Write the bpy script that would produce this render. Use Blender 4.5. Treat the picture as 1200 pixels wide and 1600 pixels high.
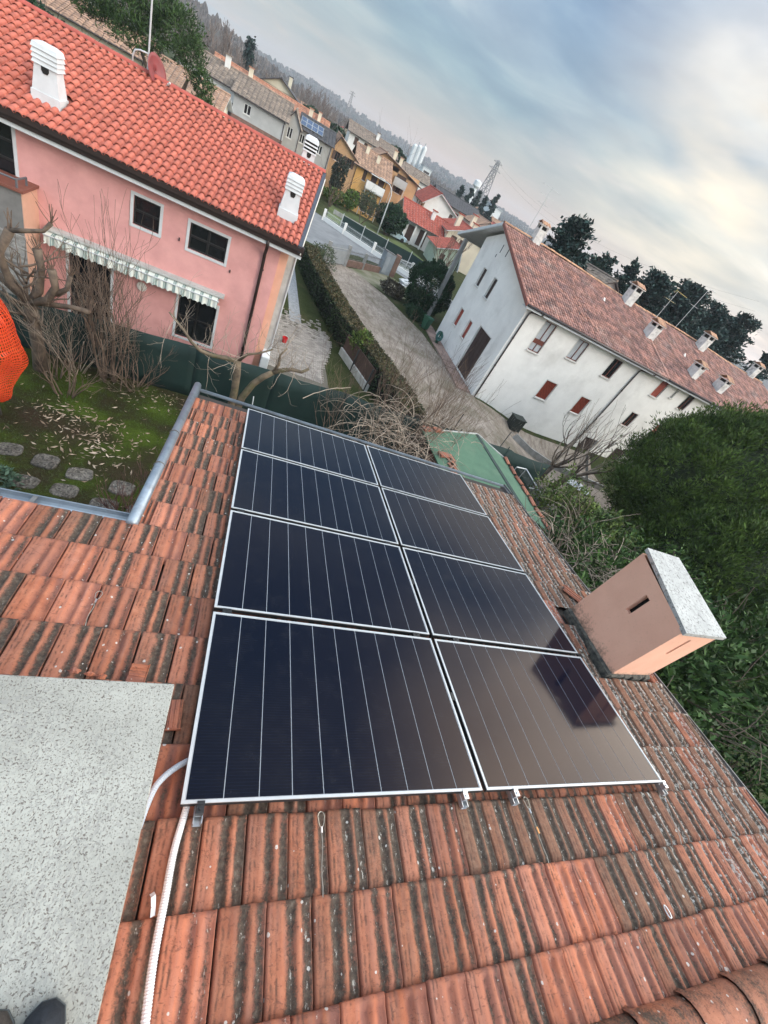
import bpy, math, random
from mathutils import Vector, Matrix, noise
R = random.Random(11)
SC = bpy.context.scene
COL = SC.collection
for o in list(bpy.data.objects):
    bpy.data.objects.remove(o)
PI = math.pi
def rad(a): return a * PI / 180

# ------------------------------------------------------------------ camera
CAMLOC = Vector((-0.18542, -0.49960, 2.43525))
A = [[0.8966953, 0.2208845, 0.3835982], [-0.1259896, -0.7033959, 0.6995433], [0.4243396, -0.6756066, -0.6029026]]
cd = bpy.data.cameras.new('camera')
cam = bpy.data.objects.new('camera', cd)
COL.objects.link(cam)
cam.matrix_world = Matrix([[A[i][0], -A[i][1], -A[i][2], CAMLOC[i]] for i in range(3)] + [[0, 0, 0, 1]])
cd.sensor_fit = 'VERTICAL'
cd.sensor_height = 24.0
cd.lens = 24.0 * 645 / 1600
cd.clip_start = 0.05
cd.clip_end = 9000
SC.camera = cam

# ------------------------------------------------------------------ sky and sun
SUN_AZ, SUN_EL = rad(140), rad(24)          # from +y towards +x
wd = bpy.data.worlds.new('World')
SC.world = wd
wd.use_nodes = True
nt = wd.node_tree
nt.nodes.clear()
def N(tree, typ, **kw):
    n = tree.nodes.new(typ)
    for k, v in kw.items():
        setattr(n, k, v)
    return n
def L(tree, a, b): tree.links.new(a, b)
def ramp(tree, fac, stops, interp='LINEAR'):
    n = tree.nodes.new('ShaderNodeValToRGB')
    cr = n.color_ramp
    cr.interpolation = interp
    while len(cr.elements) < len(stops):
        cr.elements.new(0.5)
    for e, (p, c) in zip(cr.elements, stops):
        e.position = p
        e.color = (*c, 1) if len(c) == 3 else c
    if fac is not None:
        L(tree, fac, n.inputs[0])
    return n
def math_(tree, op, a, b=None, c=None, clamp=False):
    n = N(tree, 'ShaderNodeMath', operation=op, use_clamp=clamp)
    for i, v in enumerate((a, b, c)):
        if v is None: continue
        if isinstance(v, (int, float)): n.inputs[i].default_value = v
        else: L(tree, v, n.inputs[i])
    return n.outputs[0]
def mixc(tree, fac, a, b, blend='MIX'):
    n = N(tree, 'ShaderNodeMix', data_type='RGBA', blend_type=blend)
    for s, v in ((n.inputs[0], fac), (n.inputs[6], a), (n.inputs[7], b)):
        if isinstance(v, (int, float)): s.default_value = v
        elif isinstance(v, (tuple, list)): s.default_value = (*v[:3], 1)
        else: L(tree, v, s)
    return n.outputs[2]
sky = N(nt, 'ShaderNodeTexSky', sky_type='NISHITA', sun_disc=False, sun_elevation=SUN_EL, sun_rotation=SUN_AZ, air_density=1.0, dust_density=2.0)
tc = N(nt, 'ShaderNodeTexCoord')
sp = N(nt, 'ShaderNodeSeparateXYZ'); L(nt, tc.outputs['Generated'], sp.inputs[0])
zc = math_(nt, 'MAXIMUM', sp.outputs[2], 0.0)
zx = math_(nt, 'MULTIPLY_ADD', sp.outputs[0], 1.0, .22, clamp=True)       # peach only towards the bright side
# overcast gradient: peach haze at the horizon, grey-teal above, brighter towards the zenith
grad = ramp(nt, zc, [(0.0, (.50, .335, .25)), (.03, (.45, .325, .26)), (.07, (.285, .285, .27)), (.13, (.180, .250, .285)),
                     (.26, (.160, .235, .325)), (.45, (.17, .255, .38)), (.80, (.20, .29, .42)), (.93, (.36, .46, .60)), (1.0, (.80, .88, .98))])
den = math_(nt, 'ADD', zc, 0.10)
dv = N(nt, 'ShaderNodeVectorMath', operation='DIVIDE')
cb = N(nt, 'ShaderNodeCombineXYZ'); L(nt, den, cb.inputs[0]); L(nt, den, cb.inputs[1]); cb.inputs[2].default_value = 1
L(nt, tc.outputs['Generated'], dv.inputs[0]); L(nt, cb.outputs[0], dv.inputs[1])
mp = N(nt, 'ShaderNodeMapping'); L(nt, dv.outputs[0], mp.inputs[0])
mp.inputs['Rotation'].default_value = (0, 0, rad(28)); mp.inputs['Scale'].default_value = (.62, .62, .2); mp.inputs['Location'].default_value = (0.7, 2.2, 0)
n1 = N(nt, 'ShaderNodeTexNoise'); L(nt, mp.outputs[0], n1.inputs[0])
n1.inputs['Scale'].default_value = 1.15; n1.inputs['Detail'].default_value = 6; n1.inputs['Roughness'].default_value = .48; n1.inputs['Distortion'].default_value = .5
cm = ramp(nt, n1.outputs[0], [(.40, (0, 0, 0)), (.52, (.30, .30, .30)), (.66, (1, 1, 1))], 'EASE')
lit = ramp(nt, zc, [(0.0, (.50, .355, .275)), (.08, (.36, .345, .32)), (.22, (.35, .395, .43)), (.45, (.88, .86, .83)), (.6, (.80, .80, .80)), (1, (.85, .88, .90))])
# the cloud deck thickens and brightens towards the side of the hidden sun
sdn = N(nt, 'ShaderNodeVectorMath', operation='DOT_PRODUCT'); L(nt, tc.outputs['Generated'], sdn.inputs[0])
sdn.inputs[1].default_value = (math.sin(rad(105)), math.cos(rad(105)), 0)
side = math_(nt, 'MULTIPLY_ADD', sdn.outputs['Value'], .5, .5, clamp=True)
bk = N(nt, 'ShaderNodeVectorMath', operation='DOT_PRODUCT'); L(nt, tc.outputs['Generated'], bk.inputs[0])
bk.inputs[1].default_value = (.12, -.99, 0)
back = ramp(nt, math_(nt, 'MULTIPLY_ADD', bk.outputs['Value'], .5, .5, clamp=True), [(.0, (.90, .92, .94)), (.30, (1.0, 1.0, 1.02)), (.5, (2.25, 2.22, 2.15)), (.8, (2.6, 2.5, 2.3)), (1, (2.7, 2.5, 2.3))]).outputs[0]  # sky outside the view brightened to fill walls turned away from the sun
litv = N(nt, 'ShaderNodeVectorMath', operation='SCALE'); L(nt, lit.outputs[0], litv.inputs[0]); L(nt, ramp(nt, side, [(.0, (1.3, 1.3, 1.3)), (.35, (.95, .95, .95)), (.62, (.95, .95, .95)), (.78, (2.0, 1.9, 1.8)), (1, (2.2, 2.1, 2.0))]).outputs[0], litv.inputs['Scale'])
cov = math_(nt, 'MULTIPLY', cm.outputs[0], ramp(nt, side, [(0, (.75, .75, .75)), (.5, (.65, .65, .65)), (.7, (1, 1, 1))]).outputs[0])
hz = ramp(nt, zc, [(0, (.30, .335, .35)), (.06, (.235, .30, .325)), (.14, (.170, .245, .285)), (.26, (.160, .235, .325)), (.30, (.160, .235, .325))]).outputs[0]
hw = math_(nt, 'MULTIPLY', math_(nt, 'SUBTRACT', 1, math_(nt, 'MULTIPLY', zx, 2.2, clamp=True)), ramp(nt, zc, [(0, (1, 1, 1)), (.16, (1, 1, 1)), (.26, (0, 0, 0))]).outputs[0])
gradc = mixc(nt, hw, grad.outputs[0], hz)
n3 = N(nt, 'ShaderNodeTexNoise'); L(nt, mp.outputs[0], n3.inputs[0]); n3.inputs['Scale'].default_value = 2.6; n3.inputs['Detail'].default_value = 5; n3.inputs['Roughness'].default_value = .5; n3.inputs['Distortion'].default_value = .3
tone = ramp(nt, n3.outputs[0], [(.30, (.66, .70, .77)), (.5, (1, 1, 1)), (.66, (1.50, 1.38, 1.22))]).outputs[0]
tone2 = mixc(nt, ramp(nt, zc, [(.02, (0, 0, 0)), (.12, (.45, .45, .45)), (.30, (1, 1, 1))]).outputs[0], (1, 1, 1), tone)
clouds = mixc(nt, 1.0, mixc(nt, 1.0, mixc(nt, cov, gradc, litv.outputs[0]), tone2, 'MULTIPLY'), back, 'MULTIPLY')
# thin bright break in the clouds, low to the right
def lobe(az, el, p):
    d = N(nt, 'ShaderNodeVectorMath', operation='DOT_PRODUCT')
    L(nt, tc.outputs['Generated'], d.inputs[0])
    d.inputs[1].default_value = (math.sin(rad(az)) * math.cos(rad(el)), math.cos(rad(az)) * math.cos(rad(el)), math.sin(rad(el)))
    return math_(nt, 'POWER', math_(nt, 'MAXIMUM', d.outputs['Value'], 0.0), p)
n2 = N(nt, 'ShaderNodeTexNoise'); L(nt, mp.outputs[0], n2.inputs[0])
n2.inputs['Scale'].default_value = 1.5; n2.inputs['Detail'].default_value = 4
br = ramp(nt, n2.outputs[0], [(.30, (.25, .25, .25)), (.62, (1, 1, 1))])
gl = math_(nt, 'MULTIPLY', math_(nt, 'ADD', lobe(38, 11, 90), math_(nt, 'MULTIPLY', lobe(52, 8, 40), .30)), br.outputs[0])
glow = mixc(nt, math_(nt, 'MULTIPLY', gl, 1.0, clamp=True), clouds, (.76, .65, .49))
ten = N(nt, 'ShaderNodeVectorMath', operation='SCALE'); L(nt, glow, ten.inputs[0]); ten.inputs['Scale'].default_value = 11.0
tot = mixc(nt, 0.88, sky.outputs[0], ten.outputs[0])
bg = N(nt, 'ShaderNodeBackground'); bg.inputs[1].default_value = 0.10
L(nt, tot, bg.inputs[0])
wo = N(nt, 'ShaderNodeOutputWorld'); L(nt, bg.outputs[0], wo.inputs[0])

sd = bpy.data.lights.new('sun', 'SUN')
sd.energy = 0.8; sd.angle = rad(24); sd.color = (1.0, .86, .70)
sun = bpy.data.objects.new('sun', sd); COL.objects.link(sun)
sun.rotation_euler = (PI / 2 - SUN_EL, 0, PI - SUN_AZ)

SC.view_settings.view_transform = 'Standard'
SC.view_settings.look = 'None'
SC.view_settings.gamma = 1
SC.view_settings.exposure = 0.80
SC.view_settings.use_curve_mapping = False
SC.cycles.max_bounces = 6
SC.cycles.diffuse_bounces = 3
SC.cycles.glossy_bounces = 3
SC.cycles.transparent_max_bounces = 6
SC.cycles.volume_bounces = 0
SC.cycles.use_denoising = True

# ------------------------------------------------------------------ mesh helpers
class MB:
    def __init__(s): s.v = []; s.f = []
    def quad(s, *p):
        n = len(s.v); s.v += [tuple(q) for q in p]; s.f.append(tuple(range(n, n + len(p))))
    def box(s, x0, y0, z0, x1, y1, z1, M=None):
        P = [Vector(p) for p in ((x0, y0, z0), (x1, y0, z0), (x1, y1, z0), (x0, y1, z0), (x0, y0, z1), (x1, y0, z1), (x1, y1, z1), (x0, y1, z1))]
        if M is not None: P = [M @ p for p in P]
        n = len(s.v); s.v += [tuple(p) for p in P]
        s.f += [tuple(n + i for i in q) for q in ((0, 3, 2, 1), (4, 5, 6, 7), (0, 1, 5, 4), (1, 2, 6, 5), (2, 3, 7, 6), (3, 0, 4, 7))]
        return s
    def beam(s, a, b, w, h, up=(0, 0, 1)):
        a = Vector(a); b = Vector(b); d = (b - a); l = d.length; d.normalize()
        x = d.cross(Vector(up)); x.normalize(); y = x.cross(d)
        M = Matrix(((x.x, d.x, y.x, a.x), (x.y, d.y, y.y, a.y), (x.z, d.z, y.z, a.z), (0, 0, 0, 1)))
        return s.box(-w / 2, 0, -h / 2, w / 2, l, h / 2, M)
    def tube(s, pts, rads, n=6, caps=True):
        pts = [Vector(p) for p in pts]
        if isinstance(rads, (int, float)): rads = [rads] * len(pts)
        rings = []
        t = (pts[1] - pts[0]).normalized()
        x = t.orthogonal().normalized()
        for i, p in enumerate(pts):
            t = (pts[min(i + 1, len(pts) - 1)] - pts[max(i - 1, 0)])
            if t.length < 1e-9: t = Vector((0, 0, 1))
            t.normalize()
            x = (x - t * x.dot(t))
            if x.length < 1e-6: x = t.orthogonal()
            x.normalize(); y = t.cross(x)
            b = len(s.v)
            for k in range(n):
                a = 2 * PI * k / n
                s.v.append(tuple(p + (x * math.cos(a) + y * math.sin(a)) * rads[i]))
            rings.append(b)
        for a, b in zip(rings, rings[1:]):
            for k in range(n):
                s.f.append((a + k, a + (k + 1) % n, b + (k + 1) % n, b + k))
        if caps and n > 2:
            s.f.append(tuple(rings[0] + k for k in reversed(range(n))))
            s.f.append(tuple(rings[-1] + k for k in range(n)))
        return s
    def prism(s, poly, d):
        """poly: 3D points of a planar outline, d: extrusion vector"""
        d = Vector(d); P = [Vector(p) for p in poly]; n = len(P); b = len(s.v)
        s.v += [tuple(p) for p in P] + [tuple(p + d) for p in P]
        s.f.append(tuple(reversed(range(b, b + n)))); s.f.append(tuple(range(b + n, b + 2 * n)))
        for i in range(n):
            j = (i + 1) % n
            s.f.append((b + i, b + j, b + n + j, b + n + i))
        return s
    def wall(s, O, U, V, w, h, holes=(), depth=.12):
        """rectangular wall O + u U + v V with rectangular holes (u0,v0,u1,v1); reveals go against U x V"""
        O = Vector(O); U = Vector(U); V = Vector(V); Nn = U.cross(V).normalized()
        us = sorted({0, w, *[q for a in holes for q in (a[0], a[2])]}); vs = sorted({0, h, *[q for a in holes for q in (a[1], a[3])]})
        for a, b in zip(us, us[1:]):
            for c, d in zip(vs, vs[1:]):
                m = ((a + b) / 2, (c + d) / 2)
                if any(q[0] < m[0] < q[2] and q[1] < m[1] < q[3] for q in holes): continue
                s.quad(O + U * a + V * c, O + U * b + V * c, O + U * b + V * d, O + U * a + V * d)
        for a, c, b, d in holes:
            P = [O + U * a + V * c, O + U * b + V * c, O + U * b + V * d, O + U * a + V * d]
            for i in range(4):
                p, q = P[i], P[(i + 1) % 4]
                s.quad(q, p, p - Nn * depth, q - Nn * depth)
        return s
    def mesh(s, name, smooth=False):
        me = bpy.data.meshes.new(name)
        me.from_pydata(s.v, [], s.f)
        if smooth: me.polygons.foreach_set('use_smooth', [True] * len(me.polygons))
        me.update()
        return me
WM = {}
def put(o, parent, M):
    COL.objects.link(o)
    if parent is not None:
        o.parent = parent
        X = WM[parent.name].inverted() @ M
        c0, c1 = X.col[0].to_3d().normalized(), X.col[1].to_3d().normalized()
        if abs(c0.dot(c1)) > 1e-3: o.matrix_parent_inverse = X      # slightly out-of-square roof planes
        else: o.matrix_basis = X
    else:
        o.matrix_basis = M
    WM[o.name] = M.copy()
    return o
def obj(name, mb, mat, parent=None, M=None, smooth=False, label=None, cat=None, group=None, kind=None, color=None):
    me = mb.mesh(name, smooth) if isinstance(mb, MB) else mb
    if mat is not None and not len(me.materials): me.materials.append(mat)
    o = bpy.data.objects.new(name, me)
    put(o, parent, M if M is not None else Matrix())
    return tag(o, label, cat, group, kind, color)
def tag(o, label=None, cat=None, group=None, kind=None, color=None):
    if label: o['label'] = label
    if cat: o['category'] = cat
    if group: o['group'] = group
    if kind: o['kind'] = kind
    if color: o.color = color
    return o
def thing(name, label, cat, loc=(0, 0, 0), group=None, M=None):
    o = bpy.data.objects.new(name, None)
    o.empty_display_size = .2
    put(o, None, M if M is not None else Matrix.Translation(Vector(loc)))
    return tag(o, label, cat, group)
def T(x, y, z): return Matrix.Translation(Vector((x, y, z)))
def RZ(a): return Matrix.Rotation(a, 4, 'Z')

# ------------------------------------------------------------------ materials
def newmat(name):
    m = bpy.data.materials.new(name); m.use_nodes = True
    t = m.node_tree; b = t.nodes['Principled BSDF']
    return m, t, b
def coords(t, which='Object'):
    if which == 'World':
        return N(t, 'ShaderNodeNewGeometry').outputs['Position']
    return N(t, 'ShaderNodeTexCoord').outputs[which]
def noise_(t, co, scale, detail=4, rough=.55, dist=0, stretch=None):
    if stretch:
        m = N(t, 'ShaderNodeMapping'); L(t, co, m.inputs[0]); m.inputs['Scale'].default_value = stretch; co = m.outputs[0]
    n = N(t, 'ShaderNodeTexNoise'); L(t, co, n.inputs[0])
    n.inputs['Scale'].default_value = scale; n.inputs['Detail'].default_value = detail
    n.inputs['Roughness'].default_value = rough; n.inputs['Distortion'].default_value = dist
    return n.outputs[0]
def bump(t, b, h, strength=.3, dist=.02):
    n = N(t, 'ShaderNodeBump'); n.inputs['Strength'].default_value = strength; n.inputs['Distance'].default_value = dist
    L(t, h, n.inputs['Height']); L(t, n.outputs[0], b.inputs['Normal'])
def rnd_bright(t, col, amt, island=False):
    if island: r = N(t, 'ShaderNodeNewGeometry').outputs['Random Per Island']
    else: r = N(t, 'ShaderNodeObjectInfo').outputs['Random']
    v = math_(t, 'MULTIPLY_ADD', r, 2 * amt, 1 - amt)
    h = N(t, 'ShaderNodeHueSaturation'); L(t, col, h.inputs['Color']); L(t, v, h.inputs['Value'])
    return h.outputs[0]
def mk(name, c1, c2=None, scale=3, rough=.7, bmp=0, bscale=None, rand=0, island=False, co='World', metal=0, spec=.5, stretch=None, detail=5, dirt=None, dscale=1.2, lo=.35, hi=.65, trans=0):
    m, t, b = newmat(name)
    b.inputs['Roughness'].default_value = rough; b.inputs['Metallic'].default_value = metal
    b.inputs['Specular IOR Level'].default_value = spec
    c = coords(t, co)
    if c2 is None: c2 = tuple(x * .82 for x in c1)
    n = noise_(t, c, scale, detail, stretch=stretch)
    col = ramp(t, n, [(lo, c2), (hi, c1)]).outputs[0]
    if dirt:
        d = ramp(t, noise_(t, c, dscale, 7, .65), [(.52, (0, 0, 0)), (.72, (1, 1, 1))]).outputs[0]
        col = mixc(t, math_(t, 'MULTIPLY', d, dirt[3] if len(dirt) > 3 else .6), col, dirt[:3])
    if rand: col = rnd_bright(t, col, rand, island)
    L(t, col, b.inputs['Base Color'])
    if bmp: bump(t, b, noise_(t, c, bscale or scale * 6, 4), bmp)
    if trans: 
        b.inputs['Subsurface Weight'].default_value = 0
    return m
G = -6.7                                    # ground level of the street
def ground_z(x, y):
    s = min(max((x - 14.0) / 7.0, 0), 1); s = s * s * (3 - 2 * s)
    k = min(max((27 - y) / 4.0, 0), 1)
    return G - 1.6 * s * k
# ------------------------------------------------------------------ materials of our roof
def tile_mat():
    m, t, b = newmat('clay_tile')
    b.inputs['Roughness'].default_value = .78; b.inputs['Specular IOR Level'].default_value = .25
    oc = coords(t, 'Object'); wc = coords(t, 'World')
    oi = N(t, 'ShaderNodeObjectInfo')
    sepc = N(t, 'ShaderNodeSeparateColor'); L(t, oi.outputs['Color'], sepc.inputs[0])
    lich, white = sepc.outputs[0], sepc.outputs[1]
    n = noise_(t, wc, 14, 5, .6)
    col = ramp(t, n, [(.25, (.32, .095, .047)), (.5, (.42, .138, .070)), (.75, (.51, .200, .112))]).outputs[0]
    # greyish purple bloom running down the tile
    st = noise_(t, wc, 9, 3, .5, stretch=(3.2, .35, 1))
    col = mixc(t, ramp(t, st, [(.45, (0, 0, 0)), (.72, (.62, .62, .62))]).outputs[0], col, (.24, .13, .11))
    rn2 = math_(t, 'FRACT', math_(t, 'MULTIPLY', oi.outputs['Random'], 7.31))
    col = mixc(t, math_(t, 'MULTIPLY', rn2, .55), col, (.36, .155, .105))
    v = math_(t, 'MULTIPLY_ADD', oi.outputs['Random'], .55, .72)
    h = N(t, 'ShaderNodeHueSaturation'); L(t, col, h.inputs['Color']); L(t, v, h.inputs['Value']); col = h.outputs[0]
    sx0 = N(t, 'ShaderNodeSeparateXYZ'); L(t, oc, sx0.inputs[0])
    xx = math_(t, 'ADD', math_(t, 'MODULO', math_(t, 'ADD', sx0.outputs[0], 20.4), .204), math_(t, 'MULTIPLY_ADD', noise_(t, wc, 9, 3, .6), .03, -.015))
    pur = ramp(t, math_(t, 'DIVIDE', xx, .204), [(.0, (.75, .75, .75)), (.08, (.1, .1, .1)), (.40, (.05, .05, .05)), (.50, (.85, .85, .85)), (.60, (.75, .75, .75)), (.66, (0, 0, 0)), (.74, (.1, .1, .1)), (.82, (.9, .9, .9)), (.97, (.8, .8, .8)), (.99, (.1, .1, .1))]).outputs[0]  # weathering plus valley shading, put into the colour as purple-grey bands
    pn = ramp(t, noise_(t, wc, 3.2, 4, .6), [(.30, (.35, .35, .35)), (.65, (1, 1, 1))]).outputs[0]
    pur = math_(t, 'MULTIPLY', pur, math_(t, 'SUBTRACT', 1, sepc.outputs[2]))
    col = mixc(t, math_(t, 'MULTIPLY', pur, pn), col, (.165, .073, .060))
    col = mixc(t, math_(t, 'MULTIPLY', math_(t, 'MULTIPLY', lich, lich), .85, clamp=True), col, ramp(t, noise_(t, wc, 26, 5, .7), [(.35, (.17, .085, .05)), (.65, (.36, .20, .12))]).outputs[0])
    # dark lichen along the two channels: position across the tile taken from object space
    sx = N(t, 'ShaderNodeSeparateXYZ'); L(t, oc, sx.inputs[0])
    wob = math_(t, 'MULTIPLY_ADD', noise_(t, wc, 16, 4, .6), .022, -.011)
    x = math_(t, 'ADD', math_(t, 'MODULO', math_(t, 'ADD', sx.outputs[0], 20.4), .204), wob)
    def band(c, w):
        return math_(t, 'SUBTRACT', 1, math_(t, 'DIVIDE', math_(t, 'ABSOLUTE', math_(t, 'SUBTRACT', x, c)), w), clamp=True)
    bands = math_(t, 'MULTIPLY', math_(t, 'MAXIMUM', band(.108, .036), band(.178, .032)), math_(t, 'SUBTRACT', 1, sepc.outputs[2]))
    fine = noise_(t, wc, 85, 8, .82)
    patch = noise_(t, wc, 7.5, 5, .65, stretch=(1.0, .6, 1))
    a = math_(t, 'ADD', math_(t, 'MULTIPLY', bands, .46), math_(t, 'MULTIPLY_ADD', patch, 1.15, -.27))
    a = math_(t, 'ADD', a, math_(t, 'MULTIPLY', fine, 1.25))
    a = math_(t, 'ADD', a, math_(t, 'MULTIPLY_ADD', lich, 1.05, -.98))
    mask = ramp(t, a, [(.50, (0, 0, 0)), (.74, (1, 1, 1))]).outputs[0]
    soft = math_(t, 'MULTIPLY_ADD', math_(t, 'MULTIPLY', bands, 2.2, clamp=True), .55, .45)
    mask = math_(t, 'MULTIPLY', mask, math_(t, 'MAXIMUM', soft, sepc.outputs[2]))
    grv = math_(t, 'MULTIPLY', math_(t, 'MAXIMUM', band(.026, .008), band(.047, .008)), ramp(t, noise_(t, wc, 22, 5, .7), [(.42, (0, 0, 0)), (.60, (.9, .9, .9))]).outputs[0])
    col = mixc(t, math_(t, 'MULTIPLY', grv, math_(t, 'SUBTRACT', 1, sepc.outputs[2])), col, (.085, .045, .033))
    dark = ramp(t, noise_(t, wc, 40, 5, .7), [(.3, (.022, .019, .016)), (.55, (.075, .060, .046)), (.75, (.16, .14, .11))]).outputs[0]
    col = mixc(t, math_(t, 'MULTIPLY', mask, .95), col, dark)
    # small scratches and dark pits
    pit = ramp(t, noise_(t, wc, 95, 3, .6), [(.64, (0, 0, 0)), (.72, (1, 1, 1))]).outputs[0]
    col = mixc(t, math_(t, 'MULTIPLY', pit, .55), col, (.10, .055, .04))
    # white lichen spots
    vo = N(t, 'ShaderNodeTexVoronoi'); L(t, wc, vo.inputs[0]); vo.inputs['Scale'].default_value = 34; vo.inputs['Randomness'].default_value = 1
    sep = N(t, 'ShaderNodeSeparateColor'); L(t, vo.outputs['Color'], sep.inputs[0])
    r = math_(t, 'MULTIPLY', math_(t, 'GREATER_THAN', sep.outputs[0], math_(t, 'MULTIPLY_ADD', white, -.75, .965)), math_(t, 'MULTIPLY_ADD', sep.outputs[1], .25, .05))
    sp_ = math_(t, 'LESS_THAN', math_(t, 'ADD', vo.outputs['Distance'], math_(t, 'MULTIPLY_ADD', noise_(t, wc, 120, 2), .2, -.1)), r)
    col = mixc(t, math_(t, 'MULTIPLY', sp_, .85), col, (.52, .50, .46))
    cr1 = ramp(t, math_(t, 'ADD', math_(t, 'ADD', noise_(t, wc, 42, 6, .75, stretch=(1.6, .8, 1)), math_(t, 'MULTIPLY', bands, .16)), math_(t, 'MULTIPLY', white, .9)), [(.78, (0, 0, 0)), (.83, (1, 1, 1))]).outputs[0]
    col = mixc(t, math_(t, 'MULTIPLY', cr1, .8), col, (.48, .45, .40))
    sc1 = ramp(t, noise_(t, wc, 30, 3, .6, 1.5, stretch=(1, 2.2, 1)), [(.60, (0, 0, 0)), (.66, (1, 1, 1))]).outputs[0]
    col = mixc(t, math_(t, 'MULTIPLY', sc1, .5), col, (.13, .06, .045))
    L(t, col, b.inputs['Base Color'])
    bump(t, b, math_(t, 'ADD', math_(t, 'ADD', math_(t, 'MULTIPLY', fine, .6), math_(t, 'MULTIPLY', mask, .5)), math_(t, 'MULTIPLY', sc1, -.5)), .6, .005)
    return m
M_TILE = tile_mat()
M_CEM = mk('cement_render', (.30, .28, .25), (.16, .15, .13), 8, .9, .4)
M_ZINC = mk('zinc', (.30, .35, .40), (.22, .26, .30), 5, .42, .05, metal=.55, dirt=(.12, .10, .09, .5), dscale=6)
M_ZINCD = mk('weathered_zinc', (.22, .22, .22), (.12, .11, .10), 7, .5, .05, metal=.4)
M_ALU = mk('aluminium', (.62, .63, .64), (.55, .56, .57), 10, .32, metal=.85)
M_SILV = mk('frame_silver', (.56, .58, .585), (.50, .52, .525), 10, .38, metal=.25)
M_BLACK = mk('black_plastic', (.02, .02, .02), None, 10, .4)
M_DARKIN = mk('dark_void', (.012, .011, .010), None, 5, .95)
M_SALM = mk('salmon_render', (.56, .285, .205), (.49, .24, .175), 3.5, .9, .25, 40, dirt=(.12, .09, .07, .75), dscale=4.0)
M_WHT_PLA = mk('white_plastic', (.70, .71, .72), (.62, .63, .64), 6, .45)
M_STEEL = mk('steel_cable', (.45, .42, .36), (.34, .31, .26), 30, .4, metal=.7)

def slab_mat(name, c0, c1, sp1, sp2, s):
    m, t, b = newmat(name)
    b.inputs['Roughness'].default_value = .72
    c = coords(t, 'World')
    base = ramp(t, noise_(t, c, 4, 6, .6), [(.3, c0), (.7, c1)]).outputs[0]
    w = N(t, 'ShaderNodeVectorMath', operation='ADD'); L(t, c, w.inputs[0])
    nn = N(t, 'ShaderNodeTexNoise'); L(t, c, nn.inputs[0]); nn.inputs['Scale'].default_value = 25
    sc = N(t, 'ShaderNodeVectorMath', operation='SCALE'); L(t, nn.outputs['Color'], sc.inputs[0]); sc.inputs['Scale'].default_value = .02
    L(t, sc.outputs[0], w.inputs[1])
    m1 = ramp(t, noise_(t, w.outputs[0], s, 6, .62, stretch=(1, .6, 1)), [(.50, (0, 0, 0)), (.57, (1, 1, 1))]).outputs[0]
    big = ramp(t, noise_(t, c, 5, 3), [(.35, (.1, .1, .1)), (.65, (1, 1, 1))]).outputs[0]
    col = mixc(t, math_(t, 'MULTIPLY', m1, math_(t, 'MULTIPLY', big, .6)), base, sp1)
    m2 = ramp(t, noise_(t, w.outputs[0], s * 1.6, 4, .55), [(.57, (0, 0, 0)), (.62, (1, 1, 1))]).outputs[0]
    col = mixc(t, math_(t, 'MULTIPLY', m2, .85), col, sp2)
    L(t, col, b.inputs['Base Color'])
    bump(t, b, math_(t, 'ADD', math_(t, 'MULTIPLY', m1, -.5), math_(t, 'MULTIPLY', m2, -1)), .5, .003)
    return m
M_SLAB = slab_mat('terrazzo_slab', (.285, .28, .245), (.40, .395, .35), (.25, .24, .22), (.10, .078, .066), 120)
M_CAP = slab_mat('marble_cap', (.34, .34, .325), (.48, .48, .455), (.20, .195, .18), (.15, .145, .135), 26)

# ------------------------------------------------------------------ our roof: frame (u along the rows, v downslope, h up)
XR = Vector((0.999992, 0.0, -0.004004)); YR = Vector((-0.000643, 0.98703, -0.160532)); NR = Vector((0.003952, 0.160533, 0.987023))
RM = Matrix(((XR.x, YR.x, NR.x, 0), (XR.y, YR.y, NR.y, 0), (XR.z, YR.z, NR.z, 0), (0, 0, 0, 1)))
house = thing('tiled_house', 'weathered terracotta tiled low roof carrying the black solar panels, with two stuccoed chimneys', 'house', (2, 2, G))
TW, TL, HT = .204, .339, -.112
PROF = [(.0035, -.034), (.006, .006), (.016, .012), (.026, .008), (.036, .014), (.046, .010), (.058, .017), (.074, .017), (.092, .004), (.108, -.004), (.120, -.003), (.129, .011), (.138, .018), (.148, .017), (.160, .004), (.178, -.003), (.192, .000), (.197, .006), (.200, .005), (.2005, -.034)]
def tile_mesh(jit):
    mb = MB(); rr = random.Random(jit)
    st = [(-.035, -.021, .2, 0), (.006, -.019, .15, -.002), (.030, -.016, 1, 0), (TL - .042, .003, 1, 0), (TL - .020, .005, .12, .012), (TL - .004, .004, .06, .011), (TL, -.001, .05, .009)]
    rings = []
    for y, h, k, fl in st:
        b = len(mb.v)
        for i_, (x, z) in enumerate(PROF):
            zz = z if i_ in (0, len(PROF) - 1) else z * k + fl
            mb.v.append((x, y + (rr.uniform(-.0015, .0015) if y > .3 else 0), h + zz + HT))
        rings.append(b)
    n = len(PROF)
    for a, b in zip(rings, rings[1:]):
        for i in range(n - 1): mb.f.append((a + i, a + i + 1, b + i + 1, b + i))
    b = len(mb.v)
    for x, z in PROF: mb.v.append((x, TL - .004, HT - .030))
    for i in range(n - 1): mb.f.append((rings[-1] + i, rings[-1] + i + 1, b + i + 1, b + i))
    return mb.mesh('tile', True)
TMESH = [tile_mesh(i) for i in range(4)]
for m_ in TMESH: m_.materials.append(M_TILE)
spots = []
CH = (3.83, 4.53, 1.0, 1.88)
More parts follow.
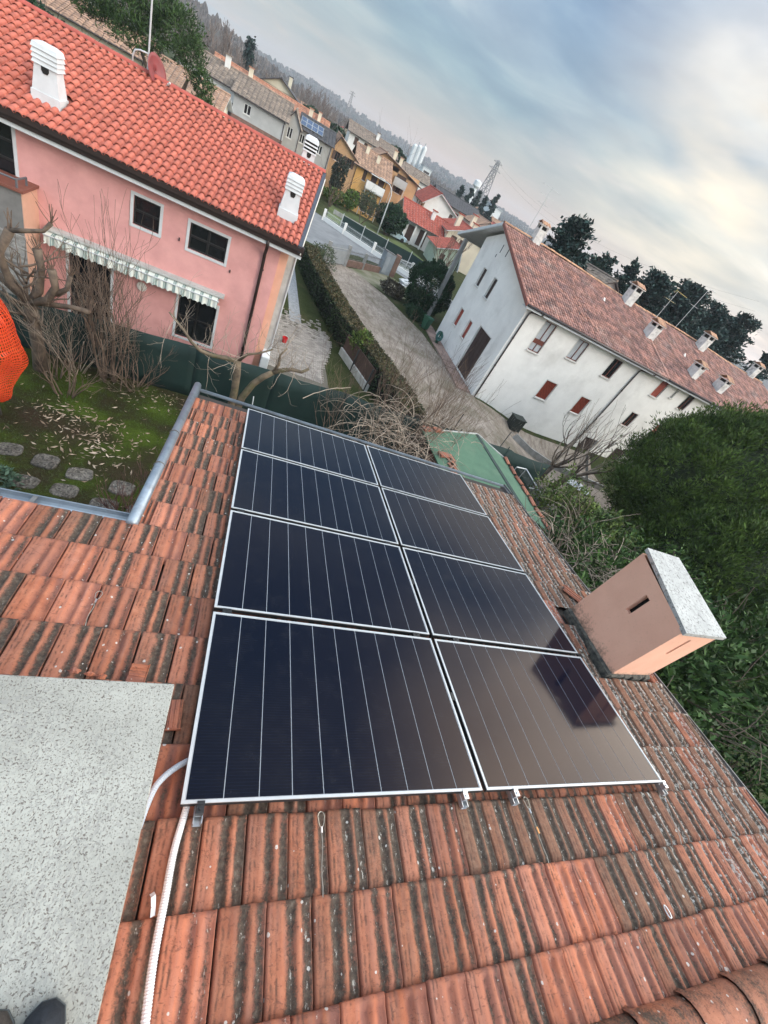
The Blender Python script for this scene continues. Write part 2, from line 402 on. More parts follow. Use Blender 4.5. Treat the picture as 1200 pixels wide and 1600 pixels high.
for k in range(-2, 15):
    v1 = -.022 + TL * k
    off = .122 if k % 2 == 0 else .024
    for j in range(-17, 24):
        u0 = off + TW * j
        wsc = 1.0
        if u0 > 4.66 or u0 < -3.2: continue
        if u0 + TW > 4.725: wsc = (4.725 - u0) / TW
        if k > 6 and u0 < -.69:
            if u0 + TW < -.60: continue
            wsc = (u0 + TW + .685) / TW; u0 = -.685
        if CH[0] < u0 + .1 < CH[1] and CH[2] + .02 < v1 - TL / 2 < CH[3]: continue
        spots.append((u0, v1 - TL, wsc))
camr = RM.inverted() @ CAMLOC
W2C = cam.matrix_world.inverted()
def px(p):
    c = W2C @ Vector(p)
    if c.z > -.02: return None
    return (600 - 645 * c.x / c.z, 800 + 645 * c.y / c.z)
def score(s):
    u, v = s[0] + .1, s[1] + .17
    p = px(RM @ Vector((u, v, HT)))
    vis = p is not None and -60 < p[0] < 1260 and -60 < p[1] < 1680
    if -.05 < u < 3.4 and .12 < v < 4.55: vis = False
    d = (Vector((u, v, HT)) - camr).length
    return (0 if vis else 1, d)
spots.sort(key=score)
def lich_of(u, v):
    l = .35 + .12 * noise.noise((u * 1.3, v * 1.3, 3.1)) + .45 * noise.noise((u * 4.1, v * 2.9, 8.7))
    l += .10
    if u > 1.6: l += .27
    if 1.8 < u < 2.5 and -.72 < v < -.3: l -= .55
    if noise.noise((u * 3.7, v * 3.1, 20.0)) > .30: l -= .5
    if u < -.3 and v > .5: l -= .12
    if v < -.68: l -= .45
    if u > 3.3: l += .1
    w = .02 + max(0, (u - 1.4)) * .07 + (.03 if u < 1.4 and v < 0 else 0)
    if v < -.68: w *= .5
    return (min(max(l, 0), 1), min(max(w + .08 * noise.noise((u * 2.1, v * 2.3, 33)), .01), .2), 0, 1)
rest = MB()
TV = [(v.co.copy()) for v in TMESH[0].vertices]; TF = [tuple(p.vertices) for p in TMESH[0].polygons]
for i, (u, v, ws) in enumerate(spots):
    if i < 300:
        jit = Matrix.Rotation(R.gauss(0, .006), 4, 'Z') @ Matrix.Rotation(R.gauss(0, .006), 4, 'X')
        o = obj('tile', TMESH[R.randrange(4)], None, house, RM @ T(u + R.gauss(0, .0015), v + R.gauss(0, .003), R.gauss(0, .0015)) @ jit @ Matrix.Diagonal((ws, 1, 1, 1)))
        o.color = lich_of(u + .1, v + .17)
    else:
        b = len(rest.v)
        dz = R.gauss(0, .0015)
        rest.v += [(c.x * ws + u, c.y + v, c.z + dz) for c in TV]
        rest.f += [tuple(b + q for q in f) for f in TF]
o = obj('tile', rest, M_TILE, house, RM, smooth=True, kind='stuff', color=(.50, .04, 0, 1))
# roof deck, back slope and walls
mb = MB()
z0 = HT - .075
mb.prism([(-3.25, -1.06, z0), (4.70, -1.06, z0), (4.70, 5.05, z0), (-.64, 5.05, z0), (-.64, 2.02, z0), (-3.25, 2.02, z0)], (0, 0, -.05))
obj('roof_deck', mb, mk('dark_underlay', (.045, .038, .033), None, 5, .95), house, RM)
mb = MB()
rv = RM @ Vector((0, -1.08, HT))
mb.prism([(-3.25, rv.y, rv.z - .02), (4.70, rv.y, rv.z - .02), (4.70, rv.y - 3.6, rv.z - .70), (-3.25, rv.y - 3.6, rv.z - .70)], (0, 0, -.10))
obj('back_roof_slope', mb, M_TILE, house, color=(.4, .05, 0, 1))
mb = MB()
mb.prism([(-3.0, -4.2, G - .2), (4.5, -4.2, G - .2), (4.5, 4.65, G - .2), (-.45, 4.65, G - .2), (-.45, 1.8, G - .2), (-3.0, 1.8, G - .2)], (0, 0, 5.2))
obj('wall', mb, M_SALM, house)
# ridge tiles: half barrels with a raised collar
for i in range(19):
    mb = MB(); x0 = -3.2 + i * .415
    stn = [(0, .132), (.035, .140), (.05, .124), (.42, .118)]
    rings = []
    for xx, r in stn:
        b = len(mb.v)
        for k in range(11):
            a = PI * (-.06 + 1.12 * k / 10)
            mb.v.append((xx, math.cos(a) * r, math.sin(a) * r * .82))
        rings.append(b)
    for a, b in zip(rings, rings[1:]):
        for k in range(10): mb.f.append((a + k, b + k, b + k + 1, a + k + 1))
    o = obj('ridge_tile', mb, M_TILE, house, RM @ T(x0 + R.uniform(-.006, .006), -1.075 + R.uniform(-.004, .004), HT - .012 + R.uniform(-.004, .004)) @ RZ(R.uniform(-.012, .012)), smooth=True)
    o.color = (.50 + R.random() * .30, .13, 1, 1)
# sheet metal: left verge flashing, eaves gutters, right verge
mb = MB(); mb.tube([(-.695, 1.985, HT + .01), (-.690, 3.1, HT + .01), (-.690, 5.17, HT + .005)], .046, 10)
mb.box(-.70, 1.99, HT - .12, -.645, 5.17, HT - .012)
obj('verge_flashing', mb, M_ZINC, house, RM, smooth=True, label='grey half round metal flashing along the left verge')
for vv in (2.9, 3.6):
    mb = MB(); mb.tube([(-.74 + .047 * math.cos(a) + .047, vv, HT + .01 + .049 * math.sin(a)) for a in [PI * q / 8 for q in range(9)]], .006, 4)
    obj('flashing_clip', mb, M_ZINCD, house, RM)
def gutter(name, u0, u1, v, h, r, mat, lab=None):
    mb = MB(); pr = [(-r, .012), (-r, 0)] + [(-r * math.cos(a), -r * math.sin(a)) for a in [PI * q / 8 for q in range(1, 8)]] + [(r, 0), (r, .014), (r + .012, .014), (r + .012, .002)]
    for uu in (u0, u1):
        for a, b in pr: mb.v.append((uu, v + a, h + b))
    n = len(pr)
    for i in range(n - 1): mb.f.append((i, i + 1, n + i + 1, n + i))
    obj(name, mb, mat, house, RM, smooth=False, label=lab)
gutter('gutter', -3.3, -.735, 2.075, HT - .022, .052, M_ZINC, 'grey gutter along the short left eave')
gutter('gutter', -.70, 4.72, 5.095, HT - .03, .022, M_ZINC)
for uu in (-2.4, -1.38):
    mb = MB(); mb.box(uu, 2.03, HT - .020, uu + .03, 2.13, HT - .012); obj('gutter_bracket', mb, M_ZINCD, house, RM)
mb = MB(); mb.box(4.725, -1.0, HT - .13, 4.775, 5.16, HT - .035); mb.box(4.765, -1.0, HT - .035, 4.777, 5.16, HT - .005)
obj('verge_flashing', mb, M_ZINCD, house, RM, label='dark narrow metal channel along the right verge')
mb = MB(); mb.tube([(.06, 5.15, HT - .02), (.05, 5.17, HT + .10)], .007, 5); obj('gutter_hook', mb, M_SILV, house, RM)

# right chimney (slightly out of square, as built)
B = [Vector((3.946, 1.85, -.55)), Vector((3.87, .99, -.42)), Vector((4.479, 1.02, -.42)), Vector((4.555, 1.88, -.55))]
Tz = [.712, .612, .598, .692]
chim = obj('chimney', MB(), None, house, label='salmon stuccoed chimney with a pale marble cap and narrow smoke slots')
def face(mb, p, q, zp, zq, hole, depth):
    """vertical face p->q with one slot given as (s0,s1,z0,z1)"""
    d = (q - p); d.z = 0; w = d.length; d.normalize()
    s0, s1, a, b = hole
    def P(s, z): return (p.x + d.x * s, p.y + d.y * s, z)
    def zt(s): return zp + (zq - zp) * s / w
    def zb(s): return p.z + (q.z - p.z) * s / w
    mb.quad(P(0, zb(0)), P(s0, zb(s0)), P(s0, zt(s0)), P(0, zp))
    mb.quad(P(s1, zb(s1)), P(w, zb(w)), P(w, zq), P(s1, zt(s1)))
    mb.quad(P(s0, zb(s0)), P(s1, zb(s1)), P(s1, a), P(s0, a))
    mb.quad(P(s0, b), P(s1, b), P(s1, zt(s1)), P(s0, zt(s0)))
    n = Vector((d.y, -d.x, 0)) * -depth
    C4 = [Vector(P(s0, a)), Vector(P(s1, a)), Vector(P(s1, b)), Vector(P(s0, b))]
    for i in range(4):
        c, e = C4[i], C4[(i + 1) % 4]
        mb.quad(e, c, c + n, e + n)
mb = MB()
face(mb, B[0], B[1], Tz[0], Tz[1], (.385, .455, .245, .51), .06)
face(mb, B[1], B[2], Tz[1], Tz[2], (.262, .305, .225, .50), .06)
mb.quad(B[2], B[3], (B[3].x, B[3].y, Tz[3]), (B[2].x, B[2].y, Tz[2]))
mb.quad(B[3], B[0], (B[0].x, B[0].y, Tz[0]), (B[3].x, B[3].y, Tz[3]))
chim.data = mb.mesh('chimney'); 
def chim_mat():
    m, t, b = newmat('chimney_stucco'); b.inputs['Roughness'].default_value = .92; b.inputs['Specular IOR Level'].default_value = .2
    c = coords(t, 'World')
    col = ramp(t, noise_(t, c, 3, 5), [(.3, (.74, .41, .29)), (.7, (.82, .48, .345))]).outputs[0]
    s = N(t, 'ShaderNodeSeparateXYZ'); L(t, c, s.inputs[0])
    grow = math_(t, 'MULTIPLY_ADD', s.outputs[2], -1.15, .0)      # algae creeping up from the roof joint
    a = math_(t, 'ADD', math_(t, 'ADD', grow, math_(t, 'MULTIPLY', noise_(t, c, 28, 6, .7), .55)), math_(t, 'MULTIPLY', noise_(t, c, 5, 3), .35))
    k = ramp(t, a, [(.66, (0, 0, 0)), (.86, (1, 1, 1))]).outputs[0]
    col = mixc(t, math_(t, 'MULTIPLY', k, .85), col, (.085, .075, .06))
    d = ramp(t, noise_(t, c, 55, 5, .65), [(.58, (0, 0, 0)), (.72, (1, 1, 1))]).outputs[0]
    col = mixc(t, math_(t, 'MULTIPLY', d, .22), col, (.2, .12, .09))
    L(t, col, b.inputs['Base Color']); bump(t, b, noise_(t, c, 160, 4, .6), .25, .004)
    return m
M_CHIM = chim_mat(); chim.data.materials.append(M_CHIM)
mb = MB(); mb.box(3.99, 1.1, -.3, 4.43, 1.78, .50); obj('flue', mb, M_DARKIN, chim)
mb = MB()
mb.prism([(3.861, .967, .600), (4.545, 1.005, .585), (4.60, 1.925, .685), (4.035, 1.915, .705)], (.0, .0, .042))
obj('chimney_cap', mb, M_CAP, chim)
mb = MB()
for a, b in ((B[0], B[1]), (B[1], B[2])):
    d = (b - a).normalized(); n = Vector((d.y, -d.x, 0))
    for i in range(9):
        p = a.lerp(b, i / 9.0); q = a.lerp(b, (i + 1.1) / 9.0)
        w0 = R.uniform(.018, .038)
        p1, q1 = p + n * w0, q + n * w0
        zz = .115
        mb.prism([(p.x - n.x * .02, p.y - n.y * .02, p.z + zz + .09), (q.x - n.x * .02, q.y - n.y * .02, q.z + zz + .09), (q1.x, q1.y, q1.z + zz + .06), (p1.x, p1.y, p1.z + zz + .06)], (0, 0, -.09))
obj('mortar_flashing', mb, mk('mossy_mortar', (.15, .14, .115), (.045, .045, .04), 22, .95, .8), chim)

# left chimney: the terrazzo slab the photographer stands on
ch2 = obj('chimney', MB().box(-1.06, -.80, -.6, -.20, .17, .715), M_CHIM, house, label='chimney topped with the large speckled terrazzo slab')
mb = MB(); mb.box(-1.12, -.86, .715, -.153, .222, .75)
sl = obj('chimney_slab', mb, M_SLAB, ch2)
bv = sl.modifiers.new('edge', 'BEVEL'); bv.width = .004; bv.segments = 2

# ------------------------------------------------------------------ solar panels
def cell_mat():
    m, t, b = newmat('solar_cell')
    b.inputs['Roughness'].default_value = .13; b.inputs['IOR'].default_value = 1.40
    oc = coords(t, 'Object')
    s = N(t, 'ShaderNodeSeparateXYZ'); L(t, oc, s.inputs[0])
    w = math_(t, 'SINE', math_(t, 'MULTIPLY', s.outputs[1], 2 * PI / .0158))
    line = ramp(t, w, [(.86, (0, 0, 0)), (.98, (1, 1, 1))]).outputs[0]
    col = mixc(t, line, (.0010, .0036, .0115), (.0020, .0060, .0175))
    d = ramp(t, noise_(t, coords(t, 'World'), 7, 6, .7), [(.5, (0, 0, 0)), (.85, (1, 1, 1))]).outputs[0]
    col = mixc(t, math_(t, 'MULTIPLY', d, .03), col, (.25, .24, .22))
    L(t, col, b.inputs['Base Color'])
    L(t, math_(t, 'MULTIPLY_ADD', d, .12, .10), b.inputs['Roughness']); b.inputs['Specular Tint'].default_value = (1, .76, .58, 1)
    return m
M_CELL = cell_mat()
M_BACK = mk('panel_backsheet', (.46, .48, .50), (.42, .44, .46), 10, .2)
PW, PH, FW, FD = 1.722, 1.134, .013, .035
mb = MB()
for a in ((0, 0, PW, FW), (0, PH - FW, PW, PH), (0, FW, FW, PH - FW), (PW - FW, FW, PW, PH - FW)):
    mb.box(a[0], a[1], -.007, a[2], a[3], .0)
FRAME = mb.mesh('panel_frame'); FRAME.materials.append(M_SILV)
mb = MB()
for a in ((0.0008, 0.0008, PW - .0008, FW), (0.0008, PH - FW, PW - .0008, PH - .0008), (0.0008, FW, FW, PH - FW), (PW - FW, FW, PW - .0008, PH - FW)):
    mb.box(a[0], a[1], -FD, a[2], a[3], -.0072)
SIDE = mb.mesh('frame_side'); SIDE.materials.append(mk('shaded_frame_side', (.035, .036, .038), None, 10, .4, metal=.3))  # shade on the frame sides is put into this dark colour
mb = MB(); mb.box(FW, FW, -.012, PW - FW, PH - FW, -.0042); BACK = mb.mesh('backsheet'); BACK.materials.append(M_BACK)
SWID = (PW - 2 * FW - .008) / 10
mb = MB(); mb.quad((.0021, 0, 0), (SWID - .0021, 0, 0), (SWID - .0021, PH - 2 * FW - .008, 0), (.0021, PH - 2 * FW - .008, 0)); mb.box(.0028, .0002, -.0014, SWID - .0028, PH - 2 * FW - .0082, -.0004)
STRIP = mb.mesh('cell_strip'); STRIP.materials.append(M_CELL)
mb = MB(); mb.box(.05, .05, -.030, PW - .05, PH - .05, -.0125); UNDER = mb.mesh('panel_underside'); UNDER.materials.append(M_BLACK)
ordn = ['nearest', 'second nearest', 'third from the viewer', 'farthest']
for c in range(2):
    for r in range(4):
        MM = RM @ T(c * (PW + .0345), r * (PH + .0435), R.uniform(-.001, .001))
        t_ = thing('solar_module', '%s black solar panel of the %s column, silver framed%s' % (ordn[r], ('left', 'right')[c], ', mirroring the chimney' if (c, r) == (1, 0) else ''), 'solar panel', group='solar panels on the tiled roof', M=MM)
        obj('panel_frame', FRAME, None, t_, MM); obj('frame_side', SIDE, None, t_, MM); obj('backsheet', BACK, None, t_, MM); obj('panel_underside', UNDER, None, t_, MM)
        for i in range(10):
            obj('cell_strip', STRIP, None, t_, MM @ T(FW + .004 + i * SWID, FW + .004, -.0025))
# mounting rails with end clamps
for i, uu in enumerate((.0875, 1.5875, 1.983, 3.488)):
    nm = ['leftmost rail by the white conduit', 'rail under the right part of the left panels', 'rail under the left part of the right panels', 'rightmost rail near the chimney side'][i]
    rl = thing('mounting_rail', 'aluminium mounting rail stub, %s' % nm, 'rail', group='rails under the solar panels', M=RM @ T(uu, -.07, -.07))
    mb = MB()
    for a in ((-.02, -.035, -.016, .0), (.016, -.035, .02, .0)): mb.box(a[0], 0, a[1], a[2], 4.72, a[3])
    mb.box(-.016, 0, -.035, .016, 4.72, -.031); mb.box(-.016, .03, -.008, .016, 4.72, -.004)
    obj('rail_profile', mb, M_ALU, rl, RM @ T(uu, -.07, -.037), label=None)
    mb = MB(); mb.box(-.017, .028, -.036, .017, .068, -.001); mb.box(-.017, .062, -.001, .017, .078, .004); mb.tube([(0, .045, -.001), (0, .045, .007)], .007, 6)
    obj('end_clamp', mb, M_BLACK if i == 0 else M_ALU, rl, RM @ T(uu, -.07, 0))
    for r in range(1, 4):
        vv = r * (PH + .0435) - .0435 / 2
        mb = MB(); mb.box(-.03, -.019, -.02, .03, .019, .0015); mb.tube([(0, 0, .0015), (0, 0, .007)], .006, 6)
        obj('mid_clamp', mb, M_BLACK, rl, RM @ T(uu, vv, 0))
mb = MB()
for r in range(4):
    mb2 = MB(); mb2.box(-.012, -.03, -.02, .012, .03, .0012)
    tag(obj('joint_clip', mb2, M_BLACK, None, RM @ T(PW + .01725, r * (PH + .0435) + .62, 0)), 'small black clip in the gap between the two panel columns, %s row' % ['first', 'second', 'third', 'fourth'][r], 'clip', 'clips between the panel columns')

# corrugated conduits
def corrugated(name, pts, r, mat, lab):
    P = []
    pts = [Vector(p) for p in pts]
    for a in range(len(pts) - 1):
        p0, p1, p2, p3 = pts[max(a - 1, 0)], pts[a], pts[a + 1], pts[min(a + 2, len(pts) - 1)]
        n = max(int((p2 - p1).length / .0045), 2)
        for i in range(n):
            s = i / n
            P.append(.5 * ((2 * p1) + (p2 - p0) * s + (2 * p0 - 5 * p1 + 4 * p2 - p3) * s * s + (3 * p1 - p0 - 3 * p2 + p3) * s ** 3))
    mb = MB(); mb.tube(P, [r * (1 if i % 2 else .86) for i in range(len(P))], 10)
    tag(obj(name, mb, mat, None, RM), lab, 'conduit', 'corrugated conduits beside the panels')
corrugated('conduit', [(.06, .25, -.075), (.035, .02, -.075), (.012, -.15, -.080), (.008, -.30, -.076), (.004, -.48, -.078), (.012, -.64, -.074), (.02, -.85, -.06), (.05, -1.2, .03)], .0165, M_WHT_PLA, 'white corrugated conduit running down from the panel corner past the slab')
corrugated('conduit', [(.14, .26, -.065), (.02, .222, -.066), (-.06, .17, -.06), (-.112, .11, -.058), (-.135, .04, -.07), (-.15, -.06, -.085)], .0155, mk('grey_conduit', (.45, .50, .56), (.40, .45, .50), 5, .45), 'pale grey corrugated conduit curving from the panel edge under the slab')
mb = MB(); pp = [(-.045, -.285, HT + .025), (-.038, -.30, HT + .045), (-.030, -.33, HT + .035), (-.026, -.36, HT + .028)]
for a, b in zip(pp, pp[1:]): mb.quad((a[0] - .008, a[1] - .004, a[2]), (b[0] - .008, b[1] - .002, b[2]), (b[0] + .008, b[1] + .004, b[2]), (a[0] + .008, a[1] + .004, a[2] + .002))
tag(obj('plastic_strap', mb, M_WHT_PLA, None, RM), 'short white plastic strap lying on the tiles beside the white conduit', 'strap')

# steel cable loops of the fall protection
def cable_loop(pts, lab, tagcol=False):
    (u0, v0), (u1, v1) = pts
    d = Vector((u1 - u0, v1 - v0, 0)); ln = d.length; d.normalize(); s = Vector((-d.y, d.x, 0))
    t_ = thing('cable_loop', lab, 'cable loop', group='steel cable loops on the tiles', M=RM @ T(u1, v1, HT + .012))
    loop = []
    for i in range(17):
        a = 2 * PI * i / 16
        w = math.sin(a) * .017 * (1 - .0 * math.cos(a)); l_ = .035 * (1 - math.cos(a))
        loop.append(Vector((u0, v0, HT + .032)) + s * w * (1.2 if l_ < .03 else .9) + d * l_)
    mb = MB(); mb.tube(loop, .0024, 5, caps=False); obj('eye', mb, M_STEEL, t_, RM)
    e = Vector((u0, v0, HT + .032)) + d * .068
    mb = MB(); mb.tube([e, e + d * .026], .0052, 6); obj('ferrule', mb, M_ALU, t_, RM)
    tail = [e + d * .026 + d * ((ln - .09) * i / 6) + s * (.004 * math.sin(i * 1.3)) + Vector((0, 0, -.010 * i / 6 - (.014 if i == 6 else 0))) for i in range(7)]
    mb = MB(); mb.tube(tail, .0022, 5); obj('cable', mb, M_STEEL, t_, RM)
    if tagcol:
        mb = MB(); q = tail[2]; mb.beam(q - d * .015 + Vector((0, 0, .004)), q + d * .02 + Vector((0, 0, .004)), .012, .003); obj('label_tag', mb, mk('orange_tag', (.65, .30, .10), None, 5, .6), t_, RM)
cable_loop([(-.688, 1.255), (-.689, .99)], 'steel cable loop on the clean tiles behind the terrazzo slab')
cable_loop([(.698, -.035), (.685, -.375)], 'steel cable loop on the tiles in front of the left panels')
cable_loop([(2.108, -.02), (2.10, -.375)], 'steel cable loop with an orange tag before the right panels', True)
mb = MB(); mb.tube([(2.865 + .014 * math.sin(a) , -.665 + .030 * math.cos(a), HT + .024) for a in [2 * PI * q / 14 for q in range(15)]], .0035, 5, caps=False)
tag(obj('wire_link', mb, M_ALU, None, RM), 'small oval metal link lying on the tiles near the ridge', 'link')
cable_loop([(3.52, -.02), (3.39, -.36)], 'thin steel cable loop by the front right panel corner')

# loose and broken tiles
def loose_tile(lab, u, v, h, rz, rx, l, w, cut=False, c=(.2, .02, 0, 1)):
    mb = MB(); mb.box(-w / 2, -l / 2, 0, w / 2, l / 2, .012)
    for k in range(3): mb.box(-w / 2 + w * (.12 + .33 * k), -l / 2 + .004, .012, -w / 2 + w * (.24 + .33 * k), l / 2 - .004, .019)
    mb.box(-w / 2 - .006, -l / 2 - .006, -.006, w / 2 + .006, -l / 2, .016)
    o = obj('broken_tile', mb, M_TILE, None, RM @ T(u, v, h) @ RZ(rz) @ Matrix.Rotation(rx, 4, 'X'))
    bvl = o.modifiers.new('edge', 'BEVEL'); bvl.width = .003
    tag(o, lab, 'tile', 'loose tiles on the roof', color=c)
loose_tile('loose terracotta tile lying flat beside the salmon chimney', 4.27, 2.22, HT + .02, rad(48), .08, .26, .17)
loose_tile('reddish broken tile tucked between the terrazzo slab and the panels', -.10, .47, HT + .016, rad(4), .05, .16, .07, c=(0, 0, 0, 1))
loose_tile('small pale tile fragment at the far edge of the terrazzo slab', -.34, .68, HT + .02, rad(88), .03, .09, .15, c=(.1, .02, 0, 1))
for i, uu in enumerate((-.64, -.565, -.505)):
    mb = MB(); bq = len(mb.v)
    for k in range(14):
        a = 2 * PI * k / 14; rr = R.uniform(.02, .034)
        mb.v.append((math.cos(a) * rr, math.sin(a) * rr * .6, R.uniform(.0, .004)))
    for k in range(14):
        a = 2 * PI * k / 14; rr = R.uniform(.010, .02)
        mb.v.append((math.cos(a) * rr, math.sin(a) * rr * .6, R.uniform(.012, .022)))
    for k in range(14): mb.f.append((k, (k + 1) % 14, 14 + (k + 1) % 14, 14 + k))
    mb.f.append(tuple(range(14, 28)))
    tag(obj('tile_crumb', mb, M_TILE, None, RM @ T(uu, .695 - .012 * i, HT + .012)), ['left', 'middle', 'right'][i] + ' crumbled orange tile fragment along the far slab edge', 'tile fragment', 'crumbled tile bits behind the slab', color=(0, 0, 0, 1))

# shoes of the person standing on the slab: only the tips are in the picture
def shoe(x, y, rz, col, lab):
    MM = T(x, y, .7503) @ RZ(rz)
    t_ = thing('shoe', lab, 'shoe', group='pair of shoes on the terrazzo slab', M=MM)
    def outline(k): return [(-.037 * k, -.25), (-.042 * k, -.12), (-.047 * k, -.05), (-.042 * k, -.012), (-.026 * k, .012), (0, .020), (.026 * k, .010), (.041 * k, -.014), (.045 * k, -.05), (.041 * k, -.12), (.036 * k, -.25)]
    mb = MB(); mb.prism([(a, b, 0) for a, b in outline(1)], (0, 0, .02)); so = obj('sole', mb, mk('shoe_sole' , (.10, .11, .11), None, 20, .8), t_, MM)
    mb = MB(); n = 11; rings = []
    for k, h in ((.97, .02), (.96, .034), (.85, .05), (.6, .062), (.25, .068)):
        b = len(mb.v)
        for a, c in outline(1): mb.v.append((a * k, c - (1 - k) * .05 * (1 if c > -.1 else 0), h + (max(0, -c - .06) * .28 if h > .03 else 0)))
        rings.append(b)
    for a, b in zip(rings, rings[1:]):
        for i in range(n - 1): mb.f.append((a + i, b + i, b + i + 1, a + i + 1))
    mb.f.append(tuple(rings[-1] + i for i in range(n)))
    up = obj('upper', mb, mk('shoe_upper', col, tuple(q * .6 for q in col), 90, .8, .5), t_, MM, smooth=True)
    mb = MB()
    mb.tube([(-.02, -.16, .075), (-.02, -.24, .11), (-.015, -.26, .22)], [.03, .042, .045], 10); obj('sock', mb, M_BLACK, t_, MM, smooth=True)
shoe(-.255, -.545, rad(-12), (.022, .026, .034), 'dark blue shoe tip standing on the terrazzo slab')
shoe(-.363, -.545, rad(10), (.07, .055, .045), 'brownish shoe tip at the picture corner, left of the dark one')
# ------------------------------------------------------------------ ground and surfaces
def ground_mat():
    m, t, b = newmat('ground_grass'); b.inputs['Roughness'].default_value = .95; b.inputs['Specular IOR Level'].default_value = .1
    c = coords(t, 'World')
    g = ramp(t, noise_(t, c, .9, 6, .65), [(.3, (.030, .045, .014)), (.5, (.050, .062, .022)), (.68, (.085, .075, .038))]).outputs[0]
    f = ramp(t, noise_(t, c, 14, 5, .7), [(.35, (.55, .55, .55)), (.65, (1, 1, 1))]).outputs[0]
    col = mixc(t, 1.0, g, f, 'MULTIPLY')
    L(t, col, b.inputs['Base Color']); bump(t, b, noise_(t, c, 22, 4, .7), .6, .03)
    return m
M_GROUND = ground_mat()
def axis(vals):
    return vals
xs = [-2500, -1200, -500, -200, -80, -40, -20, -10] + [-6 + 1.0 * i for i in range(46)] + [45, 55, 80, 150, 400, 1000, 2500]
ys = [-1200, -300, -80, -30, -12] + [-8 + 1.0 * i for i in range(52)] + [50, 65, 90, 150, 300, 700, 1500, 3200]
mb = MB()
for y in ys:
    for x in xs: mb.v.append((x, y, ground_z(x, y)))
nx = len(xs)
for j in range(len(ys) - 1):
    for i in range(nx - 1): mb.f.append((j * nx + i, j * nx + i + 1, (j + 1) * nx + i + 1, (j + 1) * nx + i))
obj('ground', mb, M_GROUND, kind='structure', smooth=True)

def sheet(name, poly, mat, dz, step=.9, kind='structure', edge=.0):
    """sheet following the ground inside a polygon (polygon outline kept, interior gridded when the ground slopes)"""
    if all(abs(ground_z(x, y) - G) < 1e-4 for x, y in poly):
        mb = MB(); mb.quad(*[(x, y, G + dz) for x, y in poly])
        return obj(name, mb, mat, kind=kind)
    import bmesh
    bm = bmesh.new()
    f = bm.faces.new([bm.verts.new((x, y, 0)) for x, y in poly])
    x0, x1 = min(p[0] for p in poly), max(p[0] for p in poly); y0, y1 = min(p[1] for p in poly), max(p[1] for p in poly)
    x = math.floor(x0) + 0
    while x < x1:
        bmesh.ops.bisect_plane(bm, geom=bm.verts[:] + bm.edges[:] + bm.faces[:], plane_co=(x, 0, 0), plane_no=(1, 0, 0)); x += 1.0
    y = math.floor(y0)
    while y < y1:
        bmesh.ops.bisect_plane(bm, geom=bm.verts[:] + bm.edges[:] + bm.faces[:], plane_co=(0, y, 0), plane_no=(0, 1, 0)); y += 1.0
    bmesh.ops.triangulate(bm, faces=bm.faces[:])
    for v in bm.verts: v.co.z = ground_z(v.co.x, v.co.y) + dz
    me = bpy.data.meshes.new(name); bm.to_mesh(me); bm.free(); me.materials.append(mat)
    if me.polygons and me.polygons[0].normal.z < 0: me.flip_normals()
    return obj(name, me, None, kind=kind)

def gravel_mat(name, c1, c2, c3, s=1.2):
    m, t, b = newmat(name); b.inputs['Roughness'].default_value = .95; b.inputs['Specular IOR Level'].default_value = .15
    c = coords(t, 'World')
    big = ramp(t, noise_(t, c, .35, 6, .65, 1.0), [(.3, c3), (.5, c2), (.68, c1)]).outputs[0]
    st = ramp(t, noise_(t, c, 1.4, 6, .75, .6, stretch=(2.4, .8, 1)), [(.34, (.62, .58, .54)), (.62, (1.12, 1.12, 1.12))]).outputs[0]
    fi = ramp(t, noise_(t, c, 30, 4, .75), [(.3, (.62, .62, .62)), (.68, (1.2, 1.2, 1.2))]).outputs[0]
    col = mixc(t, 1.0, mixc(t, 1.0, big, st, 'MULTIPLY'), fi, 'MULTIPLY')
    if s > 5:
        vo = N(t, 'ShaderNodeTexVoronoi'); L(t, c, vo.inputs[0]); vo.inputs['Scale'].default_value = s
        col = mixc(t, 1.0, col, ramp(t, vo.outputs['Color'], [(.1, (.45, .45, .45)), (.9, (1.7, 1.65, 1.55))]).outputs[0], 'MULTIPLY')
    L(t, col, b.inputs['Base Color']); bump(t, b, noise_(t, c, 30, 4, .75), .7, .02)
    return m
M_GRAVEL = gravel_mat('gravel', (.37, .32, .275), (.29, .245, .205), (.17, .15, .11))
M_ASPH = mk('asphalt', (.20, .205, .21), (.15, .155, .16), .8, .9, .15, 60)
M_CONC = mk('concrete', (.36, .35, .33), (.25, .245, .23), 2.5, .9, .2, 30, dirt=(.12, .11, .09, .5))
M_CONC2 = mk('pale_concrete', (.50, .50, .48), (.38, .38, .36), 3, .85, .15, 30)
sheet('driveway', [(4.2, 41.6), (4.5, 33), (5.2, 27), (6.3, 21.5), (7.6, 16), (8.2, 14.0), (13, 14.0), (19, 14.4), (26, 15.5), (27, 24.4), (14.6, 24.0), (13.0, 29), (12.3, 33), (11.2, 35.4), (9.8, 38.8), (7.2, 42.2), (6.0, 42.6)], M_GRAVEL, .006)
sheet('road', [(-40, 66), (-12, 58), (-8, 46.2), (4.0, 44.6), (8, 49.0), (12.2, 50.6), (60, 22), (70, 26), (10.2, 54.2), (4.6, 60.2), (-10, 72), (-36, 84)], M_ASPH, .010)
sheet('pavement', [(4.5, 59.5), (10.3, 53.9), (30, 43.5), (30, 44.6), (10.9, 55.0), (5.2, 60.6)], M_CONC, .10)
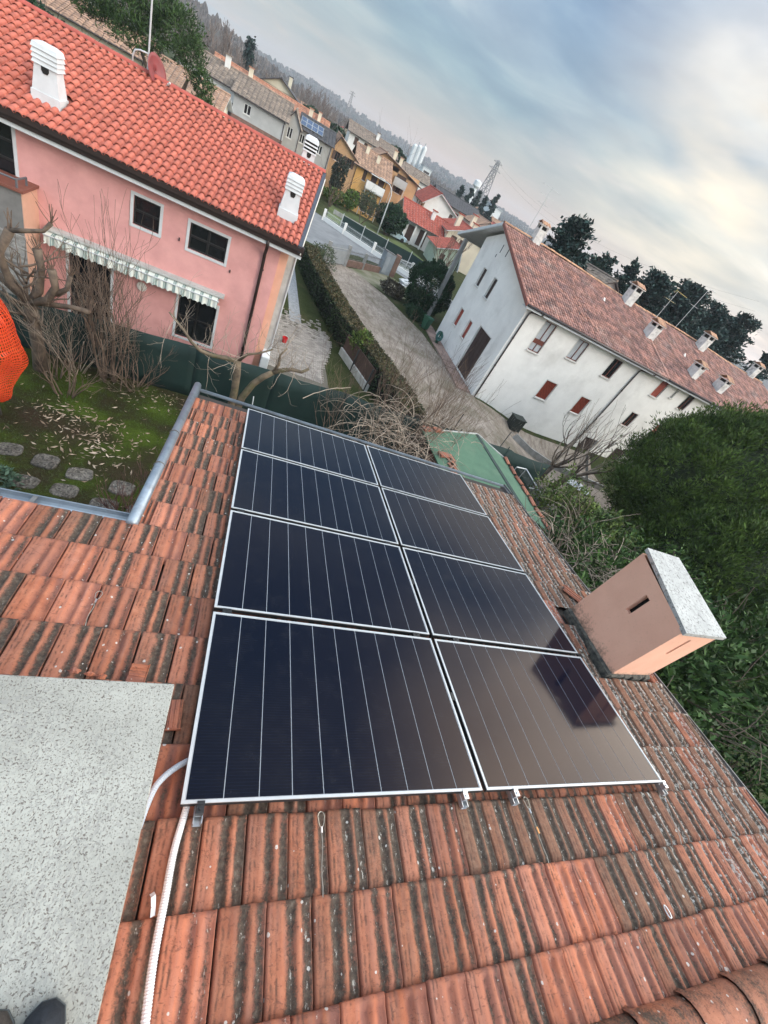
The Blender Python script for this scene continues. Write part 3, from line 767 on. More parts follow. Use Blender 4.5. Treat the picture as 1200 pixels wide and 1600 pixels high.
# block paving beside the pink house
mb = MB(); mb.quad((.7, 15.2, G + .006), (3.9, 15.2, G + .006), (3.4, 24.5, G + .006), (.7, 24.5, G + .006))
pav = obj('block_paving', mb, mk('sand_joint', (.12, .11, .09), None, 9, .95), kind='structure')
mb = MB(); row = 0; y = 18.2
while y < 26.5:
    x = .75 + (.10 if row % 2 else 0)
    xm = 4.0 - (y - 15) * .06 + .45 * math.sin(y * .6)
    while x < xm:
        if R.random() > max(0, (y - 23.0) * .3):
            h = G + .030 + R.uniform(-.004, .004)
            mb.quad((x, y, h), (x + .19, y, h + R.uniform(-.003, .003)), (x + .19, y + .105, h), (x, y + .105, h))
            mb.quad((x, y, G), (x + .19, y, G), (x + .19, y, h), (x, y, h)); mb.quad((x, y + .105, h), (x, y + .105, G), (x, y, G), (x, y, h))
        x += .205
    y += .12; row += 1
obj('paver', mb, mk('paver_grey', (.30, .275, .25), (.22, .20, .185), 2, .9, .3, 60, rand=.22, island=True), pav, kind='stuff')
sheet('garden_path', [(1.6, 24.5), (2.3, 24.5), (1.3, 40), (.7, 40)], mk('path_gravel', (.30, .31, .32), (.20, .21, .22), 6, .95, .5), .012)

# lawn of our garden
def lawn_mat():
    m, t, b = newmat('lawn_moss'); b.inputs['Roughness'].default_value = .95; b.inputs['Specular IOR Level'].default_value = .1
    c = coords(t, 'World')
    g = ramp(t, noise_(t, c, .8, 6, .6), [(.30, (.050, .034, .020)), (.44, (.038, .036, .014)), (.56, (.048, .068, .010)), (.74, (.085, .125, .016))]).outputs[0]
    f = ramp(t, noise_(t, c, 18, 5, .75), [(.3, (.45, .45, .45)), (.68, (1.1, 1.1, 1.1))]).outputs[0]
    L(t, mixc(t, 1.0, g, f, 'MULTIPLY'), b.inputs['Base Color']); bump(t, b, noise_(t, c, 26, 4, .7), .8, .04)
    return m
M_LAWN = lawn_mat()
mb = MB(); nxx, nyy = 40, 34
for j in range(nyy + 1):
    for i in range(nxx + 1):
        x = -9.5 + i * 14.0 / nxx; y = 2.0 + j * 11.6 / nyy
        mb.v.append((x, y, G + .02 + .05 * noise.noise((x * .9, y * .9, 0)) + .02))
for j in range(nyy):
    for i in range(nxx):
        a = j * (nxx + 1) + i; mb.f.append((a, a + 1, a + nxx + 2, a + nxx + 1))
obj('lawn', mb, M_LAWN, kind='structure', smooth=True)
M_BLADE = mk('grass_blade', (.058, .095, .015), (.04, .045, .016), .8, .8, rand=.4, island=True)
mb = MB()
for i in range(26000):
    x = R.uniform(-7.2, .4); y = R.uniform(5.5, 13.6)
    k = noise.noise((x * .55, y * .55, 4.2)) + .35 * noise.noise((x * 2, y * 2, 1))
    if k < R.uniform(-.45, .35): continue
    z = G + .04 + .05 * noise.noise((x * .9, y * .9, 0)); h = R.uniform(.02, .06); a = R.uniform(0, 2 * PI); w = .008
    mb.quad((x - math.cos(a) * w, y - math.sin(a) * w, z), (x + math.cos(a) * w, y + math.sin(a) * w, z), (x + R.gauss(0, .03), y + R.gauss(0, .03), z + h))
obj('grass', mb, M_BLADE, kind='stuff')
# dry leaves: loose litter and two raked heaps
def leaf_litter(name, places, mat, n, lo=.03, hi=.075):
    mb = MB()
    for i in range(n):
        cx, cy, sx, sy = R.choice(places)
        x, y = R.gauss(cx, sx), R.gauss(cy, sy)
        if y > 13.6: continue
        z = ground_z(x, y) + .055 + R.uniform(0, .03); l = R.uniform(lo, hi) * (1.5 if R.random() < .12 else 1); w = l * R.uniform(.18, .32); a = R.uniform(0, 2 * PI)
        d = Vector((math.cos(a), math.sin(a), R.uniform(-.25, .35))); s = Vector((-math.sin(a), math.cos(a), R.uniform(-.5, .5)))
        p = Vector((x, y, z)); cu = Vector((0, 0, R.uniform(.0, .25) * l))
        mb.quad(p - d * l, p + s * w - cu, p + d * l, p - s * w * .2 + cu * 0); mb.quad(p - d * l, p - s * w * .2, p + d * l, p - s * w - cu)
    obj(name, mb, mat, kind='stuff')
M_LEAFD = mk('dry_leaf', (.34, .26, .18), (.17, .11, .07), 1.5, .85, rand=.55, island=True)
M_LEAFP = mk('pale_dry_leaf', (.50, .40, .30), (.30, .22, .16), 1.5, .85, rand=.4, island=True)
leaf_litter('fallen_leaves', [(-4.4, 11.0, .55, .35), (-3.3, 10.3, .6, .4), (-4.0, 10.0, .8, .5), (-3.0, 12.9, 1.2, .35), (-1.6, 13.0, .8, .3), (-3.3, 11.2, 1.6, 1.6), (-2.4, 9.4, 1.6, 1.2)], M_LEAFD, 520)
leaf_litter('fallen_leaves', [(-4.5, 10.9, .40, .25), (-3.6, 9.9, .6, .35), (-3.2, 9.4, .5, .3), (-2.8, 12.8, 1.3, .4), (-3.2, 10.6, 1.5, 1.4)], M_LEAFP, 120, .04, .10)

# stepping stones
M_STONE = gravel_mat('pebble_stone', (.17, .16, .145), (.105, .098, .09), (.05, .047, .042), 26)
stones = [(-4.95, 8.95, 'leftmost stone of the far row'), (-4.15, 8.82, 'stone between the leftmost and the largest, in the far row'), (-3.35, 8.62, 'largest dark stone in the middle of the far row'), (-4.25, 7.98, 'left stone of the near row beside the green plant'), (-3.45, 7.95, 'round stone of the near row, left of the twiggy bush'), (-2.35, 8.45, 'stone behind the reddish twigs'), (-2.55, 7.7, 'stone under the left of the twiggy bush'), (-1.75, 7.7, 'stone by the gutter, right of the twigs')]
for i, (x, y, lab) in enumerate(stones):
    mb = MB(); n = 18; rx, ry = R.uniform(.30, .36), R.uniform(.24, .29)
    for rr, h in ((1.0, -.02), (.98, .028), (.90, .045), (.5, .05)):
        for k in range(n):
            a = 2 * PI * k / n; q = (abs(math.cos(a)) ** 4 + abs(math.sin(a)) ** 4) ** -.25
            wv = 1 + .06 * noise.noise((math.cos(a) * 2 + i * 7, math.sin(a) * 2, 0))
            mb.v.append((math.cos(a) * rx * q * rr * wv * .88, math.sin(a) * ry * q * rr * wv * .88, h * .8 + R.uniform(-.006, .006)))
    for r_ in range(3):
        for k in range(n): mb.f.append((r_ * n + k, r_ * n + (k + 1) % n, (r_ + 1) * n + (k + 1) % n, (r_ + 1) * n + k))
    mb.f.append(tuple(3 * n + k for k in range(n)))
    tag(obj('stepping_stone', mb, M_STONE, None, T(x, y, G + .04) @ RZ(R.uniform(-.2, .2)), smooth=False), 'grey pebbly stepping stone, ' + lab, 'stepping stone', 'stepping stones across the lawn')

# ------------------------------------------------------------------ green screened fence
M_SCREEN = mk('green_screen', (.007, .030, .026), (.005, .022, .019), 1.2, .75, .2, 200, dirt=(.015, .026, .02, .4))
M_POST = mk('dark_post', (.03, .035, .035), None, 8, .6)
fen = thing('screen_fence', 'long low fence covered with dark green shade netting behind the garden', 'fence', (2, 13.7, G))
def fence_top(x):
    pts = [(-9.5, -5.2), (-5.85, -5.07), (-4.58, -4.97), (-3.29, -4.84), (-1, -4.72), (1.1, -4.65), (3.73, -4.52), (6.28, -4.56), (6.75, -4.46), (9.4, -4.42), (11.5, -4.45)]
    for (a, b), (c, d) in zip(pts, pts[1:]):
        if a <= x <= c: return b + (d - b) * (x - a) / (c - a)
    return -4.5
x = -9.5
while x < 11.3:
    w = 2.6
    mb = MB(); n = 13; th = .012
    for k in range(n + 1):
        xx = x + w * k / n
        yw = 13.7 + .035 * math.sin(xx * 2.3) + .02 * noise.noise((xx * 2, 0, 0))
        tz = fence_top(xx) - .03 * math.sin(PI * k / n) + .012 * noise.noise((xx * 6, 3, 0))
        for q in range(5):
            z = G - .12 + (tz - G + .12) * q / 4
            mb.v.append((xx, yw + .03 * noise.noise((xx * 3, z * 2, 5)), z))
    for k in range(n):
        for q in range(4): a = k * 5 + q; mb.f.append((a, a + 5, a + 6, a + 1))
    so = obj('screen_panel', mb, M_SCREEN, fen, smooth=True)
    so.modifiers.new('t', 'SOLIDIFY').thickness = .012
    mb = MB(); mb.tube([(x, 13.76, G - .1), (x, 13.76, fence_top(x) + .10)], .022, 6); obj('post', mb, M_POST, fen)
    x += w
for xx, lab in ((8.39, 'left'), (10.92, 'right')):
    mb = MB(); mb.tube([(xx, 13.82, G - .1), (xx + .02, 13.86, -3.70)], .020, 6)
    obj('post', mb, M_POST, fen, label='%s tall dark post behind the green shed roof' % lab)

# ------------------------------------------------------------------ orange safety netting at the left edge
mb = MB()
def netp(a, z):
    r = .10 + .85 * math.sqrt(max(0.0, 1 - ((z + 4.62) / 1.42) ** 2)) + .10 * noise.noise((a * 1.6, z * .8, 1)) + .035 * math.sin(z * 2.6 + a * 3) + .035 * noise.noise((a * 6, z * 3, 1))
    return Vector((-5.88 + r * .95 * math.cos(a) + .07 * math.sin(z * 5 + a * 2) * (1 if z < -4.4 else .4), 9.95 + r * math.sin(a) * .85, z + .12 * noise.noise((a * 1.1, z * .6, 7))))
na, nz = 50, 40; z_0, z_1 = -6.0, -3.25
def rib(p, q, w, nrm):
    d = (q - p).normalized(); s = d.cross(nrm).normalized() * w
    mb.quad(p - s, q - s, q + s, p + s)
for i in range(na):
    a = -2.3 + 3.6 * i / (na - 1)
    for j in range(nz - 1):
        z = z_0 + (z_1 - z_0) * j / (nz - 1); zz = z_0 + (z_1 - z_0) * (j + 1) / (nz - 1)
        p, q = netp(a, z), netp(a, zz); rib(p, q, .0125, Vector((math.cos(a), math.sin(a), 0)))
        if i < na - 1:
            a2 = -2.3 + 3.6 * (i + 1) / (na - 1); rib(p, netp(a2, z), .016, Vector((math.cos(a), math.sin(a), 0)))
net = thing('safety_netting', 'bright orange plastic safety netting wrapped round a bare post at the left edge', 'netting', (-5.88, 9.95, G))
obj('mesh_sheet', mb, mk('orange_plastic', (.80, .085, .022), (.70, .06, .016), 4, .5), net, kind='stuff')
mb = MB()
for k in range(14):
    a = R.uniform(0, 2 * PI); r = R.uniform(.1, .4)
    mb.tube([(-5.88 + r * math.cos(a), 9.95 + r * math.sin(a), G), (-5.88 + r * .5 * math.cos(a), 9.95 + r * .5 * math.sin(a), G + R.uniform(2.0, 3.1))], R.uniform(.04, .09), 6)
obj('wrapped_bundle', mb, mk('dark_bark', (.05, .04, .03), (.03, .025, .02), 6, .9), net)
# ------------------------------------------------------------------ pink house
M_PINK = mk('pink_render', (.70, .35, .325), (.61, .295, .275), 2.0, .92, .35, 60, detail=8, dirt=(.42, .22, .20, .35), dscale=.9)
M_PEACH = mk('peach_lit_render', (.74, .43, .31), (.66, .38, .27), 2.5, .92, .25, 60)  # warm light on the side walls is put into this colour
M_WHITE = mk('white_paint', (.60, .62, .63), (.53, .55, .56), 2.5, .7, .05, 40, dirt=(.40, .40, .38, .35), dscale=3)
M_CREAM = mk('cream_stone', (.70, .67, .61), (.60, .57, .52), 5, .8)
M_BROWN = mk('dark_brown_metal', (.030, .017, .014), (.022, .013, .011), 6, .45)
M_GLASS = mk('window_glass', (.012, .014, .016), None, 3, .08)
M_SHUT = mk('dark_shutter', (.018, .018, .019), (.012, .012, .013), 8, .5)
M_PTILE = mk('red_roof_tile', (.48, .135, .088), (.37, .098, .068), 6, .75, .1, 60, rand=.13, dirt=(.25, .08, .06, .5), dscale=1.1)
MP = T(-7.0, 16.52, G) @ RZ(rad(1.1))       # x along the facade, y into the house, z up from the ground
pink = thing('pink_house', 'pink rendered two storey house with bright red barrel tiles and white chimneys', 'house', M=MP)
Z = lambda z: z - G
# facade openings: (x0,z0,x1,z1) in world heights
fac = {'win_l': (-1.75, -2.98, -.50, -1.60), 'w1': (2.55, -2.80, 3.31, -1.97), 'w2': (4.21, -2.84, 5.40, -2.02), 'door': (.76, -6.65, 1.98, -4.28), 'w3': (4.14, -6.02, 5.44, -4.42)}
holes = [(a[0] + 5.0, Z(a[1]) + .2, a[2] + 5.0, Z(a[3]) + .2) for a in fac.values()]
mb = MB(); mb.wall((-5, 0, -.2), (1, 0, 0), (0, 0, 1), 12.12, Z(-1.45) + .2, holes, .13)
mb.wall((7.12, 0, -.2), (0, 1, 0), (0, 0, 1), .32, Z(-1.45) + .2)
mb.wall((-5, 10, -.2), (0, -1, 0), (0, 0, 1), 10, Z(-1.45) + .2); mb.wall((7.7, 10, -.2), (-1, 0, 0), (0, 0, 1), 12.7, Z(-1.45) + .2)
obj('wall', mb, M_PINK, pink, MP)
mb = MB(); mb.box(7.06, .32, -.2, 7.42, 10, Z(-1.47)); obj('corner_wall', mb, M_PEACH, pink, MP, label='peach coloured corner strip of the facade')
mb = MB(); mb.box(7.40, .50, -.2, 7.70, 9.95, Z(-1.48)); obj('side_wall', mb, M_CONC2, pink, MP)
mb = MB(); mb.box(7.68, .44, -.2, 7.725, .52, Z(-1.48)); obj('corner_trim', mb, M_WHITE, pink, MP)
def pwin(key, nx_, nz_, frame=.085, sill=False, shut=True):
    x0, z0, x1, z1 = fac[key]; z0, z1 = Z(z0), Z(z1)
    fr = obj('window', MB().box(x0 + .002, .09, z0 + .002, x1 - .002, .12, z1 - .002), M_GLASS if not shut else M_SHUT, pink, MP)
    mb = MB()
    f = frame
    mb.box(x0 - f, -.025, z0 - f, x0, .0, z1 + f); mb.box(x1, -.025, z0 - f, x1 + f, .0, z1 + f)
    mb.box(x0, -.025, z0 - f, x1, .0, z0); mb.box(x0, -.025, z1, x1, .0, z1 + f)
    obj('window_surround', mb, M_WHITE, fr, MP)
    mb = MB(); w = (x1 - x0) / nx_; h = (z1 - z0) / nz_
    for i in range(nx_ + 1): mb.box(x0 + i * w - .025 + (.028 if i == 0 else -.028 if i == nx_ else 0), .055, z0 + .004, x0 + i * w + .025 + (.028 if i == 0 else -.028 if i == nx_ else 0), .088, z1 - .004)
    for j in range(nz_ + 1):
        zz = z0 + j * h + (.03 if j == 0 else -.03 if j == nz_ else 0)
        mb.box(x0 + .005, .050, zz - .025, x1 - .005, .084, zz + .025)
    obj('window_frame', mb, M_BLACK, fr, MP)
    for i in range(nx_):
        for j in range(nz_):
            mb = MB(); mb.box(x0 + i * w + .05, .080, z0 + j * h + .05, x0 + (i + 1) * w - .05, .0885, z0 + (j + 1) * h - .05); obj('pane', mb, M_GLASS, fr, MP)
pwin('w1', 1, 2); pwin('w2', 2, 2); pwin('win_l', 2, 3); pwin('w3', 2, 2); pwin('door', 2, 3)
# fascia, white soffit band, gutter, downpipe
mb = MB(); mb.box(-5.2, -.50, Z(-1.56), 7.78, -.02, Z(-1.44)); obj('eaves_band', mb, M_WHITE, pink, MP)
mb = MB(); mb.box(-5.2, -.56, Z(-1.44), 7.80, -.40, Z(-1.30)); mb.box(-5.2, -.66, Z(-1.30), 7.80, -.48, Z(-1.14)); obj('gutter', mb, M_BROWN, pink, MP)
mb = MB(); pp = [(6.62, -.55, Z(-1.40)), (6.64, -.50, Z(-1.62)), (6.62, -.12, Z(-1.95)), (6.63, -.10, Z(-2.2)), (6.66, -.10, Z(-6.7))]
mb.tube(pp, .055, 8); obj('downpipe', mb, M_BROWN, pink, MP, smooth=True)
for zz in (-2.5, -4.2, -5.6):
    mb = MB(); mb.tube([(6.645, -.10, Z(zz)), (6.645, -.10, Z(zz) + .04)], .066, 8); obj('pipe_clip', mb, M_BROWN, pink, MP)
# roof: eave at y=-.62, 19 degrees, ridge 5.25 m in
SHEAR = Matrix(((1, .092, 0, 0), (0, 1, 0, 0), (0, 0, 1, 0), (0, 0, 0, 1)))
PT = rad(19); EZ = Z(-1.20)
RP = MP @ T(0, -.66, EZ) @ Matrix.Rotation(PT, 4, 'X') @ SHEAR      # local: x, s up the slope, n
SL = 5.50
mb = MB(); mb.box(-5.2, .02, -.12, 7.62, SL, -.03); obj('roof_deck', mb, mk('roof_underlay', (.25, .07, .05), None, 4, .9), pink, RP)
RB = MP @ T(0, -.66 + SL * math.cos(PT), EZ + SL * math.sin(PT)) @ Matrix.Rotation(-PT, 4, 'X')
mb = MB(); mb.box(-5.2, 0, -.12, 8.12, SL + .6, .0); obj('back_roof_slope', mb, M_PTILE, pink, RB)
mb = MB(); mb.prism([(7.60, -.60, EZ - .14), (7.60, -.66, EZ - .02), (8.11, -.66 + SL * math.cos(PT), EZ + SL * math.sin(PT) - .02), (8.11, -.66 + 2 * SL * math.cos(PT), EZ - .02), (8.11, -.66 + 2 * SL * math.cos(PT), EZ - .14), (8.11, -.66 + SL * math.cos(PT), EZ + SL * math.sin(PT) - .16)], (.10, 0, 0))
obj('verge_board', mb, mk('slate_blue_metal', (.06, .065, .08), None, 5, .5), pink, MP)
mb = MB(); mb.box(7.575, .0, -.05, 7.69, SL, .035); obj('verge_sheet', mb, mk('verge_slate', (.055, .065, .085), None, 5, .5), pink, RP)
mb = MB(); mb.prism([(7.70, -.60, EZ - .20), (8.21, -.66 + SL * math.cos(PT), EZ + SL * math.sin(PT) - .20), (8.21, -.66 + SL * math.cos(PT), EZ + SL * math.sin(PT) - .15), (7.70, -.60, EZ - .15)], (.035, 0, 0)); obj('verge_trim', mb, M_CREAM, pink, MP)
mb = MB(); mb.prism([(7.0, .0, Z(-1.5)), (7.0, 5.2, Z(.22)), (7.0, 9.9, Z(-1.5))], (.69, 0, 0)); obj('gable_wall', mb, M_PEACH, pink, MP)
# barrel tiles
BW, BL = .203, .366
mb = MB(); n = 8
for s_, k, dz in ((0, 1.0, .030), (BL + .03, .88, -.006)):
    for i in range(n + 1):
        a = PI * i / n; mb.v.append((BW * .5 - math.cos(a) * .080 * k, s_, math.sin(a) * .074 * k + dz))
for i in range(n): mb.f.append((i, i + 1, n + 2 + i, n + 1 + i))
b = len(mb.v)
for i in range(n + 1):
    a = PI * i / n; mb.v.append((BW * .5 - math.cos(a) * .066, .004, math.sin(a) * .059 + .026))
for i in range(n): mb.f.append((i, b + i, b + i + 1, i + 1))
# pan at the side
q = len(mb.v); mb.v += [(BW * .5 + .066, 0, .040), (BW * .5 + BW / 2, 0, .012), (BW * .5 + BW - .066, 0, .040), (BW * .5 + .066, BL, .012), (BW * .5 + BW / 2, BL, -.014), (BW * .5 + BW - .066, BL, .012)]
mb.f += [(q, q + 1, q + 4, q + 3), (q + 1, q + 2, q + 5, q + 4)]
BARREL = mb.mesh('roof_tile', True); BARREL.materials.append(M_PTILE)
pos = []
for r in range(15):
    for c in range(64): pos.append((7.575 - BW * (c + 1), r * BL))
def keyp(s):
    p = RP @ Vector((s[0] + .15, s[1] + .18, .05)); q = px(p)
    vis = q is not None and -20 < q[0] < 1220 and -20 < q[1] < 1620
    return (0 if vis else 1, (p - CAMLOC).length)
pos.sort(key=keyp)
rest = MB(); PV = [v.co.copy() for v in BARREL.vertices]; PF = [tuple(p.vertices) for p in BARREL.polygons]
# chimney footprints (x0,x1,s0,s1)
CHP = [(-.17, .44, 1.05, 1.75), (6.60, 7.22, 1.28, 1.98)]
for i, (x, s_) in enumerate(pos):
    if any(a[0] - .08 < x + BW / 2 < a[1] - .02 and a[2] - .05 < s_ + BL / 2 < a[3] - .1 for a in CHP): continue
    if i < 300: obj('roof_tile', BARREL, None, pink, RP @ T(x + R.gauss(0, .003), s_ + R.gauss(0, .006), R.gauss(0, .003)))
    else:
        b = len(rest.v); dz = R.gauss(0, .003); rest.v += [(c.x + x, c.y + s_, c.z + dz) for c in PV]; rest.f += [tuple(b + q for q in f) for f in PF]
obj('roof_tile', rest, mk('red_roof_tile_far', (.48, .135, .088), (.37, .098, .068), 6, .75, .1, 60, rand=.13, island=True, dirt=(.25, .08, .06, .5), dscale=1.1), pink, RP, smooth=True, kind='stuff')
M_RIDGE = mk('ridge_red', (.40, .085, .06), (.30, .06, .045), 3, .75, rand=.12)
for i in range(31):
    mb = MB(); x0 = 8.14 - .42 * (i + 1); rings = []
    for xx, r in ((0, .115), (.40, .125), (.43, .118)):
        b = len(mb.v)
        for k in range(9): a = PI * k / 8; mb.v.append((xx, math.cos(a) * r, math.sin(a) * r * .8))
        rings.append(b)
    for a, b in zip(rings, rings[1:]):
        for k in range(8): mb.f.append((a + k, b + k, b + k + 1, a + k + 1))
    obj('ridge_tile', mb, M_RIDGE, pink, MP @ T(x0, -.66 + SL * math.cos(PT), EZ + SL * math.sin(PT) + .03), smooth=True)
# white chimneys
def louvre_chimney(M, lab, w=.56, d=.50, h=1.08, slot=False):
    c = obj('chimney', MB(), M_WHITE, pink, M, label=lab)
    mb = MB()
    def frus(z0, z1, a0, b0, a1, b1):
        n_ = len(mb.v)
        for z_, a_, b_ in ((z0, a0, b0), (z1, a1, b1)): mb.v.extend([(-a_, -b_, z_), (a_, -b_, z_), (a_, b_, z_), (-a_, b_, z_)])
        mb.f.extend([tuple(n_ + q for q in f) for f in ((0, 1, 5, 4), (1, 2, 6, 5), (2, 3, 7, 6), (3, 0, 4, 7), (4, 5, 6, 7), (0, 3, 2, 1))])
    frus(-.75, .06, w * .62, d * .66, w * .60, d * .64); frus(.06, .60 * h, w * .56, d * .58, w * .44, d * .48)
    c.data = mb.mesh('chimney'); c.data.materials.append(M_WHITE)
    if slot: obj('dark_core', MB().box(-w * .44, -d * .47, h * .55, w * .44, d * .47, h * .95), M_DARKIN, c, M)
    for i in range(3):
        mb = MB(); z = h * (.585 + .095 * i); frus(z, z + h * .040, w * .53, d * .57, w * .50, d * .54) if slot else frus(z, z + h * .088, w * .53, d * .57, w * .475, d * .51); obj('louvre', mb, M_WHITE, c, M)
    mb = MB(); z = h * .87; frus(z, z + h * .10, w * .53, d * .57, w * .48, d * .50); frus(z + h * .10, h * 1.02, w * .48, d * .50, w * .30, d * .28); obj('chimney_hood', mb, M_WHITE, c, M)
    mb = MB(); mb.prism([(-.085, -d * .53, .50 * h), (-.05, -d * .54, .445 * h), (.05, -d * .54, .445 * h), (.085, -d * .53, .50 * h), (.085, -d * .53, .60 * h), (-.085, -d * .53, .60 * h)], (0, .05, 0)); obj('smoke_hole', mb, M_DARKIN, c, M)
    mb = MB(); mb.box(-w * .80, -d * .9, -.24, w * .80, d * .9, -.20, Matrix.Rotation(PT, 4, 'X')); obj('lead_flashing', mb, M_ZINC, c, M)
def roofp(x, s_): return RP @ Vector((x, s_, .06))
for (x, s_, lab) in ((.10, 1.40, 'white louvred chimney at the left end of the red roof'), (6.90, 1.64, 'white louvred chimney at the right end of the red roof')):
    p = roofp(x, s_); louvre_chimney(T(p.x, p.y, p.z) @ RZ(rad(1.1)), lab)
p = RB @ Vector((7.45, 2.0, 0)); louvre_chimney(T(p.x, p.y, .10) @ RZ(rad(1.1)), 'white louvred chimney with dark open slots behind the ridge', h=1.25, slot=True)
# stone clad bay with ledge, rail and wall box
mb = MB(); mb.wall((-5, -1.0, -.2), (1, 0, 0), (0, 0, 1), 4.98, Z(-2.93) + .2); obj('bay_core', mb, mk('bay_core_grey', (.2, .19, .18), None, 5, .9), pink, MP)
mb = MB(); mb.box(-5, -.99, -.2, .0, -.002, Z(-2.94)); obj('bay_wall', mb, M_PEACH, pink, MP)
M_SLATE = mk('split_stone', (.36, .34, .31), (.22, .21, .20), 5, .9, .5, 40, rand=.3)
z = 0.0; k = 0
while z < Z(-2.95) - .05:
    h = R.uniform(.055, .085); x = -3.2 + R.uniform(-.3, 0)
    while x < -.03:
        w = R.uniform(.3, .62); x1 = min(x + w - .008, -.004)
        if x1 - x > .05:
            mb = MB(); mb.box(x, -1.02 - R.uniform(.005, .03), z + .003, x1, -1.0005, z + h - .004); obj('stone', mb, M_SLATE, pink, MP) if k < 298 else None
            k += 1
        x += w
    z += h
mb = MB(); mb.box(-5, -1.08, Z(-2.93), .06, -.002, Z(-2.86)); obj('ledge', mb, mk('brown_ledge', (.22, .075, .05), None, 3, .6), pink, MP)
mb = MB(); mb.tube([(-.95, -.98, Z(-2.86)), (-.95, -.98, Z(-2.66)), (-.12, -.95, Z(-2.66)), (-.08, -.45, Z(-2.66)), (-.08, -.45, Z(-2.86))], .03, 6); mb.tube([(-.12, -.95, Z(-2.66)), (-.12, -.95, Z(-2.86))], .03, 6); obj('handrail', mb, mk('grey_rail', (.12, .12, .13), None, 4, .5), pink, MP)
mb = MB(); mb.box(-1.20, -1.30, Z(-4.95), -.72, -1.06, Z(-4.35)); x = obj('wall_unit', mb, M_CREAM, pink, MP); x.modifiers.new('b', 'BEVEL').width = .02
# retracted striped awning along the ground floor
def awn_mat():
    m, t, b = newmat('striped_awning'); b.inputs['Roughness'].default_value = .85
    s = N(t, 'ShaderNodeSeparateXYZ'); L(t, coords(t, 'Object'), s.inputs[0])
    w = math_(t, 'FRACT', math_(t, 'MULTIPLY', s.outputs[0], 3.4))
    col = ramp(t, w, [(0, (.62, .64, .58)), (.42, (.62, .64, .58)), (.46, (.22, .29, .27)), (.56, (.45, .50, .46)), (.62, (.22, .29, .27)), (.78, (.30, .36, .33)), (.82, (.62, .64, .58))], 'CONSTANT').outputs[0]
    L(t, col, b.inputs['Base Color']); return m
M_AWN = awn_mat()
aw = obj('awning', MB().box(.22, -.30, Z(-3.93), 5.62, -.002, Z(-3.85)), M_CONC2, pink, MP, label='retracted awning with a green and white striped valance')
mb = MB(); n = 160
for i in range(n + 1):
    xx = .26 + 5.2 * i / n; sc_ = .045 * abs(math.sin(i * PI / 5.0)); wv = .022 * math.sin(i * .9)
    mb.v += [(xx, -.14, Z(-3.94)), (xx, -.46 + wv, Z(-4.02)), (xx, -.50 + wv * 1.5, Z(-4.28) + sc_ - .02)]
for i in range(n):
    a = i * 3; mb.f += [(a, a + 3, a + 4, a + 1), (a + 1, a + 4, a + 5, a + 2)]
obj('valance', mb, M_AWN, aw, MP)
mb = MB(); mb.tube([(.24, -.47, Z(-4.02)), (5.5, -.47, Z(-4.02))], .022, 6); mb.tube([(.24, -.20, Z(-3.97)), (5.5, -.20, Z(-3.97))], .03, 6); obj('awning_bar', mb, M_SILV, aw, MP)
mb = MB(); mb.tube([(2.95, -.08, Z(-4.66)), (2.95, -.03, Z(-4.66))], [.16, .12], 12); obj('wall_lamp', mb, M_CREAM, pink, MP)
for xx, zz in ((3.92, -2.72), (5.62, -3.05)):
    mb = MB(); mb.box(xx, -.05, Z(zz), xx + .03, 0, Z(zz) + .10); obj('shutter_catch', mb, M_BLACK, pink, MP)
# air conditioner at the corner
acu = thing('air_conditioner', 'white outdoor air conditioner unit by the peach corner of the pink house', 'air conditioner', M=MP @ T(7.55, .0, .5))
MA = MP @ T(7.55, .1, .55)
mb = MB(); mb.box(-.16, -.40, 0, .16, .40, .62); x = obj('casing', mb, M_WHITE, acu, MA); x.modifiers.new('b', 'BEVEL').width = .02
mb = MB(); mb.tube([(-.165, 0, .31), (-.175, 0, .31)], .22, 16); obj('fan_grille', mb, M_BLACK, acu, MA)
mb = MB(); mb.box(-.14, -.35, -.55, -.10, -.31, -.002); mb.box(-.14, .31, -.55, -.10, .35, -.002); mb.box(.10, -.35, -.55, .14, -.31, -.002); mb.box(.10, .31, -.55, .14, .35, -.002); obj('stand', mb, M_ZINCD, acu, MA)
# dish and mast on the ridge
dm = MP @ T(1.72, -.66 + SL * math.cos(PT), EZ + SL * math.sin(PT) + .1)
mast = thing('antenna_mast', 'pale antenna mast on the ridge of the pink house', 'antenna', M=dm)
mb = MB(); mb.tube([(0, 0, -.2), (0, 0, 2.6)], .028, 7); obj('pole', mb, M_SILV, mast, dm)
mb = MB(); mb.tube([(-.46, 0, -.2), (-.46, 0, .18), (-.40, 0, .34), (-.25, 0, .40), (0, 0, .42)], .026, 7); obj('bent_arm', mb, M_SILV, mast, dm, smooth=True)
dish = thing('satellite_dish', 'dark red satellite dish fixed to the mast on the red roof', 'satellite dish', M=dm @ T(.1, -.05, .12))
DM = dm @ T(.22, .02, .08) @ RZ(rad(62)) @ Matrix.Rotation(rad(70), 4, 'X')
mb = MB(); rings = []
for r, z in ((.02, 0), (.2, .012), (.36, .045), (.46, .08)):
    b = len(mb.v)
    for k in range(20): a = 2 * PI * k / 20; mb.v.append((math.cos(a) * r * .92, math.sin(a) * r, z))
    rings.append(b)
for a, b in zip(rings, rings[1:]):
    for k in range(20): mb.f.append((a + k, a + (k + 1) % 20, b + (k + 1) % 20, b + k))
x = obj('reflector', mb, mk('dish_red', (.22, .035, .035), (.16, .03, .03), 4, .5), dish, DM, smooth=True); x.modifiers.new('t', 'SOLIDIFY').thickness = .012
mb = MB(); mb.tube([(0, -.42, .05), (0, -.30, .48)], .012, 6); mb.tube([(0, -.30, .44), (0, -.26, .54)], .035, 8); obj('feed_arm', mb, M_CONC2, dish, DM)
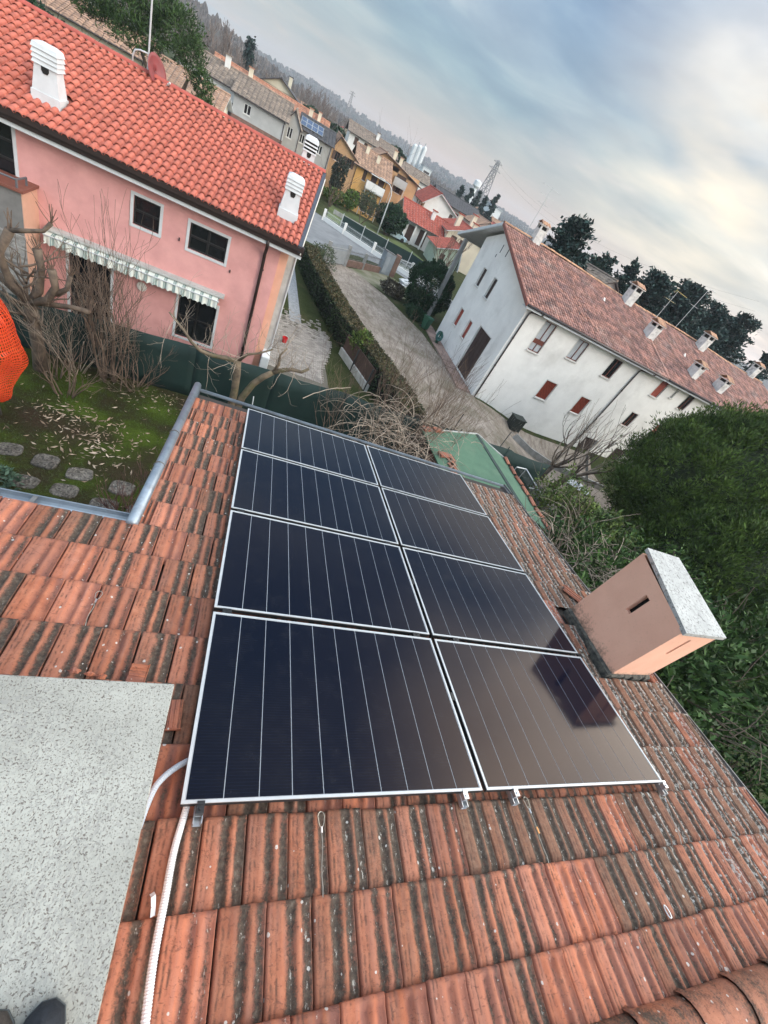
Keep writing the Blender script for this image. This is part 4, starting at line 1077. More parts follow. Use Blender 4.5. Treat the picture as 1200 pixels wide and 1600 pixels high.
mb = MB(); mb.box(-.06, -.06, -.14, .06, .06, -.01); mb.tube([(0, 0, -.1), (-.1, .05, -.25)], .03, 6); obj('dish_bracket', mb, M_CONC2, dish, DM)
# red bucket and small things by the corner
bm_ = T(1.42, 21.2, G)
bk = thing('bucket', 'small red bucket on the paving behind the pink house corner', 'bucket', M=bm_)
mb = MB(); mb.tube([(0, 0, .03), (0, 0, .30)], [.11, .15], 12, caps=False); obj('bucket_body', mb, mk('red_plastic', (.55, .02, .025), None, 4, .4), bk, bm_).modifiers.new('t', 'SOLIDIFY').thickness = .008
mb = MB(); mb.tube([(.15 * math.cos(a), 0, .29 + .12 * math.sin(a)) for a in [PI * i / 8 for i in range(9)]], .006, 4); obj('handle', mb, M_SILV, bk, bm_)
# ------------------------------------------------------------------ long white house
M_WHR = mk('white_render', (.82, .80, .76), (.72, .70, .665), .8, .9, .12, 30, dirt=(.48, .46, .42, .45), dscale=.6)
M_RED = mk('red_shutter', (.33, .055, .03), (.26, .045, .028), 6, .65)
M_WOOD = mk('brown_frame', (.16, .040, .022), (.12, .03, .02), 6, .6)
M_DKWOOD = mk('dark_wood', (.045, .022, .018), (.03, .016, .014), 5, .65, stretch=(8, 8, .6))
M_CURT = mk('curtain_grey', (.48, .50, .52), (.34, .36, .38), 4, .5, stretch=(6, 1, .5))
M_SILL = mk('sill_stone', (.66, .64, .60), (.58, .56, .52), 6, .8)
M_DPIPE = mk('brown_pipe', (.060, .045, .042), None, 5, .5)
M_WTILE = mk('mottled_roof_tile', (.37, .18, .13), (.19, .105, .09), 1.3, .85, .2, 40, rand=.42, island=True, detail=8, dirt=(.30, .24, .20, .6), dscale=.55)
MW = T(14.36, 24.32, G) @ RZ(rad(2))        # x along the front, y along the gable, z up
wh = thing('white_house', 'long white two storey house with a mottled brown tiled roof and red shutters', 'house', M=MW)
FL = 33.0
front = {   # x0,z0,x1,z1 : kind
 'shut0': (1.64, -2.60, 2.56, -.68, 'curtain'), 'shut1': (4.60, -2.04, 5.56, -.72, 'curtain'), 'b': (8.10, -2.08, 8.98, -.76, 'dark'),
 'c': (13.22, -1.82, 14.02, -.58, 'red'), 'd': (15.03, -1.38, 15.27, -.58, 'slit'), 'e': (16.50, -1.80, 17.30, -.58, 'dark'), 'e2': (20.6, -1.80, 21.5, -.58, 'red'), 'e3': (24.2, -1.8, 25.1, -.58, 'dark'),
 'l0': (4.53, -5.15, 5.53, -3.82, 'lattice'), 'l1': (8.03, -5.17, 9.00, -3.88, 'lattice'), 'l2': (13.14, -4.58, 13.92, -3.42, 'dark'), 'l3': (16.42, -4.74, 17.28, -3.46, 'red'),
 'g0': (11.18, -8.10, 12.60, -6.50, 'door'), 'g1': (14.78, -8.15, 16.15, -6.45, 'door')}
BZ = -2.6
mb = MB(); mb.wall((0, 0, BZ), (1, 0, 0), (0, 0, 1), FL, Z(-.40) - BZ, [(a[0], Z(a[1]) - BZ, a[2], Z(a[3]) - BZ) for a in front.values()], .16)
gab = {'u1': (7.42, -1.79, 8.05, -.58), 'u2': (5.20, -1.92, 5.80, -.60), 'lo1': (7.46, -4.90, 8.18, -3.64), 'lo2': (5.25, -4.98, 5.88, -3.70), 'door': (1.80, -6.62, 4.00, -3.36)}
GW = 10.25
gz = Z(.32)
mb.wall((0, GW, BZ), (0, -1, 0), (0, 0, 1), GW, Z(-.40) - BZ, [(GW - a[2], Z(a[1]) - BZ, GW - a[0], Z(a[3]) - BZ) for a in gab.values()], .16)
mb.quad((0, GW, Z(-.40)), (0, 0, Z(-.40)), (0, 7.40, Z(1.93)), (0, GW, Z(.98)))
mb.quad((FL, 0, BZ), (FL, GW, BZ), (FL, GW, Z(.9)), (FL, 7.4, Z(1.9)), (FL, 0, Z(-.4))); mb.quad((FL, GW, BZ), (0, GW, BZ), (0, GW, Z(.98)), (FL, GW, Z(.98)))
obj('wall', mb, M_WHR, wh, MW)
mb = MB(); mb.box(.2, .25, BZ, FL - .2, GW - .2, Z(-.45)); obj('dark_interior', mb, M_DARKIN, wh, MW)
def wwin(a, kind, face):
    x0, z0, x1, z1 = a[0], Z(a[1]), a[2], Z(a[3])
    M_ = MW if face == 'f' else MW @ RZ(rad(-90)) @ Matrix.Scale(-1, 4, (1, 0, 0))
    # for the gable: local x = distance along the gable, y into the house
    if face == 'g': M_ = MW @ Matrix(((0, 1, 0, 0), (1, 0, 0, 0), (0, 0, 1, 0), (0, 0, 0, 1)))
    base = {'red': M_RED, 'lattice': M_WOOD, 'dark': M_DKWOOD, 'curtain': M_CURT, 'slit': M_CONC, 'door': M_DKWOOD, 'gdoor': M_DKWOOD, 'gred': M_RED, 'gdark': M_DKWOOD}[kind]
    w = obj('window' if 'door' not in kind else 'door', MB().box(x0 + .003, .10, z0 + .003, x1 - .003, .14, z1 - .003), base, wh, M_)
    if kind in ('curtain', 'dark'):
        mb = MB(); t_ = .055
        for xx in (x0, (x0 + x1) / 2 - t_ / 2, x1 - t_): mb.box(xx + .004, .05, z0 + .004, xx + t_ - .004, .098, z1 - .004)
        for zz in (z0, z1 - t_): mb.box(x0 + .006, .055, zz + .004, x1 - .006, .095, zz + t_ - .004)
        if kind == 'curtain' and z1 - z0 > 1.6: mb.box(x0 + .06, .050, z0 + .50, x1 - .06, .097, z0 + .78)
        obj('window_frame', mb, M_WOOD, w, M_)
        for q in (0, 1):
            xa = x0 + .06 + q * (x1 - x0) / 2; mb = MB(); mb.box(xa, .090, z0 + .06, xa + (x1 - x0) / 2 - .10, .0985, z1 - .06); obj('pane', mb, M_CURT if kind == 'curtain' else M_GLASS, w, M_)
    if kind in ('red', 'gred', 'gdark'):
        n = max(int((z1 - z0) / .10), 4); mb = MB()
        for i in range(n): zz = z0 + .03 + (z1 - z0 - .06) * i / n; mb.box(x0 + .04, .075, zz, x1 - .04, .099, zz + .055)
        obj('louvre', mb, base, w, M_, kind='stuff')
    if kind == 'lattice':
        mb = MB(); cx = (x0 + x1) / 2
        n = 9
        for i in range(-n, n + 1):
            for sgn in (1, -1):
                c0 = cx + i * .16
                pts = []
                for zz in (z0 + .03, z1 - .03):
                    pts.append((c0 + sgn * (zz - (z0 + z1) / 2), zz))
                (xa, za), (xb, zb_) = pts
                # clip to the opening
                def clip(xa, za, xb, zb_):
                    lo, hi = x0 + .03, x1 - .03
                    P = []
                    for t_ in (0.0, 1.0):
                        P.append((xa + (xb - xa) * t_, za + (zb_ - za) * t_))
                    dx = xb - xa
                    ts = sorted(((lo - xa) / dx, (hi - xa) / dx)); a_, b_ = max(0, ts[0]), min(1, ts[1])
                    if a_ >= b_: return None
                    return (xa + dx * a_, za + (zb_ - za) * a_, xa + dx * b_, za + (zb_ - za) * b_)
                c = clip(xa, za, xb, zb_)
                if c: mb.beam((c[0], .085 if sgn > 0 else .070, c[1]), (c[2], .085 if sgn > 0 else .070, c[3]), .014, .028, up=(0, 1, 0))
        obj('lattice_shutter', mb, mk('lattice_red', (.42, .075, .035), None, 4, .6), w, M_)
    if 'door' in kind:
        n = 4 if face == 'g' else 3
        for i in range(n):
            xa = x0 + .03 + (x1 - x0 - .06) * i / n
            k = 5 if face == 'g' else 1
            for j in range(k):
                za = z0 + .04 + (z1 - z0 - .08) * j / k
                mb = MB(); mb.box(xa + .02, .078, za + .02, xa + (x1 - x0 - .06) / n - .02, .099, za + (z1 - z0 - .08) / k - .02); obj('door_panel', mb, M_DKWOOD, w, M_)
    mb = MB()
    if 'door' not in kind: mb.box(x0 - .07, -.09, z0 - .075, x1 + .07, .04, z0 - .003)
    t_ = .07
    mb.box(x0 - t_, -.012, z0, x0 - .001, .0, z1 + t_); mb.box(x1 + .001, -.012, z0, x1 + t_, .0, z1 + t_); mb.box(x0, -.012, z1 + .001, x1, .0, z1 + t_)
    obj('window_surround', mb, M_SILL, w, M_)
for k, a in front.items(): wwin(a[:4], a[4], 'f')
wwin(gab['u1'], 'gdark', 'g'); wwin(gab['u2'], 'gdark', 'g'); wwin(gab['lo1'], 'gred', 'g'); wwin(gab['lo2'], 'gred', 'g'); wwin(gab['door'], 'gdoor', 'g')
for (a, b, c) in ((7.0, .72, 1.24), (5.96, .72, 1.27), (7.30, .35, .55)):
    mb = MB(); mb.box(-.008, a, Z(b), .002, a + .10, Z(c)); obj('vent_slit', mb, M_DARKIN, wh, MW)
# roof
WP = rad(17.5); EY, EZW = -.58, Z(-.30)
SW = (7.60 - EY) / math.cos(WP)
RW = MW @ T(0, EY, EZW) @ Matrix.Rotation(WP, 4, 'X')
mb = MB(); mb.box(-.55, .03, -.20, FL + .3, SW, -.05); obj('roof_deck', mb, M_WHITE, wh, RW)
SR = 6.9 / math.cos(WP)
RWB = MW @ T(0, 7.60, EZW + SW * math.sin(WP)) @ Matrix.Rotation(-WP, 4, 'X')
mb = MB(); mb.box(-.55, 0, -.20, FL + .3, SR, -.05); obj('back_roof_deck', mb, M_WHITE, wh, RWB)
mb = MB(); mb.box(-.55, 0, -.049, FL + .3, SR, .02); obj('back_roof_tiles', mb, M_WTILE, wh, RWB)
mb = MB(); tw, tl = .235, .335
nr = int(SW / tl); x = -.52
while x < FL + .2:
    for r in range(nr):
        h = R.gauss(0, .004); s0 = r * tl + R.gauss(0, .006); s1 = s0 + tl + .03; b = len(mb.v); xx = x + R.gauss(0, .004)
        lift = R.uniform(.03, .06) if (4.2 < x < 5.6 and 1.0 < s0 < 4.2 and R.random() < .28) else 0
        for s_, up in ((s0, .022 + lift), (s1, -.002 + lift)):
            for u_, z_ in ((0, -.03), (.035, .03), (.10, .048), (.165, .03), (.20, -.02), (.235, -.03)):
                mb.v.append((xx + u_, s_, z_ + up + h))
        for i in range(5): mb.f.append((b + i, b + i + 1, b + 7 + i, b + 6 + i))
        bb = len(mb.v)
        for u_, z_ in ((.035, -.03), (.10, -.03), (.165, -.03)): mb.v.append((xx + u_, s0 + .004, z_ + h))
        mb.f += [(b + 1, bb, bb + 1, b + 2), (b + 2, bb + 1, bb + 2, b + 3)]
    x += tw
obj('roof_tile', mb, M_WTILE, wh, RW, kind='stuff')
M_WRIDGE = mk('orange_ridge', (.46, .26, .15), (.34, .18, .11), 3, .85, rand=.2)
for i in range(80):
    x0 = -.55 + i * .42
    if x0 > FL: break
    mb = MB()
    for xx, r in ((0, .12), (.42, .105)):
        for k in range(7): a = PI * k / 6; mb.v.append((xx, math.cos(a) * r, math.sin(a) * r * .8))
    for k in range(6): mb.f.append((k, 7 + k, 8 + k, k + 1))
    obj('ridge_tile', mb, M_WRIDGE, wh, MW @ T(x0, 7.60, EZW + SW * math.sin(WP) + .02 + R.uniform(-.01, .012) + .05 * math.sin(i * .16)), smooth=True)
# step in the roof where the two parts of the house meet
mb = MB(); mb.box(12.75, .0, .0, 12.93, SW * .62, .09); obj('verge_step', mb, M_WTILE, wh, RW)
mb = MB()
mb.prism([(-.60, EY, EZW - .16), (-.60, 7.6, EZW + SW * math.sin(WP) - .16), (-.60, 7.6, EZW + SW * math.sin(WP) + .05), (-.60, EY, EZW + .06)], (.06, 0, 0))
obj('verge_board', mb, mk('verge_tile_red', (.26, .10, .075), (.18, .07, .055), 6, .85), wh, MW)
mb = MB(); zr = EZW + SW * math.sin(WP)
mb.prism([(-.60, 7.6, zr - .18), (-.60, 14.5, zr - 6.9 * math.tan(WP) - .18), (-.60, 14.5, zr - 6.9 * math.tan(WP) + .02), (-.60, 7.6, zr + .02)], (.06, 0, 0))
obj('verge_fascia', mb, M_WHITE, wh, MW)
mb = MB(); mb.box(-.5, EY - .01, EZW - .23, 12.8, -.002, EZW - .17); mb.box(13.0, EY - .01, EZW - .23, FL, -.002, EZW - .17); obj('soffit', mb, M_WHITE, wh, MW)
mb = MB(); mb.tube([(-.5, EY - .06, EZW - .04), (12.75, EY - .06, EZW - .06)], .065, 8); mb.tube([(12.95, EY - .06, EZW - .04), (FL, EY - .06, EZW - .06)], .065, 8); obj('gutter', mb, M_DPIPE, wh, MW, smooth=True)
for xs_, xe in ((.80, .22), (11.5, 10.62), (20.0, 19.3)):
    mb = MB(); mb.tube([(xs_, EY - .06, EZW - .08), (xs_ - .02, EY - .05, EZW - .20), (xe + .08, -.10, Z(-.66)), (xe, -.075, Z(-.80)), (xe, -.075, BZ + .2)], .052, 8); obj('downpipe', mb, M_DPIPE, wh, MW, smooth=True)
    for zz in (-2.4, -4.3):
        mb = MB(); mb.tube([(xe, -.075, Z(zz)), (xe, -.075, Z(zz) + .06)], .07, 8); obj('pipe_clip', mb, M_DPIPE, wh, MW)
# covered porch at the far side: concrete column
mb = MB(); mb.box(-.35, 13.0, .0, -.05, 13.3, Z(.05)); obj('column', mb, mk('column_concrete', (.30, .30, .29), (.22, .22, .21), 1.5, .9, .2), wh, MW)
# chimneys
M_SOOT = mk('chimney_render', (.66, .65, .62), (.50, .49, .47), 3, .9, .2, dirt=(.10, .09, .09, .7), dscale=2.5)
def tchim(x, s_, w, d, h, lab, gable=False):
    p = RW @ Vector((x, s_, 0)); M_ = T(*p) @ RZ(rad(2))
    c = obj('chimney', MB().box(-w / 2, -d / 2, -.5, w / 2, d / 2, h * .72), M_SOOT, wh, M_, label=lab)
    mb = MB()
    for a in (-1, 1):
        for b_ in (-1, 1): mb.box(a * w * .43 - .05, b_ * d * .43 - .05, h * .72, a * w * .43 + .05, b_ * d * .43 + .05, h * .93)
    obj('post', mb, M_SOOT, c, M_)
    mb = MB(); mb.box(-w * .34, -d * .34, h * .70, w * .34, d * .34, h * .90); obj('flue', mb, M_DARKIN, c, M_)
    mb = MB(); mb.box(-w * .64, -d * .64, h * .93, w * .64, d * .64, h * .97); obj('cap_slab', mb, M_SILL, c, M_)
    for i in range(4):
        for sg in (-1, 1):
            xa = -w * .64 + (w * 1.28) * i / 4
            mb = MB(); b2 = 0
            for yy, zz in ((sg * d * .70, h * .965), (0, h * .965 + d * .30)):
                for k in range(5): a = PI * k / 4; mb.v.append((xa + w * .16 - math.cos(a) * w * .15, yy, zz + math.sin(a) * .05))
            for k in range(4): mb.f.append((k, k + 1, 6 + k, 5 + k))
            obj('cap_tile', mb, M_WRIDGE, c, M_)
    mb = MB(); mb.box(-w * .52, -d * .52, h * .62, w * .52, d * .52, h * .68); obj('collar', mb, M_SILL, c, M_)
tchim(2.20, SW - .05, .62, .62, 1.10, 'tall chimney at the gable end of the ridge')
tchim(11.75, SW - .75, .75, .75, 1.30, 'widest chimney just below the ridge, left of the aerials')
tchim(12.75, SW * .52, .72, .80, 1.05, 'chimney in the middle of the slope at the roof step')
tchim(21.6, SW - .85, .75, .75, 1.25, 'chimney below the ridge, right of the aerials')
tchim(17.0, 2.3, .62, .80, .95, 'left chimney of the pair near the lower eave')
tchim(20.5, 2.3, .66, .85, .95, 'right chimney of the pair near the lower eave')
tchim(30.6, SW - .1, .70, .70, 1.15, 'chimney at the far right end of the ridge')
for x, s_, lab in ((8.3, 5.9, 'left small white roof vent'), (17.5, 4.7, 'right small white roof vent')):
    mb = MB(); mb.prism([(-.12, -.2, .02), (.12, -.2, .02), (.12, .2, .02), (-.12, .2, .02)], (0, 0, .06)); mb.prism([(-.11, -.19, .08), (.11, -.19, .08), (.11, .12, .24), (-.11, .12, .24)], (0, .02, .02))
    obj('roof_vent', mb, M_SILL, wh, RW @ T(x, s_, 0) @ Matrix.Scale(.7, 4), label=lab)
# aerials
def aerial(x, s_, h, lab, kind):
    p = RW @ Vector((x, s_, 0)); a = thing('tv_aerial', lab, 'aerial', p, group='TV aerials on the white house')
    MM = T(*p) @ RZ(rad(2))
    mb = MB(); mb.tube([(0, 0, -.2), (0, 0, h)], .022, 6); obj('mast', mb, M_SILV, a, MM)
    if kind == 0:
        mb = MB(); mb.tube([(-.15, 0, h - .02), (1.15, .0, h - .06)], .014, 5)
        for i in range(7): mb.tube([(-.05 + i * .17, -.16 + .01 * i, h - .03 - .006 * i), (-.05 + i * .17, .16 - .01 * i, h - .03 - .006 * i)], .007, 4)
        for zz in (.14, -.14): mb.tube([(-.2, -.25, h + zz), (-.2, .25, h + zz)], .007, 4)
        mb.tube([(-.2, 0, h - .16), (-.2, 0, h + .16)], .01, 4)
        obj('beam', mb, mk('yellow_aerial', (.52, .42, .12), None, 4, .5), a, MM)
        mb = MB(); mb.tube([(-.55, 0, h - .75), (.45, 0, h - .75)], .014, 5)
        for i in range(4): mb.tube([(-.5 + i * .3, -.3, h - .75), (-.5 + i * .3, .3, h - .75)], .008, 4)
        obj('cross_beam', mb, mk('pale_yellow_aerial', (.58, .52, .30), None, 4, .5), a, MM)
    elif kind == 1:
        mb = MB(); mb.tube([(0, 0, h), (.10, 0, h + .12), (.55, 0, h + .14)], .03, 6); mb.box(.3, -.08, h + .10, .8, .08, h + .16); obj('head', mb, M_SILV, a, MM)
        mb = MB(); mb.tube([(-.45, 0, h * .60), (.45, 0, h * .60)], .012, 5)
        for i in range(4): mb.tube([(-.4 + i * .27, -.22, h * .60), (-.4 + i * .27, .22, h * .60)], .007, 4)
        obj('cross_beam', mb, M_SILV, a, MM)
    else:
        for zz, l in ((h - .1, .7), (h - .55, .55), (h - 1.0, .4)):
            mb = MB(); mb.tube([(-l, 0, zz), (l, 0, zz)], .014, 5)
            for i in range(5): mb.tube([(-l + i * l / 2, -.25, zz), (-l + i * l / 2, .25, zz)], .008, 4)
            obj('cross_beam', mb, M_SILV, a, MM)
aerial(14.5, SW - 1.6, 2.6, 'yellow TV aerial with two cross beams, behind the middle chimney', 0)
aerial(18.5, SW + .0, 3.3, 'tall grey mast with a lamp like head on the ridge', 1)
aerial(1.35, SW + .1, 2.9, 'thin TV aerial standing behind the gable end chimney', 2)
# walkway slabs along the gable
wk = sheet('walkway', [(13.0, 24.3), (14.30, 24.3), (14.05, 36.0), (12.9, 36.0)], mk('walkway_bed', (.17, .13, .11), None, 3, .95), .012)
M_WSLAB = mk('reddish_slab', (.30, .20, .16), (.22, .15, .125), 3, .9, .3, 30, rand=.22)
for i in range(11):
    y0 = 24.5 + i * 1.05
    mb = MB(); xo = 14.27 - (i * 1.05) * .035; mb.box(xo - 1.05 + R.uniform(-.05, .05), y0, G + .02, xo - .02, y0 + .98, G + .075 + R.uniform(-.01, .01)); obj('slab', mb, M_WSLAB, wk)
# wheeled bin
MBN = T(12.75, 34.3, G + .01) @ RZ(rad(25))
bn = thing('wheeled_bin', 'green wheeled rubbish bin at the edge of the gravel drive', 'bin', M=MBN)
M_GRN = mk('green_plastic', (.015, .085, .045), (.012, .07, .038), 5, .45)
mb = MB(); n_ = 0
for z_, a_, b_ in ((.06, .22, .22), (.95, .29, .33)): mb.v.extend([(-a_, -b_, z_), (a_, -b_, z_), (a_, b_, z_), (-a_, b_, z_)])
mb.f.extend([(0, 1, 5, 4), (1, 2, 6, 5), (2, 3, 7, 6), (3, 0, 4, 7), (0, 3, 2, 1)]); obj('body', mb, M_GRN, bn, MBN)
mb = MB(); mb.prism([(-.31, -.37, .955), (-.31, .37, .955), (-.31, .34, 1.02), (-.31, -.30, 1.05)], (.62, 0, 0)); mb.tube([(-.25, .40, .98), (.25, .40, .98)], .02, 6); obj('lid', mb, M_GRN, bn, MBN)
for sx in (-.27, .27):
    mb = MB(); mb.tube([(sx - .03, .24, .10), (sx + .03, .24, .10)], .10, 12); obj('wheel', mb, M_BLACK, bn, MBN)
mb = MB(); mb.box(-.08, -.345, .55, .08, -.30, .72, Matrix.Rotation(-.12, 4, 'X')); obj('label_plate', mb, M_WHITE, bn, MBN)
# green garden sacks / hose heap
MH = T(13.35, 31.9, G + .02)
hs = thing('hose_coil', 'coiled dark green garden hose hung against the walkway edge', 'hose', M=MH)
mb = MB(); pts = []
for i in range(150):
    a = i * .42; r = .40 + .10 * math.sin(i * .37); pts.append((math.cos(a) * r * .45 + .02 * math.sin(i), math.sin(a) * r * .8, .50 + .48 * math.sin(a * 1.0 + .6) * r + i * .0012))
mb.tube(pts, .045, 6); obj('hose', mb, mk('hose_green', (.008, .075, .062), None, 4, .45), hs, MH, smooth=True)
mb = MB(); mb.box(-.12, -.1, 0, .12, .1, .5); mb.tube([(0, 0, .4), (0, 0, 1.0)], .05, 8); obj('reel_stand', mb, M_GRN, hs, MH)
# black crate by the wall, white sheet, leaning pole, low wall
def ground_pt(x, y): return T(x, y, ground_z(x, y))
MBX = ground_pt(18.3, 23.6) @ RZ(rad(2)) @ Matrix.Scale(.86, 4)
ct = thing('crate', 'black ribbed plastic compost crate against the white house wall', 'crate', M=MBX)
M_DG = mk('dark_green_plastic', (.022, .03, .026), None, 5, .6)
mb = MB()
for i in range(8): mb.box(-.52, -.42, .04 + i * .125, .52, -.38, .13 + i * .125); mb.box(-.52, .38, .04 + i * .125, .52, .42, .13 + i * .125); mb.box(-.52, -.379, .04 + i * .125, -.48, .379, .13 + i * .125); mb.box(.48, -.379, .04 + i * .125, .52, .379, .13 + i * .125)
obj('slat_side', mb, M_DG, ct, MBX)
mb = MB()
for a in (-.53, .47):
    for b_ in (-.43, .37): mb.box(a, b_, 0, a + .06, b_ + .06, 1.06)
obj('corner_post', mb, M_DG, ct, MBX)
mb = MB(); mb.box(-.58, -.48, 1.062, .58, .48, 1.12); obj('lid', mb, M_DG, ct, MBX)
MBT = ground_pt(23.0, 19.6) @ RZ(rad(-25))
bt = thing('sheet_bundle', 'crumpled white plastic sheet lying on bare soil near the hedge', 'plastic sheet', M=MBT)
mb = MB()
for j in range(9):
    for i in range(13):
        x, y = -.9 + i * .15, -.55 + j * .137
        mb.v.append((x, y, .10 + .16 * abs(noise.noise((x * 2.5, y * 2.5, 2))) + (.25 * math.exp(-((x / .6) ** 2 + (y / .3) ** 2)))))
for j in range(8):
    for i in range(12): a = j * 13 + i; mb.f.append((a, a + 1, a + 14, a + 13))
obj('sheet', mb, M_WHITE, bt, MBT).modifiers.new('t', 'SOLIDIFY').thickness = .02
lw = thing('garden_wall', 'low grey concrete kerb wall running in front of the white house', 'wall', (20, 21, ground_z(20, 21)))
pts = [(17.6, 21.9), (19.2, 21.6), (21.2, 21.2), (23.5, 20.8), (26, 20.4)]
for a, b in zip(pts, pts[1:]):
    za, zb = ground_z(*a), ground_z(*b); mb = MB(); mb.beam((a[0], a[1], za + .15), (b[0], b[1], zb + .15), .14, .55); obj('wall_section', mb, M_CONC, lw)
pl = thing('leaning_post', 'grey concrete post leaning beside the bare tree before the white house', 'post', (25.0, 20.9, ground_z(25, 20.9)))
mb = MB(); mb.beam((21.5, 19.7, -5.7), (24.4, 20.0, ground_z(24.4, 20) - .1), .13, .13); obj('post', mb, M_CONC, pl)

# ------------------------------------------------------------------ green shed behind our eave
M_FELT = mk('green_roof_felt', (.085, .165, .105), (.062, .125, .082), 1.6, .95, .3, 120, dirt=(.13, .17, .12, .5), dscale=1.5)
sh = thing('garden_shed', 'small shed with a worn green felt roof edged with loose terracotta tiles', 'shed', (8.6, 11, G))
zs = -4.25
A0, A1, A2 = (6.55, 12.0), (7.7, 12.75), (9.25, 13.35)
mb = MB()
mb.prism([(6.35, 12.35, zs + .05), (9.2, 13.35, zs + .12), (9.9, 8.9, zs), (7.0, 8.0, zs - .1)], (0, 0, -.05)); obj('roof_slope', mb, M_FELT, sh)
mb = MB(); mb.prism([(9.24, 13.37, zs + .125), (10.45, 12.55, zs - .10), (10.95, 8.6, zs - .22), (9.95, 8.9, zs + .003)], (0, 0, -.05)); obj('roof_slope', mb, M_FELT, sh)
mb = MB(); mb.beam((9.20, 13.36, zs + .135), (9.92, 8.9, zs + .015), .16, .012); obj('roof_seam', mb, mk('dark_felt', (.03, .05, .045), None, 5, .9), sh)
mb = MB(); mb.beam((6.35, 12.37, zs + .07), (9.22, 13.38, zs + .14), .04, .05); mb.beam((9.22, 13.38, zs + .14), (10.47, 12.57, zs - .085), .04, .05); obj('edge_trim', mb, M_CONC2, sh)
mb = MB(); mb.box(7.1, 8.3, G, 10.3, 12.3, zs - .25); obj('wall', mb, mk('shed_red', (.12, .035, .025), None, 3, .8), sh)
for i in range(7):
    s_ = i / 6; x = 10.47 + (10.93 - 10.47) * s_; y = 12.3 + (8.9 - 12.3) * s_; z = zs - .06 - .12 * s_
    mb = MB(); rings = []
    for yy, r in ((-.24, .085), (.24, .105)):
        b = len(mb.v)
        for k in range(7): a = PI * k / 6; mb.v.append((math.cos(a) * r, yy, math.sin(a) * r * .8))
        rings.append(b)
    for k in range(6): mb.f.append((k, 7 + k, 8 + k, k + 1))
    x = tag(obj('cover_tile', mb, M_TILE, None, T(x + .02, y, z) @ RZ(R.uniform(-.12, .2) + .1), smooth=True), ['topmost', 'second', 'third', 'fourth', 'fifth', 'sixth', 'lowest'][i] + ' curved terracotta tile along the right edge of the green shed roof', 'tile', 'tiles along the shed roof edge', color=(.2, .03, 0, 1))
    x.modifiers.new('t', 'SOLIDIFY').thickness = .014
for x, y, z, r, lab in ((6.55, 12.38, zs + .085, .4, 'left one of two orange tiles at the top of the shed roof'), (7.05, 12.55, zs + .10, .35, 'right one of two orange tiles at the top of the shed roof'), (6.95, 11.0, zs + .05, .3, 'pale flat tile half way down the shed roof')):
    mb = MB(); mb.box(-.22, -.13, 0, .22, .13, .05); mb.box(-.21, -.12, .05, .02, .12, .075)
    tag(obj('flat_tile', mb, M_TILE, None, T(x, y, z) @ RZ(r)), lab, 'tile', 'flat tiles on the shed roof', color=(0, 0, 0, 1))
for k in range(4):
    mb = MB(); mb.box(-.13, -.2, 0, .13, .2, .02); tag(obj('stacked_tile', mb, M_TILE, None, T(7.15 + .05 * k, 10.2 + k * .28, zs + .03) @ RZ(.3 + R.uniform(-.1, .1))), ['lowest', 'second lowest', 'second highest', 'highest'][k] + ' dirty spare tile in the row under the dry vines on the shed', 'tile', 'spare tiles stacked on the shed', color=(.5, .05, 0, 1))
# white metal frame beside the shed
fr = thing('metal_frame', 'white tubular metal rack standing to the right of the shed roof', 'metal frame', (12.2, 11.8, G))
mb = MB()
P0, P1, P2, P3 = (11.75, 13.05, -4.8), (12.35, 13.15, -4.8), (12.5, 10.4, -4.85), (11.95, 10.4, -4.85)
for a, b in ((P0, P1), (P1, P2), (P2, P3)): mb.tube([a, b], .028, 6)
for s_ in (.5,): mb.tube([tuple(P1[i] + (P2[i] - P1[i]) * s_ for i in range(3)), tuple(P0[i] + (P3[i] - P0[i]) * s_ for i in range(3))], .024, 6)
obj('top_frame', mb, M_SILV, fr)
for p in (P0, P1, P2, P3):
    mb = MB(); mb.tube([p, (p[0], p[1], G)], .024, 6); obj('leg', mb, M_SILV, fr)
mb = MB()
for i in range(26): y = 10.5 + i * .1; mb.tube([(11.85, y, -4.86), (12.4, y, -4.86)], .006, 4)
obj('wire_grid', mb, M_ZINCD, fr)
# dark slatted netting on the soil behind the shed
nt_ = sheet('vegetable_bed', [(12.4, 12.4), (15.6, 12.6), (17.4, 16.6), (13.0, 16.9)], mk('wet_soil', (.055, .05, .045), (.03, .028, .026), 2.5, .95, .6, 30), .02)
mb = MB()
for i in range(34):
    y = 12.5 + i * .13
    for j in range(8): x = 12.5 + (y - 12.4) * .15 + j * .42; mb.beam((x, y, ground_z(x, y) + .05 + R.uniform(-.02, .02)), (x + .41, y + R.uniform(-.02, .02), ground_z(x + .4, y) + .05), .018, .02)
obj('bed_netting', mb, mk('grey_net', (.07, .072, .07), None, 5, .9), nt_, kind='stuff')
